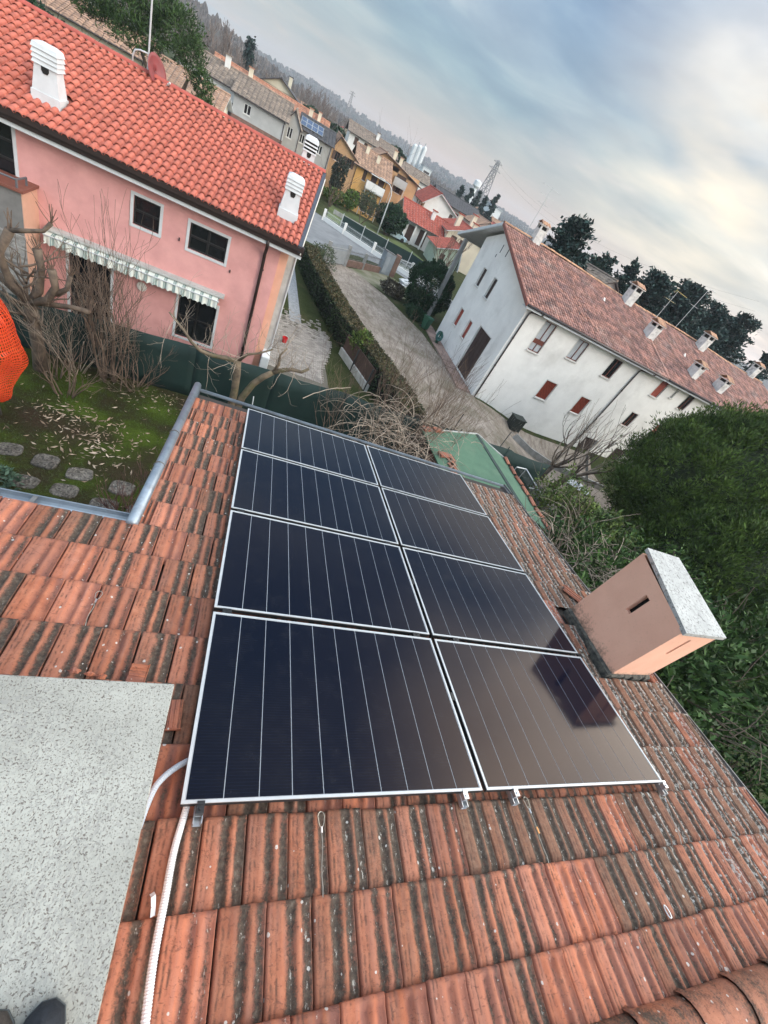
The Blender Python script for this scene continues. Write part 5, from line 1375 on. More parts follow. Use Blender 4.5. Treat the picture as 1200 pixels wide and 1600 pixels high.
# ------------------------------------------------------------------ village houses
VM = {}
def vmat(key, c1, c2=None, **kw):
    if key not in VM: VM[key] = mk(key, c1, c2, **kw)
    return VM[key]
W_YEL = vmat('yellow_render', (.66, .38, .13), (.56, .31, .10), scale=.8, rough=.9)
W_OCH = vmat('ochre_render', (.52, .32, .17), (.45, .27, .14), scale=.8, rough=.9)
W_GREY = vmat('grey_render', (.44, .44, .43), (.36, .36, .35), scale=.8, rough=.9)
W_GRYB = vmat('stone_grey_render', (.40, .385, .36), (.34, .325, .30), scale=.8, rough=.9)
W_WHT = vmat('white_render_far', (.76, .75, .72), (.66, .65, .62), scale=.7, rough=.9)
W_CRM = vmat('cream_render', (.68, .62, .48), (.6, .54, .42), scale=.7, rough=.9)
W_BRK = vmat('brick_base', (.22, .13, .10), (.15, .09, .07), scale=3, rough=.9)
T_BRN = vmat('brown_tile', (.25, .195, .15), (.16, .125, .10), scale=2.5, rough=.9, rand=.25, island=True)
T_TAN = vmat('tan_tile', (.36, .225, .15), (.24, .15, .105), scale=2.5, rough=.9, rand=.25, island=True)
T_ORG = vmat('orange_tile', (.42, .20, .12), (.30, .14, .09), scale=2.5, rough=.9, rand=.25, island=True)
T_RED = vmat('red_tile', (.36, .085, .055), (.26, .06, .042), scale=2.5, rough=.9, rand=.2, island=True)
T_DRK = vmat('dark_slate', (.075, .072, .075), (.05, .05, .053), scale=2.5, rough=.7, rand=.2, island=True)
SHB = vmat('brown_shutter', (.085, .045, .03), None, scale=3, rough=.7)
SHW = vmat('white_window', (.72, .72, .70), None, scale=3, rough=.6)
SHR = vmat('rust_shutter', (.22, .06, .04), None, scale=3, rough=.7)

def far_roof(parent, M, x0, x1, L_, mat, tw=.5, tl=.42, name='roof_tile'):
    """one slope in the frame M (x along the eave, y up the slope): rows of lapped tiles as real geometry"""
    mb = MB(); x = x0
    n = max(int((x1 - x0) / tw), 1); tw = (x1 - x0) / n; rws = max(int(L_ / tl), 1); tl = L_ / rws
    for i in range(n):
        for r in range(rws):
            xa = x0 + i * tw; s0 = r * tl; b = len(mb.v); h = R.gauss(0, .006)
            for s_, up in ((s0, .05), (s0 + tl + .02, .018)):
                for u_, z_ in ((0, -.02), (tw * .3, .035), (tw * .7, .035), (tw, -.02)): mb.v.append((xa + u_, s_, up + z_ + h))
            for k in range(3): mb.f.append((b + k, b + k + 1, b + 5 + k, b + 4 + k))
            mb.quad((xa + tw * .1, s0, -.03), (xa + tw * .9, s0, -.03), (xa + tw * .7, s0, .085 + h), (xa + tw * .3, s0, .085 + h))
    obj(name, mb, mat, parent, M, kind='stuff')

def vhouse(name, lab, x, y, w, d, eave, rise, wall, tile, axis='x', over=.5, rot=0, front=(), left=(), right=(), chim=(), base=None, wcol=SHB, trim=None, group=None, asym=.5):
    """front-left corner at x,y; w along x, d along y; eave and rise are heights above street level"""
    M_ = T(x, y, G) @ RZ(rad(rot))
    h = thing(name, lab, 'house', group=group, M=M_)
    mb = MB()
    mb.wall((0, 0, -.5), (1, 0, 0), (0, 0, 1), w, eave + .5, [(a[0], a[1] + .5, a[0] + a[2], a[1] + a[3] + .5) for a in front], .15)
    mb.wall((0, d, -.5), (0, -1, 0), (0, 0, 1), d, eave + .5, [(d - a[0] - a[2], a[1] + .5, d - a[0], a[1] + a[3] + .5) for a in left], .15)
    mb.wall((w, 0, -.5), (0, 1, 0), (0, 0, 1), d, eave + .5, [(a[0], a[1] + .5, a[0] + a[2], a[1] + a[3] + .5) for a in right], .15)
    mb.wall((w, d, -.5), (-1, 0, 0), (0, 0, 1), w, eave + .5)
    if axis == 'x':
        for xx, s in ((0, 1), (w, -1)):
            P = [(xx, 0, eave), (xx, d, eave), (xx, d * asym, eave + rise)]
            mb.quad(*(P if s < 0 else P[::-1]))
    else:
        for yy, s in ((0, 1), (d, -1)):
            P = [(0, yy, eave), (w, yy, eave), (w * asym, yy, eave + rise)]
            mb.quad(*(P if s > 0 else P[::-1]))
    obj('wall', mb, wall, h, M_)
    def win(MX, a):
        k = a[4] if len(a) > 4 else 'w'
        x0, z0, ww, hh = a[:4]
        o = obj('window', MB().box(x0 + .01, .09, z0 + .01, x0 + ww - .01, .13, z0 + hh - .01), M_GLASS if k != 'd' else SHB, h, MX)
        mb = MB(); t_ = .06
        mb.box(x0, .04, z0, x0 + t_, .088, z0 + hh); mb.box(x0 + ww - t_, .04, z0, x0 + ww, .088, z0 + hh); mb.box(x0 + t_, .04, z0, x0 + ww - t_, .088, z0 + t_); mb.box(x0 + t_, .04, z0 + hh - t_, x0 + ww - t_, .088, z0 + hh); mb.box(x0 + ww / 2 - .04, .045, z0 + t_, x0 + ww / 2 + .04, .086, z0 + hh - t_)
        obj('window_frame', mb, wcol if k != 'd' else SHB, o, MX)
        if k == 's':
            for sx in (x0 - ww * .52, x0 + ww * 1.02): obj('shutter', MB().box(sx, -.06, z0, sx + ww * .5, -.01, z0 + hh), wcol, o, MX)
        mb = MB(); mb.box(x0 - .08, -.07, z0 - .08, x0 + ww + .08, .0, z0 - .005); obj('sill', mb, M_SILL, o, MX)
    for a in front: win(M_, a)
    for a in left: win(M_ @ Matrix(((0, 1, 0, 0), (1, 0, 0, 0), (0, 0, 1, 0), (0, 0, 0, 1))), a)
    for a in right: win(M_ @ T(w, 0, 0) @ RZ(PI / 2), a)
    rf = obj('roof', MB(), tile, h, M_)
    if axis == 'x':
        for sgn, dd in ((1, d * asym), (-1, d * (1 - asym))):
            sl = math.atan2(rise, dd); L_ = (dd + over) / math.cos(sl)
            F = T(-over, -over, eave - over * math.tan(sl)) if sgn > 0 else T(w + over, d + over, eave - over * math.tan(sl)) @ RZ(PI)
            RR = M_ @ F @ Matrix.Rotation(sl, 4, 'X')
            obj('roof_deck', MB().box(0, 0, -.10, w + 2 * over, L_, 0), trim or M_BROWN, rf, RR); far_roof(rf, RR, 0, w + 2 * over, L_, tile)
    else:
        for sgn, dd in ((1, w * asym), (-1, w * (1 - asym))):
            sl = math.atan2(rise, dd); L_ = (dd + over) / math.cos(sl)
            F = T(-over, d + over, eave - over * math.tan(sl)) @ RZ(-PI / 2) if sgn > 0 else T(w + over, -over, eave - over * math.tan(sl)) @ RZ(PI / 2)
            RR = M_ @ F @ Matrix.Rotation(sl, 4, 'X')
            obj('roof_deck', MB().box(0, 0, -.10, d + 2 * over, L_, 0), trim or M_BROWN, rf, RR); far_roof(rf, RR, 0, d + 2 * over, L_, tile)
    mb = MB()
    if axis == 'x': mb.tube([(-over, d * asym, eave + rise + .05), (w + over, d * asym, eave + rise + .05)], .13, 6)
    else: mb.tube([(w * asym, -over, eave + rise + .05), (w * asym, d + over, eave + rise + .05)], .13, 6)
    obj('ridge', mb, tile, rf, M_)
    mb = MB()
    if axis == 'x': mb.tube([(-over, -over - .05, eave - over * rise / (d * asym) - .02), (w + over, -over - .05, eave - over * rise / (d * asym) - .02)], .06, 6)
    else: mb.tube([(w + over + .05, -over, eave - over * rise / (w * (1 - asym)) - .02), (w + over + .05, d + over, eave - over * rise / (w * (1 - asym)) - .02)], .06, 6)
    obj('gutter', mb, M_DPIPE, h, M_)
    mb = MB(); mb.tube([(w - .15 if axis == 'x' else w + .06, -.07, eave - .1), (w - .15 if axis == 'x' else w + .06, -.07, 0)], .05, 6); obj('downpipe', mb, M_DPIPE, h, M_)
    for cx, cy, cz, cw in chim:
        cc = obj('chimney', MB().box(cx - cw / 2, cy - cw / 2, cz - 1.2, cx + cw / 2, cy + cw / 2, cz + .75), W_CRM if wall is not W_WHT else W_WHT, rf, M_)
        obj('chimney_cap', MB().box(cx - cw * .7, cy - cw * .7, cz + .75, cx + cw * .7, cy + cw * .7, cz + .88), tile, h, M_)
    if base:
        mb = MB(); mb.box(-.03, -.03, -.5, w + .03, -.002, base); obj('plinth', mb, W_BRK, h, M_)
    return h, M_
def balcony(h, M_, x, z, w, d, mat):
    b = obj('balcony', MB().box(x, -d, z - .15, x + w, -.003, z), M_CONC2, h, M_)
    mb = MB(); mb.box(x, -d - .05, z + .0, x + w, -d, z + .95); mb.box(x, -d, z + .003, x + .05, -.004, z + .95); mb.box(x + w - .05, -d, z + .003, x + w, -.004, z + .95); obj('parapet', mb, mat, b, M_)
    mb = MB(); mb.tube([(x, -d - .025, z + 1.0), (x + w, -d - .025, z + 1.0)], .04, 5); obj('handrail', mb, M_BROWN, b, M_)
    for xx in (x + .1, x + w - .1):
        mb = MB(); mb.tube([(xx, -d + .1, z - .15), (xx, -d + .1, 0)], .06, 6); obj('post', mb, M_CONC2, b, M_)

# grey pair with brown roofs (left of the gap)
vhouse('grey_house', 'white walled part of the long brown roofed house, left of the grey part', -15, 74.5, 6.6, 9, 5.9, 1.5, W_WHT, T_BRN, front=[(5.9, 3.1, .5, 1.4, 'd'), (2.5, 3.2, 1.0, 1.2)], chim=[(4.6, 4.0, 7.6, .6)], over=.4, base=2.6)
h, M_ = vhouse('grey_house', 'blue grey house with a big brown tiled roof and brick base behind the pink house', -8.2, 70.2, 6.1, 10, 5.95, 1.55, W_GREY, T_BRN, front=[(1.25, 4.45, .80, .95)], over=.4, base=3.9, wcol=SHW)
vhouse('grey_wing', 'beige grey corner wing with a tall white window, beside the dark solar roof', -2.25, 72.2, 1.9, 8, 6.0, 1.3, W_GRYB, T_BRN, axis='y', front=[(.45, 4.4, .65, 1.1)], over=.25, wcol=SHW)
h, M_ = vhouse('solar_roof_house', 'grey rendered house with a dark roof carrying small blue solar panels', -.45, 75.2, 4.6, 9, 5.9, 1.25, W_GRYB, T_DRK, front=[(.25, 4.4, .65, .95), (2.7, 4.3, .7, 1.0)], right=[(2, 4.3, .8, 1.0)], over=.3, wcol=SHW)
sl = math.atan2(1.25, 4.5)
SP = M_ @ T(-.3, -.3, 5.9 - .3 * math.tan(sl) + .12) @ Matrix.Rotation(sl, 4, 'X')
M_SOL = mk('blue_solar', (.05, .085, .16), (.03, .055, .11), 1, .2)
for i in range(4):
    for j in range(2):
        MS = SP @ T(.25 + i * .78, .9 + j * 1.45, .04)
        q = thing('roof_solar_module', 'small bluish solar panel on the dark roof, %s row, %s from the left' % (['lower', 'upper'][j], ['first', 'second', 'third', 'fourth'][i]), 'solar panel', group='solar panels on the far dark roof', M=MS)
        obj('cell_sheet', MB().box(.03, .03, 0, .72, 1.35, .03), M_SOL, q, MS); mb = MB()
        for a in ((0, 0, .75, .03), (0, 1.35, .75, 1.38), (0, .03, .03, 1.35), (.72, .03, .75, 1.35)): mb.box(a[0], a[1], -.01, a[2], a[3], .04)
        obj('frame', mb, M_SILV, q, MS)
vhouse('terracotta_house', 'long low house with a pale orange tiled roof behind the grey houses', -14, 90, 17.5, 9, 5.6, 2.0, W_CRM, T_ORG, front=[(9.0, 3.6, .9, 1.1)], chim=[(5.0, 3.2, 7.6, .6), (14.6, 2.6, 7.2, .6), (16.0, 3.4, 7.4, .5)], over=.4)
vhouse('cream_gable_house', 'cream house with a dark overhanging gable roof behind the orange roof', -9.0, 110, 7.0, 9, 7.6, 1.7, W_CRM, T_DRK, axis='y', front=[(3.1, 6.4, .9, 1.3, 'd'), (1.0, 5.3, .9, 1.2), (4.8, 5.3, .9, 1.2)], chim=[(4.9, 5.0, 9.4, .6)], over=.7)
vhouse('far_left_house', 'pale house with a balcony window half hidden by the pine', -23.5, 60, 8.5, 8, 4.9, 1.2, W_CRM, T_TAN, front=[(4.8, 2.5, 1.2, 1.4), (2, 2.5, 1.0, 1.2), (6.6, 2.5, 1.0, 1.2)], over=.5, wcol=SHW, asym=.45)
vhouse('beige_house', 'beige house wall with a white eave seen through the pine branches', -13.6, 58, 5.6, 7, 4.5, 1.2, W_CRM, T_TAN, front=[(1.2, 2.3, 1.0, 1.3), (3.6, 2.3, .9, 1.3)], over=.5, trim=M_WHITE, wcol=SHW)
# yellow houses
h, M_ = vhouse('yellow_house', 'bright yellow house with a brown tiled roof, white balcony and brown shutters', 8.25, 78, 5.0, 9, 5.65, 1.9, W_YEL, T_TAN, front=[(1.2, 4.1, .55, 1.2, 'd'), (2.5, 3.7, .9, 1.7, 'd'), (3.7, 3.7, .9, 1.7, 'd'), (1.1, 1.4, .6, 1.2, 'd'), (2.4, .6, .9, 2.0, 'd'), (3.6, .6, .9, 2.0, 'd')], chim=[(1.2, 3.4, 7.2, .5), (3.0, 2.6, 6.9, .5)], over=.55)
balcony(h, M_, 1.95, 3.55, 2.9, 1.0, W_WHT)
obj('sun_blind', MB().box(2.2, -1.1, 5.35, 4.8, -.003, 5.42), W_WHT, h, M_)
vhouse('ochre_house', 'ochre gable end with a pair of brown shutters next to the bright yellow front', 4.3, 78.1, 3.92, 9, 5.75, 1.6, W_OCH, T_TAN, axis='y', front=[(2.4, 4.55, .75, 1.0, 's'), (.6, 4.55, .7, 1.0, 's')], over=.35, asym=.2)
h, M_ = vhouse('gabled_ochre_house', 'second ochre house with a pointed gable, glazed balcony and brown windows', 10.2, 83, 8.6, 9, 6.9, 1.5, W_OCH, T_TAN, axis='y', front=[(5.35, 4.55, .85, .95, 's'), (4.9, 6.1, 1.6, 1.4, 'd')], chim=[(4.2, 4.0, 8.4, .5), (5.6, 5.0, 8.0, .5)], over=.5, asym=.25)
balcony(h, M_, 4.5, 5.5, 2.2, 1.0, W_GREY)
vhouse('white_long_house', 'long white house with brown shutters and a dark hipped looking roof on the rise behind', 9.0, 116, 10.5, 9, 8.1, 1.4, W_WHT, T_BRN, front=[(1.2, 6.3, .9, 1.3, 'd'), (3.4, 6.3, .9, 1.3, 'd'), (5.6, 6.3, .9, 1.3, 'd'), (8.0, 6.3, .9, 1.3, 'd')], chim=[(6, 3, 9.4, .6)], over=.6)
# red roofed cluster
vhouse('red_roof_house', 'white gabled house with a red tiled roof, taller one at the back of the cluster', 22.2, 88, 6.8, 9, 5.6, 1.9, W_WHT, T_RED, axis='y', front=[(5.0, 4.6, .7, 1.0, 'd')], left=[(1.5, 4.0, .8, 1.2, 'd'), (3.6, 4.0, .8, 1.2, 'd'), (5.4, 4.0, .8, 1.2, 'd')], over=.6, trim=M_WHITE, asym=.30)
h, M_ = vhouse('red_porch_house', 'low red roofed house with white porch posts and gate towards the road', 17.5, 75.5, 6.6, 7, 3.3, 1.5, W_WHT, T_RED, front=[(.6, .3, 1.2, 2.1, 'd'), (2.6, .3, 1.3, 2.2, 'd'), (4.6, 1.0, 1.2, 1.3, 'd')], left=[(1.5, 1.0, 1.3, 1.3, 'd')], chim=[(4.2, 2.2, 4.6, .6)], over=1.0, trim=M_WHITE)
for xx in (-.7, 1.5, 3.2):
    mb = MB(); mb.box(xx, -.85, -.2, xx + .22, -.63, 3.0); obj('porch_post', mb, W_WHT, h, M_)
vhouse('red_side_house', 'small red roofed annex left of the porch house', 15.8, 88.5, 4.4, 6, 3.1, 1.0, W_WHT, T_RED, front=[(.8, .9, .9, 1.3, 'd'), (2.6, .9, .9, 1.3, 'd')], over=.6, trim=M_WHITE)
vhouse('red_gable_house', 'red roofed cream house with chimneys, partly behind the white gable', 24.0, 74.5, 7.0, 8, 4.4, 1.5, W_CRM, T_RED, axis='y', front=[(.8, 2.6, 1.0, 1.4, 'd'), (2.4, 2.6, 1.0, 1.4, 'd'), (1.0, .3, 1.3, 1.9, 'd')], left=[(1.2, 2.4, 1.0, 1.3, 'd')], chim=[(1.6, 2.5, 6.0, .7), (4.6, 4.6, 6.8, .7), (4.2, 1.6, 5.9, .7)], over=.5, trim=M_WHITE)
vhouse('red_lean_house', 'dark red lean-to roof over a green tinted wall beside the bare tree', 21.2, 66.5, 3.6, 6, 2.5, 1.2, vmat('green_render', (.42, .50, .40), None, scale=1, rough=.9), T_RED, axis='y', front=[(.6, .8, .8, 1.2, 'd')], over=.5, trim=M_WHITE, asym=.9)
vhouse('dark_roof_house', 'long dark grey roofed house behind the red cluster', 30, 110, 11, 9, 6.3, 1.6, W_GRYB, T_DRK, front=[(2, 4.2, 1, 1.2), (5, 4.2, 1, 1.2), (8, 4.2, 1, 1.2)], over=.5)
vhouse('pinkish_house', 'pale pink gabled house between the dark roof and the cedars', 36.5, 99, 5.5, 8, 5.9, 1.5, vmat('pale_pink', (.62, .47, .42), None, scale=1, rough=.9), T_TAN, axis='y', front=[(1.2, 4.3, .9, 1.1), (3.2, 4.3, .9, 1.1)], over=.5)
vhouse('brown_roof_cottage', 'brown roofed house just above the white gable, right of the red roofs', 40, 92, 9, 8, 5.8, 1.6, W_WHT, T_BRN, front=[(2, 4, .9, 1.2), (5, 4, .9, 1.2)], chim=[(3, 3, 7.3, .6), (6, 3.6, 7.6, .6)], over=.5)
vhouse('hidden_roof_house', 'grey roofed house showing only its hip behind the white house ridge', 29.5, 42.2, 4.2, 7, 8.4, 1.3, W_GRYB, T_BRN, axis='y', over=.4)
rr_ = random.Random(5)
for i in range(14):
    x = rr_.uniform(-8, 95); y = rr_.uniform(125, 215) if i > 3 else rr_.uniform(98, 120)
    if x < 30 and y < 150: x += 34
    vhouse('distant_house', ['plain', 'small', 'wide', 'narrow', 'low', 'tall', 'pale', 'older', 'bare', 'neat', 'remote', 'square', 'plain fronted', 'lonely'][i] + ' distant house of the far village, ' + ['cream', 'white', 'grey'][i % 3] + ' under a ' + ['tan', 'red', 'brown'][(i // 2) % 3] + ' roof', x, y, rr_.uniform(7, 11), 8, rr_.uniform(4.8, 6.6), 1.7, [W_CRM, W_WHT, W_GRYB][i % 3], [T_TAN, T_RED, T_BRN][(i // 2) % 3], axis='xy'[i % 2], front=[(1.5, 3.4, 1, 1.2), (4.5, 3.4, 1, 1.2)], over=.5, group='distant village houses')

# ------------------------------------------------------------------ industrial buildings on the horizon
ind = thing('silo_plant', 'white factory silos standing above the far village', 'factory', (52, 260, G))
M_IND = mk('factory_white', (.66, .69, .70), (.56, .59, .60), .2, .7)
M_INDG = mk('factory_grey', (.36, .40, .43), (.30, .34, .37), .2, .8)
for i, x in enumerate((50.6, 53.0, 55.2)):
    mb = MB(); mb.tube([(x, 260, G), (x, 260, 8.2 + .6 * i)], 1.15, 14); mb.tube([(x, 260, 8.2 + .6 * i), (x, 260, 8.9 + .6 * i)], [1.15, .3], 14); obj('silo', mb, M_IND, ind)
mb = MB(); mb.tube([(51.6, 258.6, G), (51.6, 258.6, 10.2)], .18, 6); mb.tube([(54.6, 258.6, G), (54.6, 258.6, 11)], .18, 6); obj('lift_pipe', mb, M_INDG, ind)
mb = MB(); mb.box(43, 262, G, 50, 272, 2.9); obj('hall', mb, M_IND, ind); mb = MB(); mb.box(42.8, 261.8, 2.9, 50.2, 272.2, 3.3); obj('hall_roof', mb, M_INDG, ind)
ib = thing('factory_block', 'pale flat roofed factory block to the right of the silos', 'factory', (58, 250, G))
mb = MB(); mb.box(55.8, 250, G, 60.2, 258, 3.2); obj('wall', mb, M_IND, ib); mb = MB(); mb.box(55.6, 249.8, 3.2, 60.4, 258.2, 3.6); obj('roof', mb, M_INDG, ib)
for j in range(3):
    mb = MB(); mb.box(56.5, 249.9, -3 + j * 2.1, 59.5, 249.98, -2.1 + j * 2.1); obj('window_band', mb, M_GLASS, ib)
wt = thing('water_tower', 'small white water tower behind the pointed cedars', 'tower', (73.5, 220, G))
mb = MB(); mb.tube([(73.5, 220, G), (73.5, 220, 6.2)], .8, 12); obj('shaft', mb, M_IND, wt)
mb = MB(); mb.tube([(73.5, 220, 6.2), (73.5, 220, 7.0), (73.5, 220, 8.7), (73.5, 220, 9.3)], [.8, 1.7, 1.7, .4], 14); obj('tank', mb, M_IND, wt)
ig = thing('white_shed', 'white commercial building at the right of the pointed cedars', 'building', (79, 200, G))
mb = MB(); mb.box(76.6, 200, G, 81.5, 212, 4.0); obj('wall', mb, M_IND, ig); mb = MB(); mb.box(76.3, 199.7, 4.0, 81.8, 212.3, 4.5); obj('roof', mb, M_INDG, ig)
def pylon(lab, x, y, z0, h, w, rz=0):
    M_ = T(x, y, z0) @ RZ(rz); p = thing('lattice_pylon', lab, 'pylon', group='power line pylons', M=M_)
    mb = MB(); lv = 9; t_ = max(w * .035, .05)
    def cor(s): k = w / 2 * (1 - s) + w * .09 * s; return [Vector((a * k, b * k, h * s)) for a, b in ((-1, -1), (1, -1), (1, 1), (-1, 1))]
    for i in range(lv):
        a, b = cor(i / lv), cor((i + 1) / lv)
        for k in range(4):
            mb.tube([a[k], b[k]], t_, 4); mb.tube([a[k], b[(k + 1) % 4]], t_ * .7, 3); mb.tube([a[(k + 1) % 4], b[k]], t_ * .7, 3); mb.tube([b[k], b[(k + 1) % 4]], t_ * .7, 3)
    obj('lattice', mb, mk('pylon_steel', (.22, .22, .22), None, 2, .6), p, M_)
    mb = MB()
    for s, l in ((.97, w * .55), (.86, w * .75)): mb.tube([(-l, 0, h * s), (l, 0, h * s)], t_, 4); mb.tube([(-l, 0, h * s), (0, 0, h * s + w * .2)], t_ * .7, 3); mb.tube([(l, 0, h * s), (0, 0, h * s + w * .2)], t_ * .7, 3)
    obj('cross_arm', mb, mk('pylon_arm', (.25, .25, .25), None, 2, .6), p, M_)
pylon('tall steel lattice pylon behind the cedars and red roofs', 116.6, 330, G, 32.5, 7.5, .4)
pylon('far faint lattice pylon against the hills at the left', 32, 500, 6, 15, 4)
wl = thing('power_line', 'thin power line sagging from the tall pylon towards the right', 'power line', (117, 330, 22))
mb = MB()
for k, (dz, dx) in enumerate(((0, 0), (-2.5, 2))):
    a = Vector((116.6 + dx, 330, 25 + dz)); b = Vector((150 + dx, 130, 20 + dz)); mb.tube([a.lerp(b, i / 14) + Vector((0, 0, -9 * (1 - (2 * i / 14 - 1) ** 2))) for i in range(15)], .02, 3)
obj('wire', mb, M_BLACK, wl)

# ------------------------------------------------------------------ street furniture
lm = thing('street_lamp', 'tall grey street lamp with a curved arm beside the road', 'street lamp', (11.2, 60.5, G))
ML = T(11.25, 60.5, G)
mb = MB(); mb.tube([(0, 0, 0), (0, 0, .25)], .22, 8); obj('base', mb, M_CONC2, lm, ML)
mb = MB(); mb.tube([(0, 0, .2), (-.05, 0, 3), (-.1, 0, 5.3), (-.25, 0, 5.8), (-.7, 0, 6.15), (-1.4, 0, 6.25)], [.085, .075, .06, .05, .045, .04], 8); obj('pole', mb, M_SILV, lm, ML, smooth=True)
mb = MB(); mb.box(-2.0, -.12, 6.2, -1.35, .12, 6.34); obj('lamp_head', mb, M_CONC2, lm, ML).modifiers.new('b', 'BEVEL').width = .03
def fence_run(name, lab, cat, pts, h, wallh, wallm, style, mat, pil=True, pilm=None):
    t_ = thing(name, lab, cat, (pts[0][0], pts[0][1], G))
    for a, b in zip(pts, pts[1:]):
        va, vb = Vector((a[0], a[1], G)), Vector((b[0], b[1], G)); d = vb - va; n = max(int(d.length / 2.2), 1)
        for i in range(n):
            p, q = va + d * (i / n), va + d * ((i + 1) / n)
            if wallh > 0:
                mb = MB(); mb.beam((p.x, p.y, G + wallh / 2 - .1), (q.x, q.y, G + wallh / 2 - .1), .22, wallh + .2); obj('wall_section', mb, wallm, t_)
            if style:
                mb = MB(); up = Vector((0, 0, 1)); e = (q - p).normalized() * .08
                mb.tube([p + e + up * (wallh + .12), q - e + up * (wallh + .12)], .025, 4); mb.tube([p + e + up * (h - .12), q - e + up * (h - .12)], .025, 4)
                obj('rail', mb, mat, t_)
                k = max(int((q - p).length / .14), 2)
                mb = MB()
                for j in range(k): c = p + e + (q - p - 2 * e) * ((j + .5) / k); mb.tube([c + up * (wallh + .03), c + up * h], .014 if style == 1 else .03, 4)
                obj('bar', mb, mat, t_, kind='stuff')
            if pil:
                mb = MB(); mb.box(p.x - .14, p.y - .14, G - .1, p.x + .14, p.y + .14, G + h + .06); obj('pillar', mb, pilm or wallm, t_)
    return t_
fence_run('railing_wall', 'low pale wall with an open railing along the far side of the road', 'wall', [(4.4, 58.6), (6.8, 56.4), (10.2, 53.9), (15, 50.5)], 1.1, .45, W_WHT, 1, M_SILV)
fence_run('front_wall', 'low brick wall topped with grey bars closing the gravel drive', 'wall', [(6.1, 42.5), (8.0, 44.3), (10.0, 46.1)], 1.35, .55, W_BRK, 1, M_ZINCD, pilm=M_CONC)
g = thing('drive_gate', 'grey barred gate at the far end of the gravel drive', 'gate', (5, 41.3, G))
M_GATE = mk('gate_grey', (.34, .35, .35), (.28, .29, .29), 2, .6)
for i in range(18):
    s = i / 17; mb = MB(); x, y = 4.25 + 1.7 * s, 40.35 + 1.9 * s; mb.tube([(x, y, G + .1), (x, y, G + 1.55 + .12 * math.sin(PI * s))], .022, 5); obj('bar', mb, M_GATE, g)
for zz in (.15, 1.35): mb = MB(); mb.beam((4.25, 40.35, G + zz), (5.95, 42.25, G + zz), .05, .07); obj('rail', mb, M_GATE, g)
mb = MB(); mb.beam((4.27, 40.37, G + .7), (5.93, 42.23, G + .7), .015, 1.0); obj('sheet', mb, M_GATE, g)
for x, y in ((4.1, 40.2), (6.05, 42.4)): mb = MB(); mb.box(x - .16, y - .16, G - .1, x + .16, y + .16, G + 1.75); obj('pillar', mb, M_CONC, g)
kb = thing('utility_kiosk', 'grey metal meter kiosk with a slanted top at the end of the front wall', 'kiosk', (10.6, 46.4, G))
mb = MB(); mb.prism([(10.1, 46.0, G), (11.3, 46.8, G), (11.3, 46.8, G + 1.9), (10.1, 46.0, G + 2.1)], (-.3, .5, 0)); obj('body', mb, mk('kiosk_grey', (.24, .27, .30), None, 2, .5), kb)
mb = MB(); mb.prism([(10.0, 45.95, G + 2.11), (11.4, 46.85, G + 1.9), (11.4, 46.85, G + 1.98), (10.0, 45.95, G + 2.19)], (-.36, .6, 0)); obj('lid', mb, M_ZINCD, kb)
mb = MB(); mb.prism([(10.2, 46.03, G + .2), (10.7, 46.37, G + .2), (10.7, 46.37, G + 1.7), (10.2, 46.03, G + 1.7)], (.02, -.035, 0)); obj('door', mb, mk('kiosk_door', (.30, .33, .36), None, 2, .5), kb)
mb = MB(); mb.box(11.35, 46.9, G - .1, 11.85, 47.4, G + 2.1); obj('pillar', mb, W_BRK, kb)
sc_ = thing('screened_fence', 'dark green screened fence with white posts beyond the road', 'fence', (6, 53, G))
P = [(6.4, 58.0), (9.0, 57.2), (12, 56.8), (15.2, 56.6), (18, 54)]
for a, b in zip(P, P[1:]):
    mb = MB(); mb.beam((a[0], a[1], G + .75), (b[0], b[1], G + .75), .03, 1.5); obj('screen_panel', mb, M_SCREEN, sc_); mb = MB(); mb.tube([(a[0], a[1] - .05, G), (a[0], a[1] - .05, G + 1.7)], .05, 6); obj('post', mb, M_SILV, sc_)
fence_run('white_railing', 'white horizontal railing along the gardens right of the kiosk', 'railing', [(12.2, 52), (15, 53.2), (18.5, 51)], 1.15, .2, M_CONC2, 1, M_WHITE)
fence_run('garden_edge_wall', 'long low stone edged wall below the lawn across the road', 'wall', [(6, 66.5), (10, 65.5), (15, 64), (20, 62)], .5, .5, M_CONC, 0, M_CONC, pil=False)
sheet('far_lawn', [(5.0, 61.5), (18, 57), (22, 62), (17, 74), (6, 76)], mk('far_lawn', (.10, .135, .035), (.055, .075, .022), .5, .95), .03)
sheet('front_plot', [(6.6, 42.4), (9.9, 39.3), (12.4, 41), (16, 44), (11, 47.5)], mk('plot_soil', (.20, .18, .13), (.09, .10, .04), .8, .95), .018)
MQ = T(13.2, 46.8, G) @ RZ(.5); qd = thing('marble_slabs', 'pile of white stone slabs stacked in the front yard by the kiosk', 'slabs', M=MQ)
for k in range(7):
    mb = MB(); x, y = R.uniform(-.8, .8), R.uniform(-.6, .6); mb.box(x - .7, y - .4, .02 + .1 * (k % 3), x + .7, y + .4, .11 + .1 * (k % 3)); obj('slab', mb, M_WHITE, qd, MQ @ RZ(R.uniform(-.3, .3)))
cr = T(15.9, 72.8, G) @ RZ(rad(10)); car = thing('parked_car', 'light blue hatchback parked under the porch of the red roofed house', 'car', M=cr)
M_CARP = mk('car_paint', (.42, .55, .62), None, 2, .25)
mb = MB(); prof = [(-1.9, .25), (1.95, .25), (1.95, .75), (1.3, .88), (.75, 1.38), (-.95, 1.42), (-1.75, .95), (-1.9, .8)]
mb.prism([(a, -.8, b) for a, b in prof], (0, 1.6, 0)); obj('body', mb, M_CARP, car, cr).modifiers.new('b', 'BEVEL').width = .06
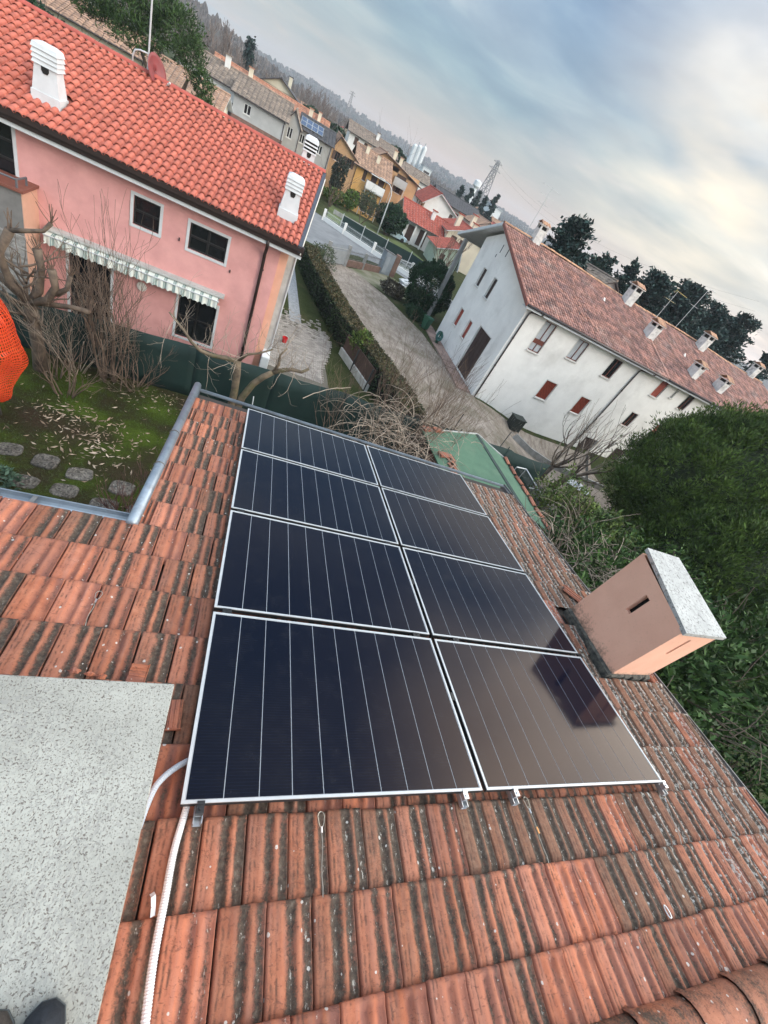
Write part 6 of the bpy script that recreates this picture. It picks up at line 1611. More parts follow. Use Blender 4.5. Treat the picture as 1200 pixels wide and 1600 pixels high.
mb = MB(); mb.prism([(1.12, -.81, .92), (.70, -.81, 1.32), (-.85, -.81, 1.34), (-1.35, -.81, .95)], (0, 1.62, 0)); obj('window', mb, M_GLASS, car, cr)
for x in (-1.2, 1.25):
    for y in (-.82, .70): mb = MB(); mb.tube([(x, y, .31), (x, y + .12, .31)], .31, 14); obj('wheel', mb, M_BLACK, car, cr)
for y in (-.6, .6): mb = MB(); mb.box(1.93, y - .15, .62, 1.975, y + .15, .74); obj('headlight', mb, M_SILV, car, cr)
# white low retaining wall with brown screen and posts beside the long hedge
rw = thing('retaining_wall', 'low white wall with brown privacy screen and dark posts at the end of the hedge', 'wall', (4.6, 22, G))
for i in range(1, 3):
    a = (3.95 + i * .62, 24.3 - i * 1.75); b = (3.95 + (i + 1) * .62, 24.3 - (i + 1) * 1.75)
    mb = MB(); mb.beam((a[0], a[1], G + .15), (b[0], b[1], G + .15), .16, .5); obj('wall_section', mb, M_CONC2, rw)
    mb = MB(); mb.beam((a[0] + .06, a[1], G + .82), (b[0] + .06, b[1], G + .82), .04, .84); obj('screen', mb, mk('brown_screen', (.085, .05, .038), (.06, .035, .028), 3, .9), rw)
    mb = MB(); mb.tube([(b[0] - .1, b[1] + .05, G), (b[0] - .1, b[1] + .05, G + 1.25)], .045, 6); obj('post', mb, M_POST, rw)
# ------------------------------------------------------------------ vegetation
M_BARK = mk('grey_bark', (.17, .125, .09), (.075, .055, .042), 5, .9, .5, 30)
M_TWIG = mk('brown_twig', (.20, .135, .095), (.10, .068, .05), 4, .85, rand=.3, island=True)
M_TWIGP = mk('pale_twig', (.38, .31, .24), (.22, .17, .13), 4, .85, rand=.35, island=True)
M_TWIGR = mk('reddish_twig', (.16, .075, .06), (.085, .045, .04), 4, .85, rand=.3, island=True)
def leafmat(name, a, b, r=.45):
    return mk(name, a, b, 1.1, .65, rand=r, island=True, spec=.25, lo=.3, hi=.7)
M_LAUREL = leafmat('laurel_leaf', (.060, .115, .024), (.018, .042, .012), .6)
M_LAURELB = leafmat('laurel_leaf_bright', (.125, .165, .036), (.035, .068, .018), .55)
M_THUJA = leafmat('thuja_leaf', (.098, .150, .026), (.026, .054, .010), .55)
M_CEDAR = leafmat('cedar_needle', (.026, .058, .046), (.012, .028, .024), .4)
M_PINE = leafmat('pine_needle', (.050, .098, .022), (.020, .042, .014), .5)
M_CONI = leafmat('dark_conifer', (.022, .060, .022), (.010, .028, .013), .45)
M_HEDGE = leafmat('hedge_leaf', (.035, .060, .022), (.014, .024, .012), .5)
M_HEDGEB = leafmat('hedge_top_brown', (.105, .082, .042), (.050, .048, .022), .4)
M_OLIVE = leafmat('olive_leaf', (.10, .12, .065), (.045, .060, .035), .4)

def rvec(rr): 
    while True:
        v = Vector((rr.uniform(-1, 1), rr.uniform(-1, 1), rr.uniform(-1, 1)))
        if .01 < v.length < 1: return v.normalized()
def leaf(mb, p, d, s, l, w):
    mb.quad(p - d * l * .5, p + s * w, p + d * l * .5, p - s * w)
def cloud(mb, c, rad_, n, l, w, rr, lump=.28, lf=1.6, up=.3, lo=.55, zmin=None, seed=0.0, out=.6, cut=-.22):
    c = Vector(c)
    k = 0; tries = 0
    while k < n and tries < n * 6:
        tries += 1
        u = rvec(rr)
        nz_ = noise.noise(u * lf + Vector((seed, seed * .7, 3.1))) + .5 * noise.noise(u * lf * 2.6 + Vector((seed, 1, 7)))
        f = (1 + lump * nz_ * 1.4)
        r = lo + (1 - lo) * rr.random() ** .5
        p = c + Vector((u.x * rad_[0], u.y * rad_[1], u.z * rad_[2])) * f * r
        if noise.noise(p * (2.2 / max(rad_)) * 1.6 + Vector((seed * 3, 0, 0))) < cut and r > .62: continue
        if zmin is not None and p.z < zmin: continue
        d = (u * out + rvec(rr) * .8 + Vector((0, 0, up))).normalized()
        s = d.cross(rvec(rr)); 
        if s.length < .1: continue
        s.normalize(); q = rr.uniform(.65, 1.3)
        leaf(mb, p, d, s, l * q, w * q); k += 1
def branch(mb, p, d, ln, r, depth, rr, spread=.6, up=.15, segs=4, kids=(2, 3), shrink=.68, wig=.18, minr=.004, sides=5, rs=.62, tips=None):
    pts = [Vector(p)]; rs_ = [r]; d = Vector(d).normalized(); cur = Vector(p)
    for i in range(segs):
        d = (d + rvec(rr) * wig + Vector((0, 0, up * .3))).normalized(); cur = cur + d * ln / segs
        pts.append(cur.copy()); rs_.append(max(r * (1 - (1 - rs) * (i + 1) / segs), minr))
    mb.tube(pts, rs_, sides if r > .02 else 4 if r > .008 else 3, caps=r > .02)
    if tips is not None and depth <= 1: tips.append((cur.copy(), d.copy()))
    if depth <= 0: return
    for k in range(rr.randint(*kids)):
        i = segs if k == 0 else rr.randint(max(1, segs // 2), segs)
        nd = (d + rvec(rr) * spread + Vector((0, 0, up))).normalized()
        branch(mb, pts[i], nd, ln * shrink * rr.uniform(.75, 1.2), rs_[i] * .72, depth - 1, rr, spread, up, segs, kids, shrink, wig, minr, sides, rs, tips)

# pollarded tree at the left
rr = random.Random(21)
t_ = thing('pollarded_tree', 'knobbly pollarded tree with stubby bare limbs beside the orange netting', 'tree', (-5.75, 12.7, G))
mb = MB(); mb.tube([(-5.70, 12.7, G - .1), (-5.72, 12.7, -5.9), (-5.78, 12.68, -5.2), (-5.80, 12.62, -4.5)], [.20, .165, .15, .155], 9); obj('trunk', mb, M_BARK, t_, smooth=True)
knob = []
lims = [((-5.8, 12.62, -4.6), [(-5.5, 12.5, -4.1), (-5.42, 12.5, -3.5), (-5.48, 12.5, -3.05)], .10), ((-5.8, 12.62, -4.6), [(-5.3, 12.4, -4.25), (-5.08, 12.35, -3.8), (-5.12, 12.3, -3.35)], .10), ((-5.8, 12.62, -4.55), [(-5.35, 12.6, -4.45), (-4.75, 12.5, -4.25), (-4.35, 12.45, -4.2)], .075),
        ((-5.8, 12.6, -4.6), [(-6.1, 12.4, -4.1), (-6.2, 12.3, -3.4), (-5.9, 12.25, -2.75)], .10), ((-6.2, 12.3, -3.4), [(-6.5, 12.2, -3.0), (-6.45, 12.2, -2.5)], .07), ((-5.9, 12.25, -2.75), [(-5.55, 12.2, -2.6), (-5.2, 12.2, -2.45), (-5.02, 12.15, -2.2)], .05), ((-5.8, 12.6, -4.6), [(-6.3, 12.7, -4.3), (-6.9, 12.8, -3.9)], .09), ((-5.1, 12.4, -4.0), [(-4.8, 12.3, -3.7), (-4.72, 12.3, -3.35)], .06)]
for s_, P, r in lims:
    mb = MB(); Q = [Vector(s_)] + [Vector(p) for p in P]
    mb.tube(Q, [r * 1.15] + [r * (1 - .12 * i) for i in range(len(P) - 1)] + [r * 1.05], 7); obj('limb', mb, M_BARK, t_, smooth=True); knob.append((Q[-1], r))
for q in range(26):
    mb = MB(); z = rr.uniform(-5.2, -3.6); a = rr.uniform(0, 2 * PI); k0 = len(mb.v)
    branch(mb, (-5.78 + rr.gauss(0, .12), 12.6 + rr.gauss(0, .1), z), (math.cos(a) * .9, math.sin(a) * .6, rr.uniform(.0, .9)), rr.uniform(.5, 1.0), .03, 2, rr, .7, .12, 4, (1, 3), .62, .22, .005)
    obj('branch', mb, M_BARK, t_, smooth=True)
mb = MB()
for p, r in knob:
    for k in range(9): branch(mb, p + rvec(rr) * r * .5, Vector((rr.gauss(0, .45), rr.gauss(0, .45), 1)), rr.uniform(.18, .5), .011, 0, rr, wig=.12)
obj('sprout', mb, M_TWIG, t_, kind='stuff')
# multi stemmed bare shrub in front of the pink wall
def shrub(name, lab, base, n, h, spread_, r, mat, seed, depth=3, kids=(2, 3), up=.25, shrink=.66, cat='shrub', fan=.25, group=None, wig=.16, spr=.5):
    rr = random.Random(seed); t_ = thing(name, lab, cat, base, group)
    for i in range(n):
        a = rr.uniform(0, 2 * PI); e = rr.uniform(.1, 1) * spread_
        mb = MB(); b = Vector(base) + Vector((math.cos(a) * fan * rr.random(), math.sin(a) * fan * rr.random(), -.05))
        branch(mb, b, (math.cos(a) * e, math.sin(a) * e, 1), h * rr.uniform(.38, .58), r * rr.uniform(.7, 1.2), depth, rr, spr, up, 4, kids, shrink, wig, .0035)
        obj('stem', mb, mat, t_, smooth=True)
    return t_
shrub('bare_shrub', 'tall multi stemmed bare shrub growing against the green fence below the awning', (-4.1, 13.25, G), 15, 3.9, .55, .028, M_TWIG, 31, depth=3, kids=(2, 4))
shrub('bare_shrub', 'spreading leafless shrub with fine arching twigs right of the tall one', (-3.3, 13.2, G), 14, 2.1, 1.3, .018, M_TWIG, 32, depth=3, kids=(2, 4), up=.05)
shrub('bare_shrub', 'short bare shrub amid the leaf litter before the pollarded tree', (-4.75, 11.75, G), 9, 1.7, .8, .024, M_TWIG, 33, depth=2)
shrub('bare_shrub', 'thin stemmed leafless shrub at the foot of the pollarded tree', (-5.2, 12.5, G), 9, 2.4, .9, .016, M_TWIG, 34, depth=3)
shrub('twiggy_bush', 'reddish brown twiggy bush beside the stepping stones and gutter', (-2.0, 7.65, G), 30, 1.15, .85, .015, M_TWIGR, 35, depth=2, kids=(2, 3), fan=.45)
shrub('twiggy_bush', 'dry rusty twigs standing in the lawn near the sloping gutter', (-1.45, 8.3, G), 13, 1.2, .5, .014, M_TWIGR, 36, depth=2, fan=.25)
shrub('bare_shrub', 'pale tangled bare shrub leaning towards the orange netting', (-4.9, 13.1, G), 12, 2.7, 1.0, .016, M_TWIGP, 38, depth=3, kids=(2, 4), up=.1)
# spindly sapling in front of the pink wall
shrub('sapling', 'thin upright sapling rising in front of the pink wall', (-3.55, 13.0, G), 2, 5.2, .12, .018, M_TWIG, 37, depth=2, up=.5, cat='tree')
# evergreen plant by the stones
rr = random.Random(41)
def bush(name, lab, c, rad_, n, l, w, mat, seed, cat='bush', group=None, stem=True, zmin=None, **kw):
    rr = random.Random(seed); base = (c[0], c[1], ground_z(c[0], c[1]))
    t_ = thing(name, lab, cat, base, group)
    mb = MB(); cloud(mb, c, rad_, n, l, w, rr, seed=seed * 1.37, zmin=zmin if zmin is not None else base[2] + .02, **kw); obj('crown', mb, mat, t_)
    if stem:
        mb = MB()
        for k in range(6):
            a = rr.uniform(0, 2 * PI); branch(mb, (c[0] + .1 * math.cos(a), c[1] + .1 * math.sin(a), base[2] - .05), (math.cos(a) * rad_[0] * .5, math.sin(a) * rad_[1] * .5, rad_[2]), max((c[2] - base[2]) * .9, rad_[2] * .7), .03 * max(rad_[0], .5), 2, rr, .7, .1)
        obj('trunk', mb, M_BARK, t_)
    return t_
bush('evergreen_plant', 'low blue green plant at the lawn edge above the gutter', (-4.75, 7.75, G + .22), (.55, .35, .32), 420, .14, .03, leafmat('bluegreen_leaf', (.10, .16, .10), (.04, .07, .05)), 51)
# arching tree with the double trunk behind the far eave corner
rr = random.Random(43)
t_ = thing('arching_tree', 'leafless fruit tree with a double trunk and long arching limb before the pink wall', 'tree', (-.15, 13.2, G))
M_MOSS = mk('mossy_bark', (.20, .15, .10), (.08, .062, .045), 4, .9, .5, 30, dirt=(.09, .10, .03, .7), dscale=2.5)
for P, r in (([(-.25, 13.1, G - .1), (-.27, 13.1, -5.6), (-.32, 13.05, -4.9), (-.40, 13.0, -4.35)], [.15, .125, .12, .12]), ([(-.12, 13.15, G - .1), (.02, 13.1, -5.7), (.25, 13.0, -5.0), (.5, 12.95, -4.6), (.75, 12.9, -4.3)], [.15, .12, .11, .10, .09])):
    mb = MB(); mb.tube(P, r, 9); obj('trunk', mb, M_MOSS, t_, smooth=True)
arch = [(-.40, 13.0, -4.4), (-.75, 13.0, -4.42), (-1.15, 13.0, -4.50), (-1.5, 13.0, -4.48), (-1.8, 13.0, -4.30), (-2.05, 13.0, -4.02), (-2.3, 13.0, -3.80), (-2.5, 13.0, -3.62)]
rt = [(.75, 12.9, -4.3), (1.05, 12.9, -4.1), (1.3, 12.85, -3.95), (1.6, 12.8, -3.90), (1.8, 12.8, -3.7)]
rt2 = [(.75, 12.9, -4.3), (.85, 12.85, -3.95), (.80, 12.8, -3.6), (.95, 12.8, -3.3)]
rt3 = [(-.40, 13.0, -4.4), (-.15, 12.9, -4.0), (.15, 12.9, -3.85), (.55, 12.9, -3.55)]
for P, r0, r1 in ((arch, .085, .028), (rt, .085, .045), (rt2, .06, .025), (rt3, .06, .022)):
    mb = MB(); n = len(P); mb.tube(P, [r0 + (r1 - r0) * i / (n - 1) for i in range(n)], 8); obj('limb', mb, M_MOSS, t_, smooth=True)
mb = MB()
for P in (arch, rt, rt2, rt3):
    for i in range(1, len(P)):
        for k in range(4):
            p = Vector(P[i - 1]).lerp(Vector(P[i]), rr.random()); branch(mb, p, (rr.gauss(0, .4), rr.gauss(0, .4), rr.choice((1, 1, 1, -.25))), rr.uniform(.35, .8), .010, 2, rr, .6, .2, 4, (1, 3), .6, .2, .003)
obj('twig', mb, M_TWIGP, t_, kind='stuff')
# vine tangle just beyond our eave
rr = random.Random(47)
t_ = thing('vine_tangle', 'heap of pale dry climbing stems tumbling behind the far roof edge', 'vine', (5.0, 10.6, G))
mb = MB()
for i in range(300):
    a = Vector((rr.gauss(5.2, .95), rr.gauss(10.8, 1.0), rr.uniform(-5.2, -3.4))); d = Vector((rr.gauss(0, 1), rr.gauss(0, .7), rr.uniform(.1, 1.1))).normalized(); pts = [a]; cur = a.copy(); ln = rr.uniform(.7, 2.2)
    for k in range(9):
        d = (d + rvec(rr) * .22 + Vector((0, 0, -.13))).normalized(); cur = cur + d * ln / 9; pts.append(cur.copy())
    r = rr.uniform(.005, .014); mb.tube(pts, [r * (1 - .5 * k / 9) for k in range(10)], 4)
obj('dry_stem', mb, M_TWIGP, t_, kind='stuff')
mb = MB()
for i in range(12): branch(mb, (rr.uniform(3.6, 6.2), rr.uniform(9.8, 11.3), G), (rr.gauss(0, .25), rr.gauss(0, .2), 1), rr.uniform(1.3, 2.2), .03, 1, rr)
obj('trunk', mb, M_BARK, t_)
shrub('bare_shrub', 'upright reddish bare shrub rising above the vine tangle before the gravel drive', (5.7, 12.6, G), 16, 4.4, .55, .026, M_TWIG, 48, depth=3, kids=(2, 4), fan=.6)
shrub('bare_shrub', 'feathery bare shrub spreading over the lower end of the gravel drive', (7.3, 13.4, G), 15, 3.9, .75, .018, M_TWIG, 49, depth=3, kids=(2, 4), fan=.7)
shrub('bare_shrub', 'dense low bare shrub against the green fence left of the vines', (3.6, 13.0, G), 13, 3.0, .8, .017, M_TWIG, 50, depth=3, kids=(2, 3), fan=.5)
# clipped hedge along the drive
def hedge(name, lab, pts, w, h, n, mat, mattop, seed):
    rr = random.Random(seed); t_ = thing(name, lab, 'hedge', (pts[0][0], pts[0][1], G))
    mb, mt, core = MB(), MB(), MB()
    P = [Vector((a, b, 0)) for a, b in pts]; L_ = [(q - p).length for p, q in zip(P, P[1:])]; tot = sum(L_)
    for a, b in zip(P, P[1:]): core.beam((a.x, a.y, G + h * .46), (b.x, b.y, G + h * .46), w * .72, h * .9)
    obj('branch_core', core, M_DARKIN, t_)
    for i in range(n):
        s = rr.random() * tot; k = 0
        while s > L_[k]: s -= L_[k]; k += 1
        d = (P[k + 1] - P[k]).normalized(); nn = Vector((-d.y, d.x, 0)); c = P[k] + d * s
        side = rr.random(); wob = .10 * noise.noise((c.x * 1.2, c.y * 1.2, side * 3))
        if side < .42: p = c + nn * (w / 2 + rr.gauss(0, .05) + wob) + Vector((0, 0, rr.uniform(0, h))); u = nn
        elif side < .62: p = c - nn * (w / 2 + rr.gauss(0, .05) + wob) + Vector((0, 0, rr.uniform(0, h))); u = -nn
        else: p = c + nn * rr.uniform(-w / 2, w / 2) + Vector((0, 0, h + rr.gauss(0, .04) + wob)); u = Vector((0, 0, 1))
        dd_ = (u * .6 + rvec(rr)).normalized(); ss = dd_.cross(rvec(rr)).normalized(); q = rr.uniform(.6, 1.3)
        leaf(mt if side >= .62 and rr.random() < .8 else mb, p + Vector((0, 0, G)), dd_, ss, .13 * q, .04 * q)
    obj('crown', mb, mat, t_); obj('clipped_top', mt, mattop, t_)
hedge('clipped_hedge', 'long clipped dark hedge with a brown top separating the paving from the gravel drive', [(2.3, 36.5), (3.2, 31.5), (4.3, 26.5), (5.0, 23.8), (6.0, 21.0), (6.9, 18.0), (7.4, 15.6)], 1.15, 1.5, 26000, M_HEDGE, M_HEDGEB, 61)
bush('ivy_bush', 'bright green ivy clump hanging over the end of the long hedge', (5.35, 21.9, -5.45), (.65, .7, .62), 1500, .14, .04, M_LAURELB, 62)
bush('round_shrub', 'small greenish shrub at the drive gate end of the hedge', (3.6, 38.2, -5.9), (1.2, 1.0, 1.0), 1500, .14, .035, M_OLIVE, 63)
bush('round_conifer', 'dense dark globe shaped conifer at the corner of the gravel drive', (13.3, 39.0, -4.65), (2.15, 2.0, 2.25), 15000, .24, .035, M_CONI, 64, cat='tree', lump=.14, lf=2.4, up=.6, lo=.72)
bush('low_shrub', 'low dark brownish shrub left of the globe conifer', (10.6, 40.2, -6.2), (1.2, 1.3, .75), 2600, .16, .04, leafmat('maroon_leaf', (.075, .06, .04), (.03, .028, .02)), 65)
bush('low_shrub', 'dark green undershrub beneath the globe conifer by the bin', (12.1, 36.2, -6.3), (.9, 1.1, .6), 1800, .16, .04, M_CONI, 66)
bush('round_tree', 'rounded dark green tree standing on the lawn across the road', (14.4, 71.5, -4.5), (2.35, 2.2, 1.75), 6500, .34, .10, M_CONI, 67, cat='tree', lump=.15)
bush('olive_tree', 'grey green olive tree with a bent trunk beside the rounded dark tree', (10.2, 69.6, -4.05), (1.3, 1.2, 1.35), 1700, .30, .05, M_OLIVE, 68, cat='tree', lump=.4)
bush('dark_shrub_tree', 'dark olive coloured tree in front of the ochre gable', (5.6, 70, -2.6), (1.05, 1.0, 1.75), 2600, .28, .06, leafmat('dark_olive', (.045, .055, .035), (.02, .028, .02)), 69, cat='tree')
for i, (x, y, z, a, b, c, lab) in enumerate(((6.6, 73.5, -5.6, 2.6, .8, .9, 'clipped light green hedge below the bright yellow house'), (8.6, 74.5, -5.0, 1.2, 1.0, 1.1, 'yellowish green hedge in front of the white balcony'), (5.8, 76, -4.6, .7, .7, 1.6, 'narrow dark shrub by the ochre gable'))):
    bush('garden_hedge', lab, (x, y, z), (a, b, c), 1800, .26, .08, leafmat('light_hedge', (.12, .19, .035), (.05, .09, .02)) if i < 2 else M_CONI, 70 + i, cat='hedge', lump=.1)
shrub('bare_tree', 'brown bare tree between the lean-to roof and the white gable', (20.3, 59.5, G), 6, 5.2, .45, .09, M_TWIG, 74, depth=4, kids=(2, 4), cat='tree')
shrub('bare_tree', 'small leafless street tree on the lawn by the yellow house hedge', (5.6, 70.5, G), 4, 2.6, .6, .05, M_TWIG, 75, depth=3, cat='tree')
# bare tree before the white house
rr = random.Random(81); gz_ = ground_z(18.6, 18.4)
t_ = thing('bare_tree', 'leafless fig tree with many upswept pale limbs in front of the white house', 'tree', (18.6, 18.4, gz_))
mb = MB(); mb.tube([(18.4, 18.3, gz_ - .1), (18.45, 18.3, gz_ + .6), (18.5, 18.25, gz_ + 1.2)], [.26, .21, .20], 8); mb.tube([(19.6, 18.0, gz_ - .1), (19.7, 17.9, gz_ + .7), (19.9, 17.8, gz_ + 1.2)], [.22, .19, .17], 8); obj('trunk', mb, M_BARK, t_, smooth=True)
for c, n in (((18.5, 18.25, gz_ + 1.1), 10), ((19.9, 17.8, gz_ + 1.1), 11)):
    for k in range(n):
        mb = MB(); a = rr.uniform(0, 2 * PI); e = rr.uniform(.35, 1.3)
        branch(mb, c, (math.cos(a) * e + .25, math.sin(a) * e - .2, .75), rr.uniform(1.5, 2.3), .066, 3, rr, .5, .28, 5, (1, 3), .66, .18, .008); obj('limb', mb, M_TWIGP if k % 3 == 0 else M_BARK, t_, smooth=True)
# --- right side garden: thuja mass, laurels, dead twigs
rr = random.Random(83)
t_ = thing('thuja_hedge', 'huge dense thuja with dark olive sprays bulging in front of the white house', 'tree', (27, 12.5, ground_z(27, 12.5)))
def sprays(mb, c, rad_, n, rr, seed):
    c = Vector(c); k = 0
    while k < n:
        u = rvec(rr)
        if u.z < -.6: continue
        f = 1 + .10 * noise.noise(u * 2.6 + Vector((seed, 0, 0))) + rr.uniform(-.07, .05)
        p0 = c + Vector((u.x * rad_[0], u.y * rad_[1], u.z * rad_[2])) * f
        nn = Vector((u.x / rad_[0], u.y / rad_[1], u.z / rad_[2])).normalized()
        if (p0 - CAMLOC).normalized().dot(nn) > .35: continue
        cr_ = rr.choice((rr.uniform(.3, .6), rr.uniform(.5, .95), rr.uniform(.5, 1.2))); ax = (nn * .8 + Vector((0, 0, .6))).normalized()
        for q in range(80):
            v = rvec(rr); v = (v + ax * .55).normalized(); p = p0 + Vector((v.x, v.y, v.z * .9)) * cr_ * rr.uniform(.55, 1)
            d0 = (v * .8 + Vector((0, 0, .45)) + rvec(rr) * .3).normalized(); s = d0.cross(rvec(rr)).normalized()
            for j in range(2):
                d = (d0 + s * (j - .5) * .8 + rvec(rr) * .15).normalized(); ss = d.cross(v + rvec(rr) * .5)
                if ss.length < .05: continue
                l = rr.uniform(.14, .30); leaf(mb, p + d * l * .4, d, ss.normalized(), l, .024)
        k += 1
ELL = [((27.5, 13.0, -3.15), (8.2, 5.5, 4.8), 820, 1.0), ((31.5, 11.8, -1.9), (7.0, 5.0, 4.7), 560, 3.0), ((22.8, 8.6, -5.0), (5.0, 4.0, 3.6), 480, 5.0)]
for c, r_, n, sd_ in ELL: mb = MB(); sprays(mb, c, r_, n, rr, sd_); obj('crown', mb, M_THUJA, t_)
mb = MB()
for c, r_, n_, sd_ in ELL:
    rad_ = tuple(q * .90 for q in r_); b = len(mb.v); nu, nv = 48, 28
    for j in range(nv + 1):
        for i in range(nu):
            th, ph = PI * j / nv, 2 * PI * i / nu; u = Vector((math.sin(th) * math.cos(ph), math.sin(th) * math.sin(ph), math.cos(th)))
            f_ = 1 + .10 * noise.noise(u * 2.6 + Vector((sd_, 0, 0))) + .09 * noise.noise(u * 9); mb.v.append((c[0] + u.x * rad_[0] * f_, c[1] + u.y * rad_[1] * f_, c[2] + u.z * rad_[2] * f_))
    for j in range(nv):
        for i in range(nu): mb.f.append((b + j * nu + i, b + (j + 1) * nu + i, b + (j + 1) * nu + (i + 1) % nu, b + j * nu + (i + 1) % nu))
obj('inner_growth', mb, mk('inner_growth', (.030, .046, .010), (.010, .016, .005), 5, .95, 1.0, 12), t_, smooth=True)
mb = MB()
for x, y in ((27, 13), (31, 12), (23, 8.6), (24.5, 9.5)): mb.tube([(x, y, -9), (x, y, -5)], [.25, .15], 8)
obj('trunk', mb, M_BARK, t_)
lau = [((12.7, 10.6, -4.7), (1.3, 1.5, 1.6), 4200, M_LAURELB, 'yellowish green laurel bush right of the shed roof'),
       ((10.9, 6.9, -4.3), (1.5, 1.6, 1.5), 4600, M_LAUREL, 'leafy dark laurel close to the right roof edge below the shed'),
       ((14.6, 9.8, -4.9), (1.6, 1.7, 1.3), 3600, M_LAURELB, 'light green laurel in front of the white plastic sheet'),
       ((14.2, 7.0, -4.6), (2.4, 1.9, 1.9), 6500, M_LAUREL, 'broad laurel under the thuja, behind the chimney cap'),
       ((8.2, 4.6, -3.9), (1.3, 1.5, 1.3), 3800, M_LAUREL, 'laurel clump just left of the chimney, beyond the verge'),
       ((11.6, 3.6, -4.0), (2.0, 1.7, 1.9), 5600, M_LAUREL, 'laurel mass right of the marble chimney cap'),
       ((8.6, 1.5, -4.0), (1.7, 1.6, 1.8), 5600, M_LAUREL, 'lower laurel below the chimney at the right picture edge'),
       ((7.6, -.6, -4.6), (1.4, 1.5, 1.6), 3600, M_LAUREL, 'shaded laurel beside the lower right verge'),
       ((9.4, .3, -5.0), (1.6, 2.0, 1.7), 4200, M_LAUREL, 'dark laurel filling the gap at the lower right picture edge'),
       ((6.9, -2.0, -4.8), (1.3, 1.4, 1.6), 3000, M_LAUREL, 'lowest laurel under the lower right verge corner'),
       ((14.6, 1.4, -5.6), (2.3, 2.2, 1.8), 4200, M_LAUREL, 'distant low laurel seen past the lower right verge'),
       ((15.8, 3.6, -4.0), (2.3, 2.2, 2.3), 5200, M_LAUREL, 'tall laurel at the right edge below the thuja')]
for i, (c, r_, n, m_, lab) in enumerate(lau):
    bush('laurel_bush', lab, c, r_, int(n * 1.1), .15 + .05 * (i % 3), .030 + .006 * (i % 3), m_, 90 + i, group='laurel bushes beyond the right verge', lump=.42, lf=2.4, up=.25, lo=.30, cut=-.02)
rr = random.Random(97)
t_ = thing('dead_brush', 'tangle of dry grey brown branches between the laurels and the chimney', 'branches', (10.2, 6.2, G))
mb = MB()
for i in range(260):
    a = Vector((rr.gauss(10.4, .9), rr.gauss(6.4, .8), rr.uniform(-4.4, -3.2))); d = Vector((rr.gauss(.4, .8), rr.gauss(.2, .8), rr.uniform(-.1, .7))).normalized(); pts = [a]; cur = a.copy(); ln = rr.uniform(.6, 1.9)
    for k in range(7): d = (d + rvec(rr) * .2 + Vector((0, 0, -.1))).normalized(); cur = cur + d * ln / 7; pts.append(cur.copy())
    r = rr.uniform(.005, .013); mb.tube(pts, [r * (1 - .5 * k / 7) for k in range(8)], 4)
obj('dry_branch', mb, M_TWIGP, t_, kind='stuff')
mb = MB()
for i in range(8): branch(mb, (rr.uniform(9.6, 11.4), rr.uniform(5.8, 7), G - .3), (rr.gauss(0, .2), rr.gauss(0, .2), 1), 2.2, .05, 1, rr)
obj('trunk', mb, M_BARK, t_)
t_ = thing('felled_limbs', 'thick dark sawn limbs lying among the laurels with pale cut ends', 'branches', (12, 4, G))
for i, (a, b, r) in enumerate((((8.9, 3.2, -4.1), (14.5, 6.6, -3.6), .11), ((9.6, 2.4, -4.3), (15, 5.4, -4.1), .12), ((9.0, 2.9, -4.3), (12.8, 3.0, -4.6), .09), ((8.6, 3.6, -4.0), (12.6, 6.0, -3.2), .05))):
    mb = MB(); a, b = Vector(a), Vector(b); P = [a.lerp(b, k / 7) + rvec(rr) * .10 for k in range(8)]; mb.tube(P, [r * (1 - .05 * k) for k in range(8)], 8); obj('limb', mb, M_BARK, t_, smooth=True)
    mb = MB(); d = (P[0] - P[1]).normalized(); mb.tube([P[0], P[0] + d * .006], r * .96, 10); obj('cut_end', mb, mk('cut_wood', (.55, .42, .25), None, 6, .8), t_)
# --- cedars behind the white house
def cedar(name, lab, x, y, base, top, w, seed, n=34, group=None, mat=M_CEDAR, l=.52, lw=.15, tiers=9, flat=.16, minr=.25):
    rr = random.Random(seed); t_ = thing(name, lab, 'tree', (x, y, base), group)
    mb = MB(); mb.tube([(x, y, base), (x + .1, y, base + (top - base) * .6), (x, y, top - .2)], [.34, .22, .05], 7)
    mc = MB()
    n = int(n * 1.3)
    for i in range(n):
        f = (i + rr.random()) / n; z = base + (top - base) * (.30 + .68 * f); a = rr.uniform(0, 2 * PI); R_ = w * (minr + (1 - minr) * (1 - f) ** .75) * rr.uniform(.55, 1.1)
        e = Vector((x + math.cos(a) * R_, y + math.sin(a) * R_, z + rr.uniform(-.1, .35) * R_ * .5)); s = Vector((x, y, z - .1 * R_))
        mb.tube([s, s.lerp(e, .5) + Vector((0, 0, .06 * R_)), e], [.07, .05, .015], 4)
        k = int(26 + 30 * R_)
        for j in range(k):
            q = rr.random() ** .65; c = s.lerp(e, q) + Vector((rr.gauss(0, .20 * R_ * q ** .5 + .12), rr.gauss(0, .20 * R_ * q ** .5 + .12), rr.gauss(0, flat) - .12 * (1 - q)))
            d = ((e - s).normalized() + rvec(rr) * .9 + Vector((0, 0, .1))).normalized(); ss = d.cross(Vector((0, 0, 1)) + rvec(rr) * .8)
            if ss.length < .05: continue
            leaf(mc, c, d, ss.normalized(), l * rr.uniform(.6, 1.3), lw)
    obj('trunk', mb, M_BARK, t_); obj('crown', mc, mat, t_)
gcd = 'cedars behind the white house'
cedar('cedar_tree', 'large cedar with layered boughs behind the gable end chimney', 26.4, 45, G, 5.9, 4.0, 101, n=70, group=gcd)
cedar('cedar_tree', 'lower cedar right of the large one, its top just above the ridge', 30.2, 47, G, 3.6, 2.8, 102, n=36, group=gcd)
cedar('cedar_tree', 'slender cedar with a leaning pointed top', 35.0, 50, G, 4.9, 2.6, 103, n=40, group=gcd)
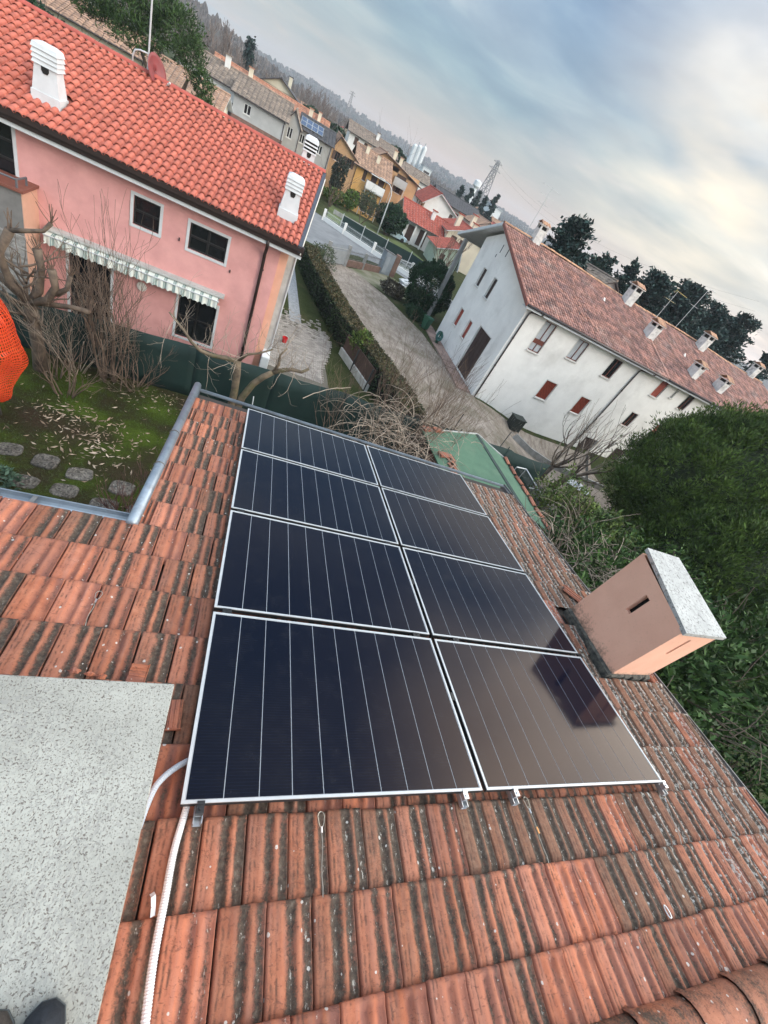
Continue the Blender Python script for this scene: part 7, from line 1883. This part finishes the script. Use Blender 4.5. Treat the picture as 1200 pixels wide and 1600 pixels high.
cedar('cedar_tree', 'spiky small cedar between the slender and the broad ones', 38.4, 50, G, 5.8, 2.0, 104, n=34, group=gcd)
cedar('cedar_tree', 'broad dark cedar at the left of the big group behind the aerials', 42.5, 50, G, 6.3, 4.6, 105, n=84, group=gcd)
cedar('cedar_tree', 'tallest broad cedar in the middle of the big group', 48.2, 50, G, 7.3, 5.2, 106, n=96, group=gcd)
cedar('cedar_tree', 'wide cedar right of the tallest one', 54.0, 50.5, G, 7.0, 5.2, 107, n=90, group=gcd)
cedar('cedar_tree', 'rightmost broad cedar with boughs reaching out over the sky', 60.0, 51, G, 7.8, 5.4, 108, n=84, group=gcd)
cedar('cedar_tree', 'isolated small cedar top at the right end of the roof', 60.2, 44, G, 5.6, 2.6, 109, n=40, group=gcd)
cedar('cedar_tree', 'dark cedar filling the space between the spiky and the broad ones', 45.4, 52, G, 6.0, 4.4, 110, n=70, group=gcd)
cedar('cedar_tree', 'dark cedar closing the gap right of the tallest one', 51.2, 52.5, G, 6.6, 4.6, 111, n=70, group=gcd)
cedar('cedar_tree', 'dark cedar closing the gap left of the rightmost broad one', 57.2, 53, G, 6.8, 4.6, 112, n=70, group=gcd)
cedar('cedar_tree', 'low dark cedar beside the roof hip behind the ridge', 33.0, 49, G, 4.2, 3.0, 113, n=44, group=gcd)
gpc = 'pointed cedars by the pylon'
for i, (x, z, lab) in enumerate(((43.4, 3.9, 'leftmost'), (46.2, 4.6, 'second from left'), (48.6, 5.2, 'third from left'), (51.0, 4.9, 'fourth from left'), (53.8, 6.7, 'rightmost and tallest'))):
    cedar('pointed_cedar', '%s of the five pointed dark cedars in front of the pylon' % lab, x, 140, G, z, 1.9, 120 + i, n=26, group=gpc, l=.8, lw=.22, minr=.12)
# --- pine behind the pink house
rr = random.Random(131); t_ = thing('pine_tree', 'large green stone pine with a forked bare trunk behind the red roof', 'tree', (-8.6, 40, G))
mb = MB()
for P, r in (([(-8.7, 40, G), (-8.6, 40, -3.2), (-8.0, 40, -1.4), (-7.6, 40, -.2)], [.26, .22, .16, .08]), ([(-8.6, 40, -3.2), (-9.4, 40, -1.6), (-10.4, 40, 0)], [.2, .16, .08]), ([(-8.1, 40, -1.6), (-7.2, 39.6, -1.2), (-6.5, 39.4, -.9)], [.1, .07, .04]), ([(-8.3, 40, -2.2), (-7.6, 39.6, -2.3), (-6.9, 39.5, -1.8)], [.08, .06, .04])): mb.tube(P, r, 7)
obj('trunk', mb, M_BARK, t_)
mb = MB()
for c, r_, n in (((-11.6, 40, 1.5), (2.1, 1.9, 1.2), 3400), ((-10.0, 40.4, 2.4), (2.0, 1.8, 1.3), 3400), ((-8.6, 40, 1.9), (1.7, 1.6, 1.1), 2800), ((-10.6, 39.4, .6), (1.9, 1.4, .9), 2400), ((-13.2, 40, .8), (1.2, 1.3, .8), 1600), ((-7.6, 39.8, 1.0), (1.0, 1.0, .9), 1500), ((-6.7, 39.6, .0), (.75, .8, .7), 1000), ((-6.4, 39.4, -.9), (.7, .7, .45), 700)):
    cloud(mb, c, r_, n, .26, .028, rr, lump=.35, lf=2.4, up=.4, lo=.5, seed=c[0])
obj('crown', mb, M_PINE, t_)
bush('garden_shrub', 'dark hedge at the top left behind the red ridge', (-17.5, 45, -2.4), (2.6, 1.4, 1.6), 1500, .3, .08, M_CONI, 132)
# --- bare woods, cypress and scattered trees
rr = random.Random(141)
protos = []
def tree_copy(src, x, y, z, s, rz, lab):
    M_ = T(x, y, z) @ RZ(rz) @ Matrix.Scale(s, 4)
    r = src.copy(); COL.objects.link(r); r.matrix_basis = M_; r['label'] = lab; WM[r.name] = M_
    for ch in [c for c in src.children]:
        c = ch.copy(); COL.objects.link(c); c.parent = r; c.matrix_basis = ch.matrix_basis
    return r
M_FTW = mk('far_twig', (.20, .155, .13), (.13, .10, .09), 2, .9, rand=.25, island=True)
def proto_bare(seed, lab, pos):
    rr = random.Random(seed); M_ = T(*pos); t_ = thing('bare_tree', lab, 'tree', group='bare trees of the wood edge', M=M_)
    mb = MB(); mb.tube([(0, 0, -.3), (.05, 0, 2.2), (0, 0.05, 6.5), (.05, 0, 9.5)], [.20, .16, .09, .03], 5); obj('trunk', mb, M_FTW, t_, M_)
    mb = MB()
    for i in range(46):
        z = rr.uniform(2.0, 9.2); a = rr.uniform(0, 2 * PI); l = 2.6 * (1 - z / 12)
        branch(mb, (0, 0, z), (math.cos(a) * .8, math.sin(a) * .8, 1), l, .045, 2, rr, .45, .3, 2, (2, 3), .6, .12, .018, 3)
    obj('crown', mb, M_FTW, t_, M_); return t_
adj = ['thin', 'tall', 'crooked', 'grey', 'slim', 'bushy', 'short', 'leaning', 'twiggy', 'dense', 'sparse', 'brownish', 'forked', 'lanky', 'pale', 'dusky', 'upright', 'ragged', 'spreading', 'feathery', 'wispy', 'stout', 'hazy', 'bristly', 'old', 'young', 'knotted', 'faint', 'lone', 'broad']
spots_ = [(-25.5, 128, 1.15), (-23.5, 126, 1.2), (-21.5, 131, 1.22), (-20, 128, 1.18), (-18.6, 133, 1.25), (-17.2, 129, 1.2), (-16, 134, 1.05), (-14.6, 131, .9), (-13, 140, .95), (-28, 122, 1.1), (-11, 150, .9), (-9, 155, .95),
          (-2.2, 150, 1.02), (-.8, 152, 1.12), (.8, 149, 1.08), (2.2, 151, 1.22), (3.6, 148, 1.15), (5.2, 153, 1.05), (7, 156, 1.0), (-4.5, 158, .95), (11, 165, 1.0), (13.5, 170, 1.05), (-30, 118, 1.1), (-33, 115, 1.05), (26, 175, .9), (30, 182, .95), (17, 172, .9), (38, 190, .9), (62, 170, .8), (70, 178, .85)]
pb = []
for i, (x, y, s) in enumerate(spots_):
    lab = '%s leafless tree of the distant wood edge, %s' % (adj[i], 'behind the grey houses' if x < -8 else 'left of the factory silos' if x < 20 else 'right of the factory silos')
    if i < 3: pb.append(proto_bare(200 + i, lab, (x, y, G)))
    else: tree_copy(pb[i % 3], x, y, G, s, rr.uniform(0, 6.3), lab)
cedar('cypress_tree', 'single dark pointed cypress rising behind the grey houses', -15.6, 150, G, 5.9, 1.5, 151, n=44, l=.7, lw=.22, minr=.5, flat=.4)
bush('dark_tree', 'small dark tree between the cream gable and the bare wood', (1.0, 128, -.6), (2.2, 2, 1.9), 1800, .6, .2, M_CONI, 152, cat='tree')
bush('umbrella_pine', 'umbrella pine beside the roof of the white long house', (21.2, 128, 2.0), (2.3, 2.0, 1.3), 2200, .5, .16, M_CONI, 153, cat='tree')
bush('dark_tree', 'dark evergreen hedge row behind the orange roof', (6.5, 132, -1.2), (4.2, 1.5, 2.0), 2600, .6, .2, M_CONI, 154, cat='tree')
for i in range(12):
    x = [33, 40, 47, 53, 60, 66, 36, 44, 58, 28, 72, 84][i]; y = [165, 172, 168, 160, 175, 165, 190, 195, 190, 160, 185, 180][i]
    bush('distant_tree', '%s roundish green tree of the far village %s' % (adj[(i * 7) % 30], ['near the silos', 'below the factory block', 'behind the dark roof', 'left of the pointed cedars', 'right of the pointed cedars', 'by the white shed'][i % 6]), (x, y, -3.2 + rr.uniform(-.5, 1.2)), (rr.uniform(1.8, 3.2), 2, rr.uniform(2.2, 3.2)), 700, .8, .3, [M_OLIVE, M_CONI, M_PINE][i % 3], 160 + i, cat='tree', group='scattered far trees')

# ------------------------------------------------------------------ hills and air
def hill_mat():
    m, t, b = newmat('wooded_hill'); b.inputs['Roughness'].default_value = 1; b.inputs['Specular IOR Level'].default_value = 0
    c = coords(t, 'World')
    col = ramp(t, noise_(t, c, .022, 8, .7), [(.3, (.045, .050, .038)), (.5, (.085, .070, .055)), (.68, (.12, .10, .085))]).outputs[0]
    f = ramp(t, noise_(t, c, .16, 5, .8), [(.3, (.45, .45, .45)), (.7, (1.15, 1.15, 1.15))]).outputs[0]
    L(t, mixc(t, 1.0, col, f, 'MULTIPLY'), b.inputs['Base Color']); return m
def hills(name, r0, depth, prof, seed):
    mb = MB(); nA, nD = 360, 10
    for i in range(nA + 1):
        az = rad(-48 + 110 * i / nA); deg = math.degrees(az)
        for (a, h0), (b, h1) in zip(prof, prof[1:]):
            if a <= deg <= b: e = h0 + (h1 - h0) * (deg - a) / (b - a); break
        H = r0 * math.tan(rad(e)) + 2.4 - G
        H *= 1 + .10 * noise.noise((deg * .35, seed, 0)) + .05 * noise.noise((deg * 1.3, seed, 2))
        for j in range(nD + 1):
            s = j / nD; r = r0 - depth * (1 - s)
            z = G - 1 + (H + 1) * (s ** 1.3) + (noise.noise((deg * 4.0, s * 9, seed)) * 2.2 + noise.noise((deg * 11, s * 22, seed)) * 1.6 + noise.noise((deg * 27, s * 50, seed)) * 1.0) * min(1, s * 2) * r0 / 1500
            mb.v.append((math.sin(az) * r, math.cos(az) * r, z))
        mb.v.append((math.sin(az) * (r0 + 250), math.cos(az) * (r0 + 250), G - 3))
    w = nD + 2
    for i in range(nA):
        for j in range(w - 1): a = i * w + j; mb.f.append((a, a + w, a + w + 1, a + 1))
    obj(name, mb, hill_mat(), kind='structure')
hills('hills', 1500, 600, [(-60, 1.2), (-14, .95), (-8, .80), (-4.9, .72), (-3, .85), (1.7, 1.12), (5.5, .95), (8, .88), (10, .93), (12.6, .72), (15, .82), (18.2, .88), (20, .66), (22, .58), (25, .48), (30, .45), (45, .45), (70, .5)], 3.0)
hills('hills', 640, 330, [(-60, 2.2), (-20, 1.9), (-12, 1.5), (-8.6, 1.0), (-5.5, .55), (-2.5, .25), (2, .1), (6, -.15), (12, -.45), (20, -.5), (70, -.5)], 9.0)
rr = random.Random(301)
def wood(name, mat, pts):
    mb = MB()
    for x, y, z, h, w in pts:
        for k in range(3):
            a = PI * k / 3 + rr.random(); dx, dy = math.cos(a) * w, math.sin(a) * w; z1 = z + h * rr.uniform(.25, .45); z2 = z + h * rr.uniform(.7, .85)
            mb.quad((x, y, z - 1), (x + dx * .8, y + dy * .8, z1), (x + dx * rr.uniform(.2, .7), y + dy * rr.uniform(.2, .7), z2), (x, y, z + h), (x - dx * rr.uniform(.2, .7), y - dy * rr.uniform(.2, .7), z2), (x - dx * .8, y - dy * .8, z1))
    obj(name, mb, mat, kind='stuff')
def hill_pts(name, n, h0, h1, w):
    me = [o for o in bpy.data.objects if o.name.startswith('hills')][name].data; V = [v.co for v in me.vertices]; out = []
    while len(out) < n:
        v = rr.choice(V)
        if v.z < G + .5 or abs(math.atan2(v.x, v.y)) > rad(46): continue
        h = rr.uniform(h0, h1); out.append((v.x + rr.gauss(0, 8), v.y + rr.gauss(0, 8), v.z - 1.0, h, w * rr.uniform(.6, 1.3)))
    return out
wood('hill_wood', leafmat('far_wood_brown', (.12, .095, .075), (.06, .052, .042), .4), hill_pts(0, 3600, 4, 8, 6.0))
wood('hill_wood', leafmat('far_wood_green', (.050, .062, .040), (.025, .034, .024), .4), hill_pts(0, 1500, 4, 8, 5.0))
wood('hill_wood', leafmat('near_wood_brown', (.16, .125, .10), (.085, .07, .058), .4), hill_pts(1, 3600, 3, 6, 2.4))
mh, th, bh = newmat('thin_haze')
th.nodes.remove(bh)
pv = N(th, 'ShaderNodeVolumePrincipled'); pv.inputs['Color'].default_value = (.80, .86, .94, 1); pv.inputs['Density'].default_value = .00040; pv.inputs['Anisotropy'].default_value = .1
L(th, pv.outputs[0], th.nodes['Material Output'].inputs['Volume'])
mb = MB(); mb.box(-1900, -1250, -12, 1900, 2100, 62)
obj('haze', mb, mh, kind='stuff')
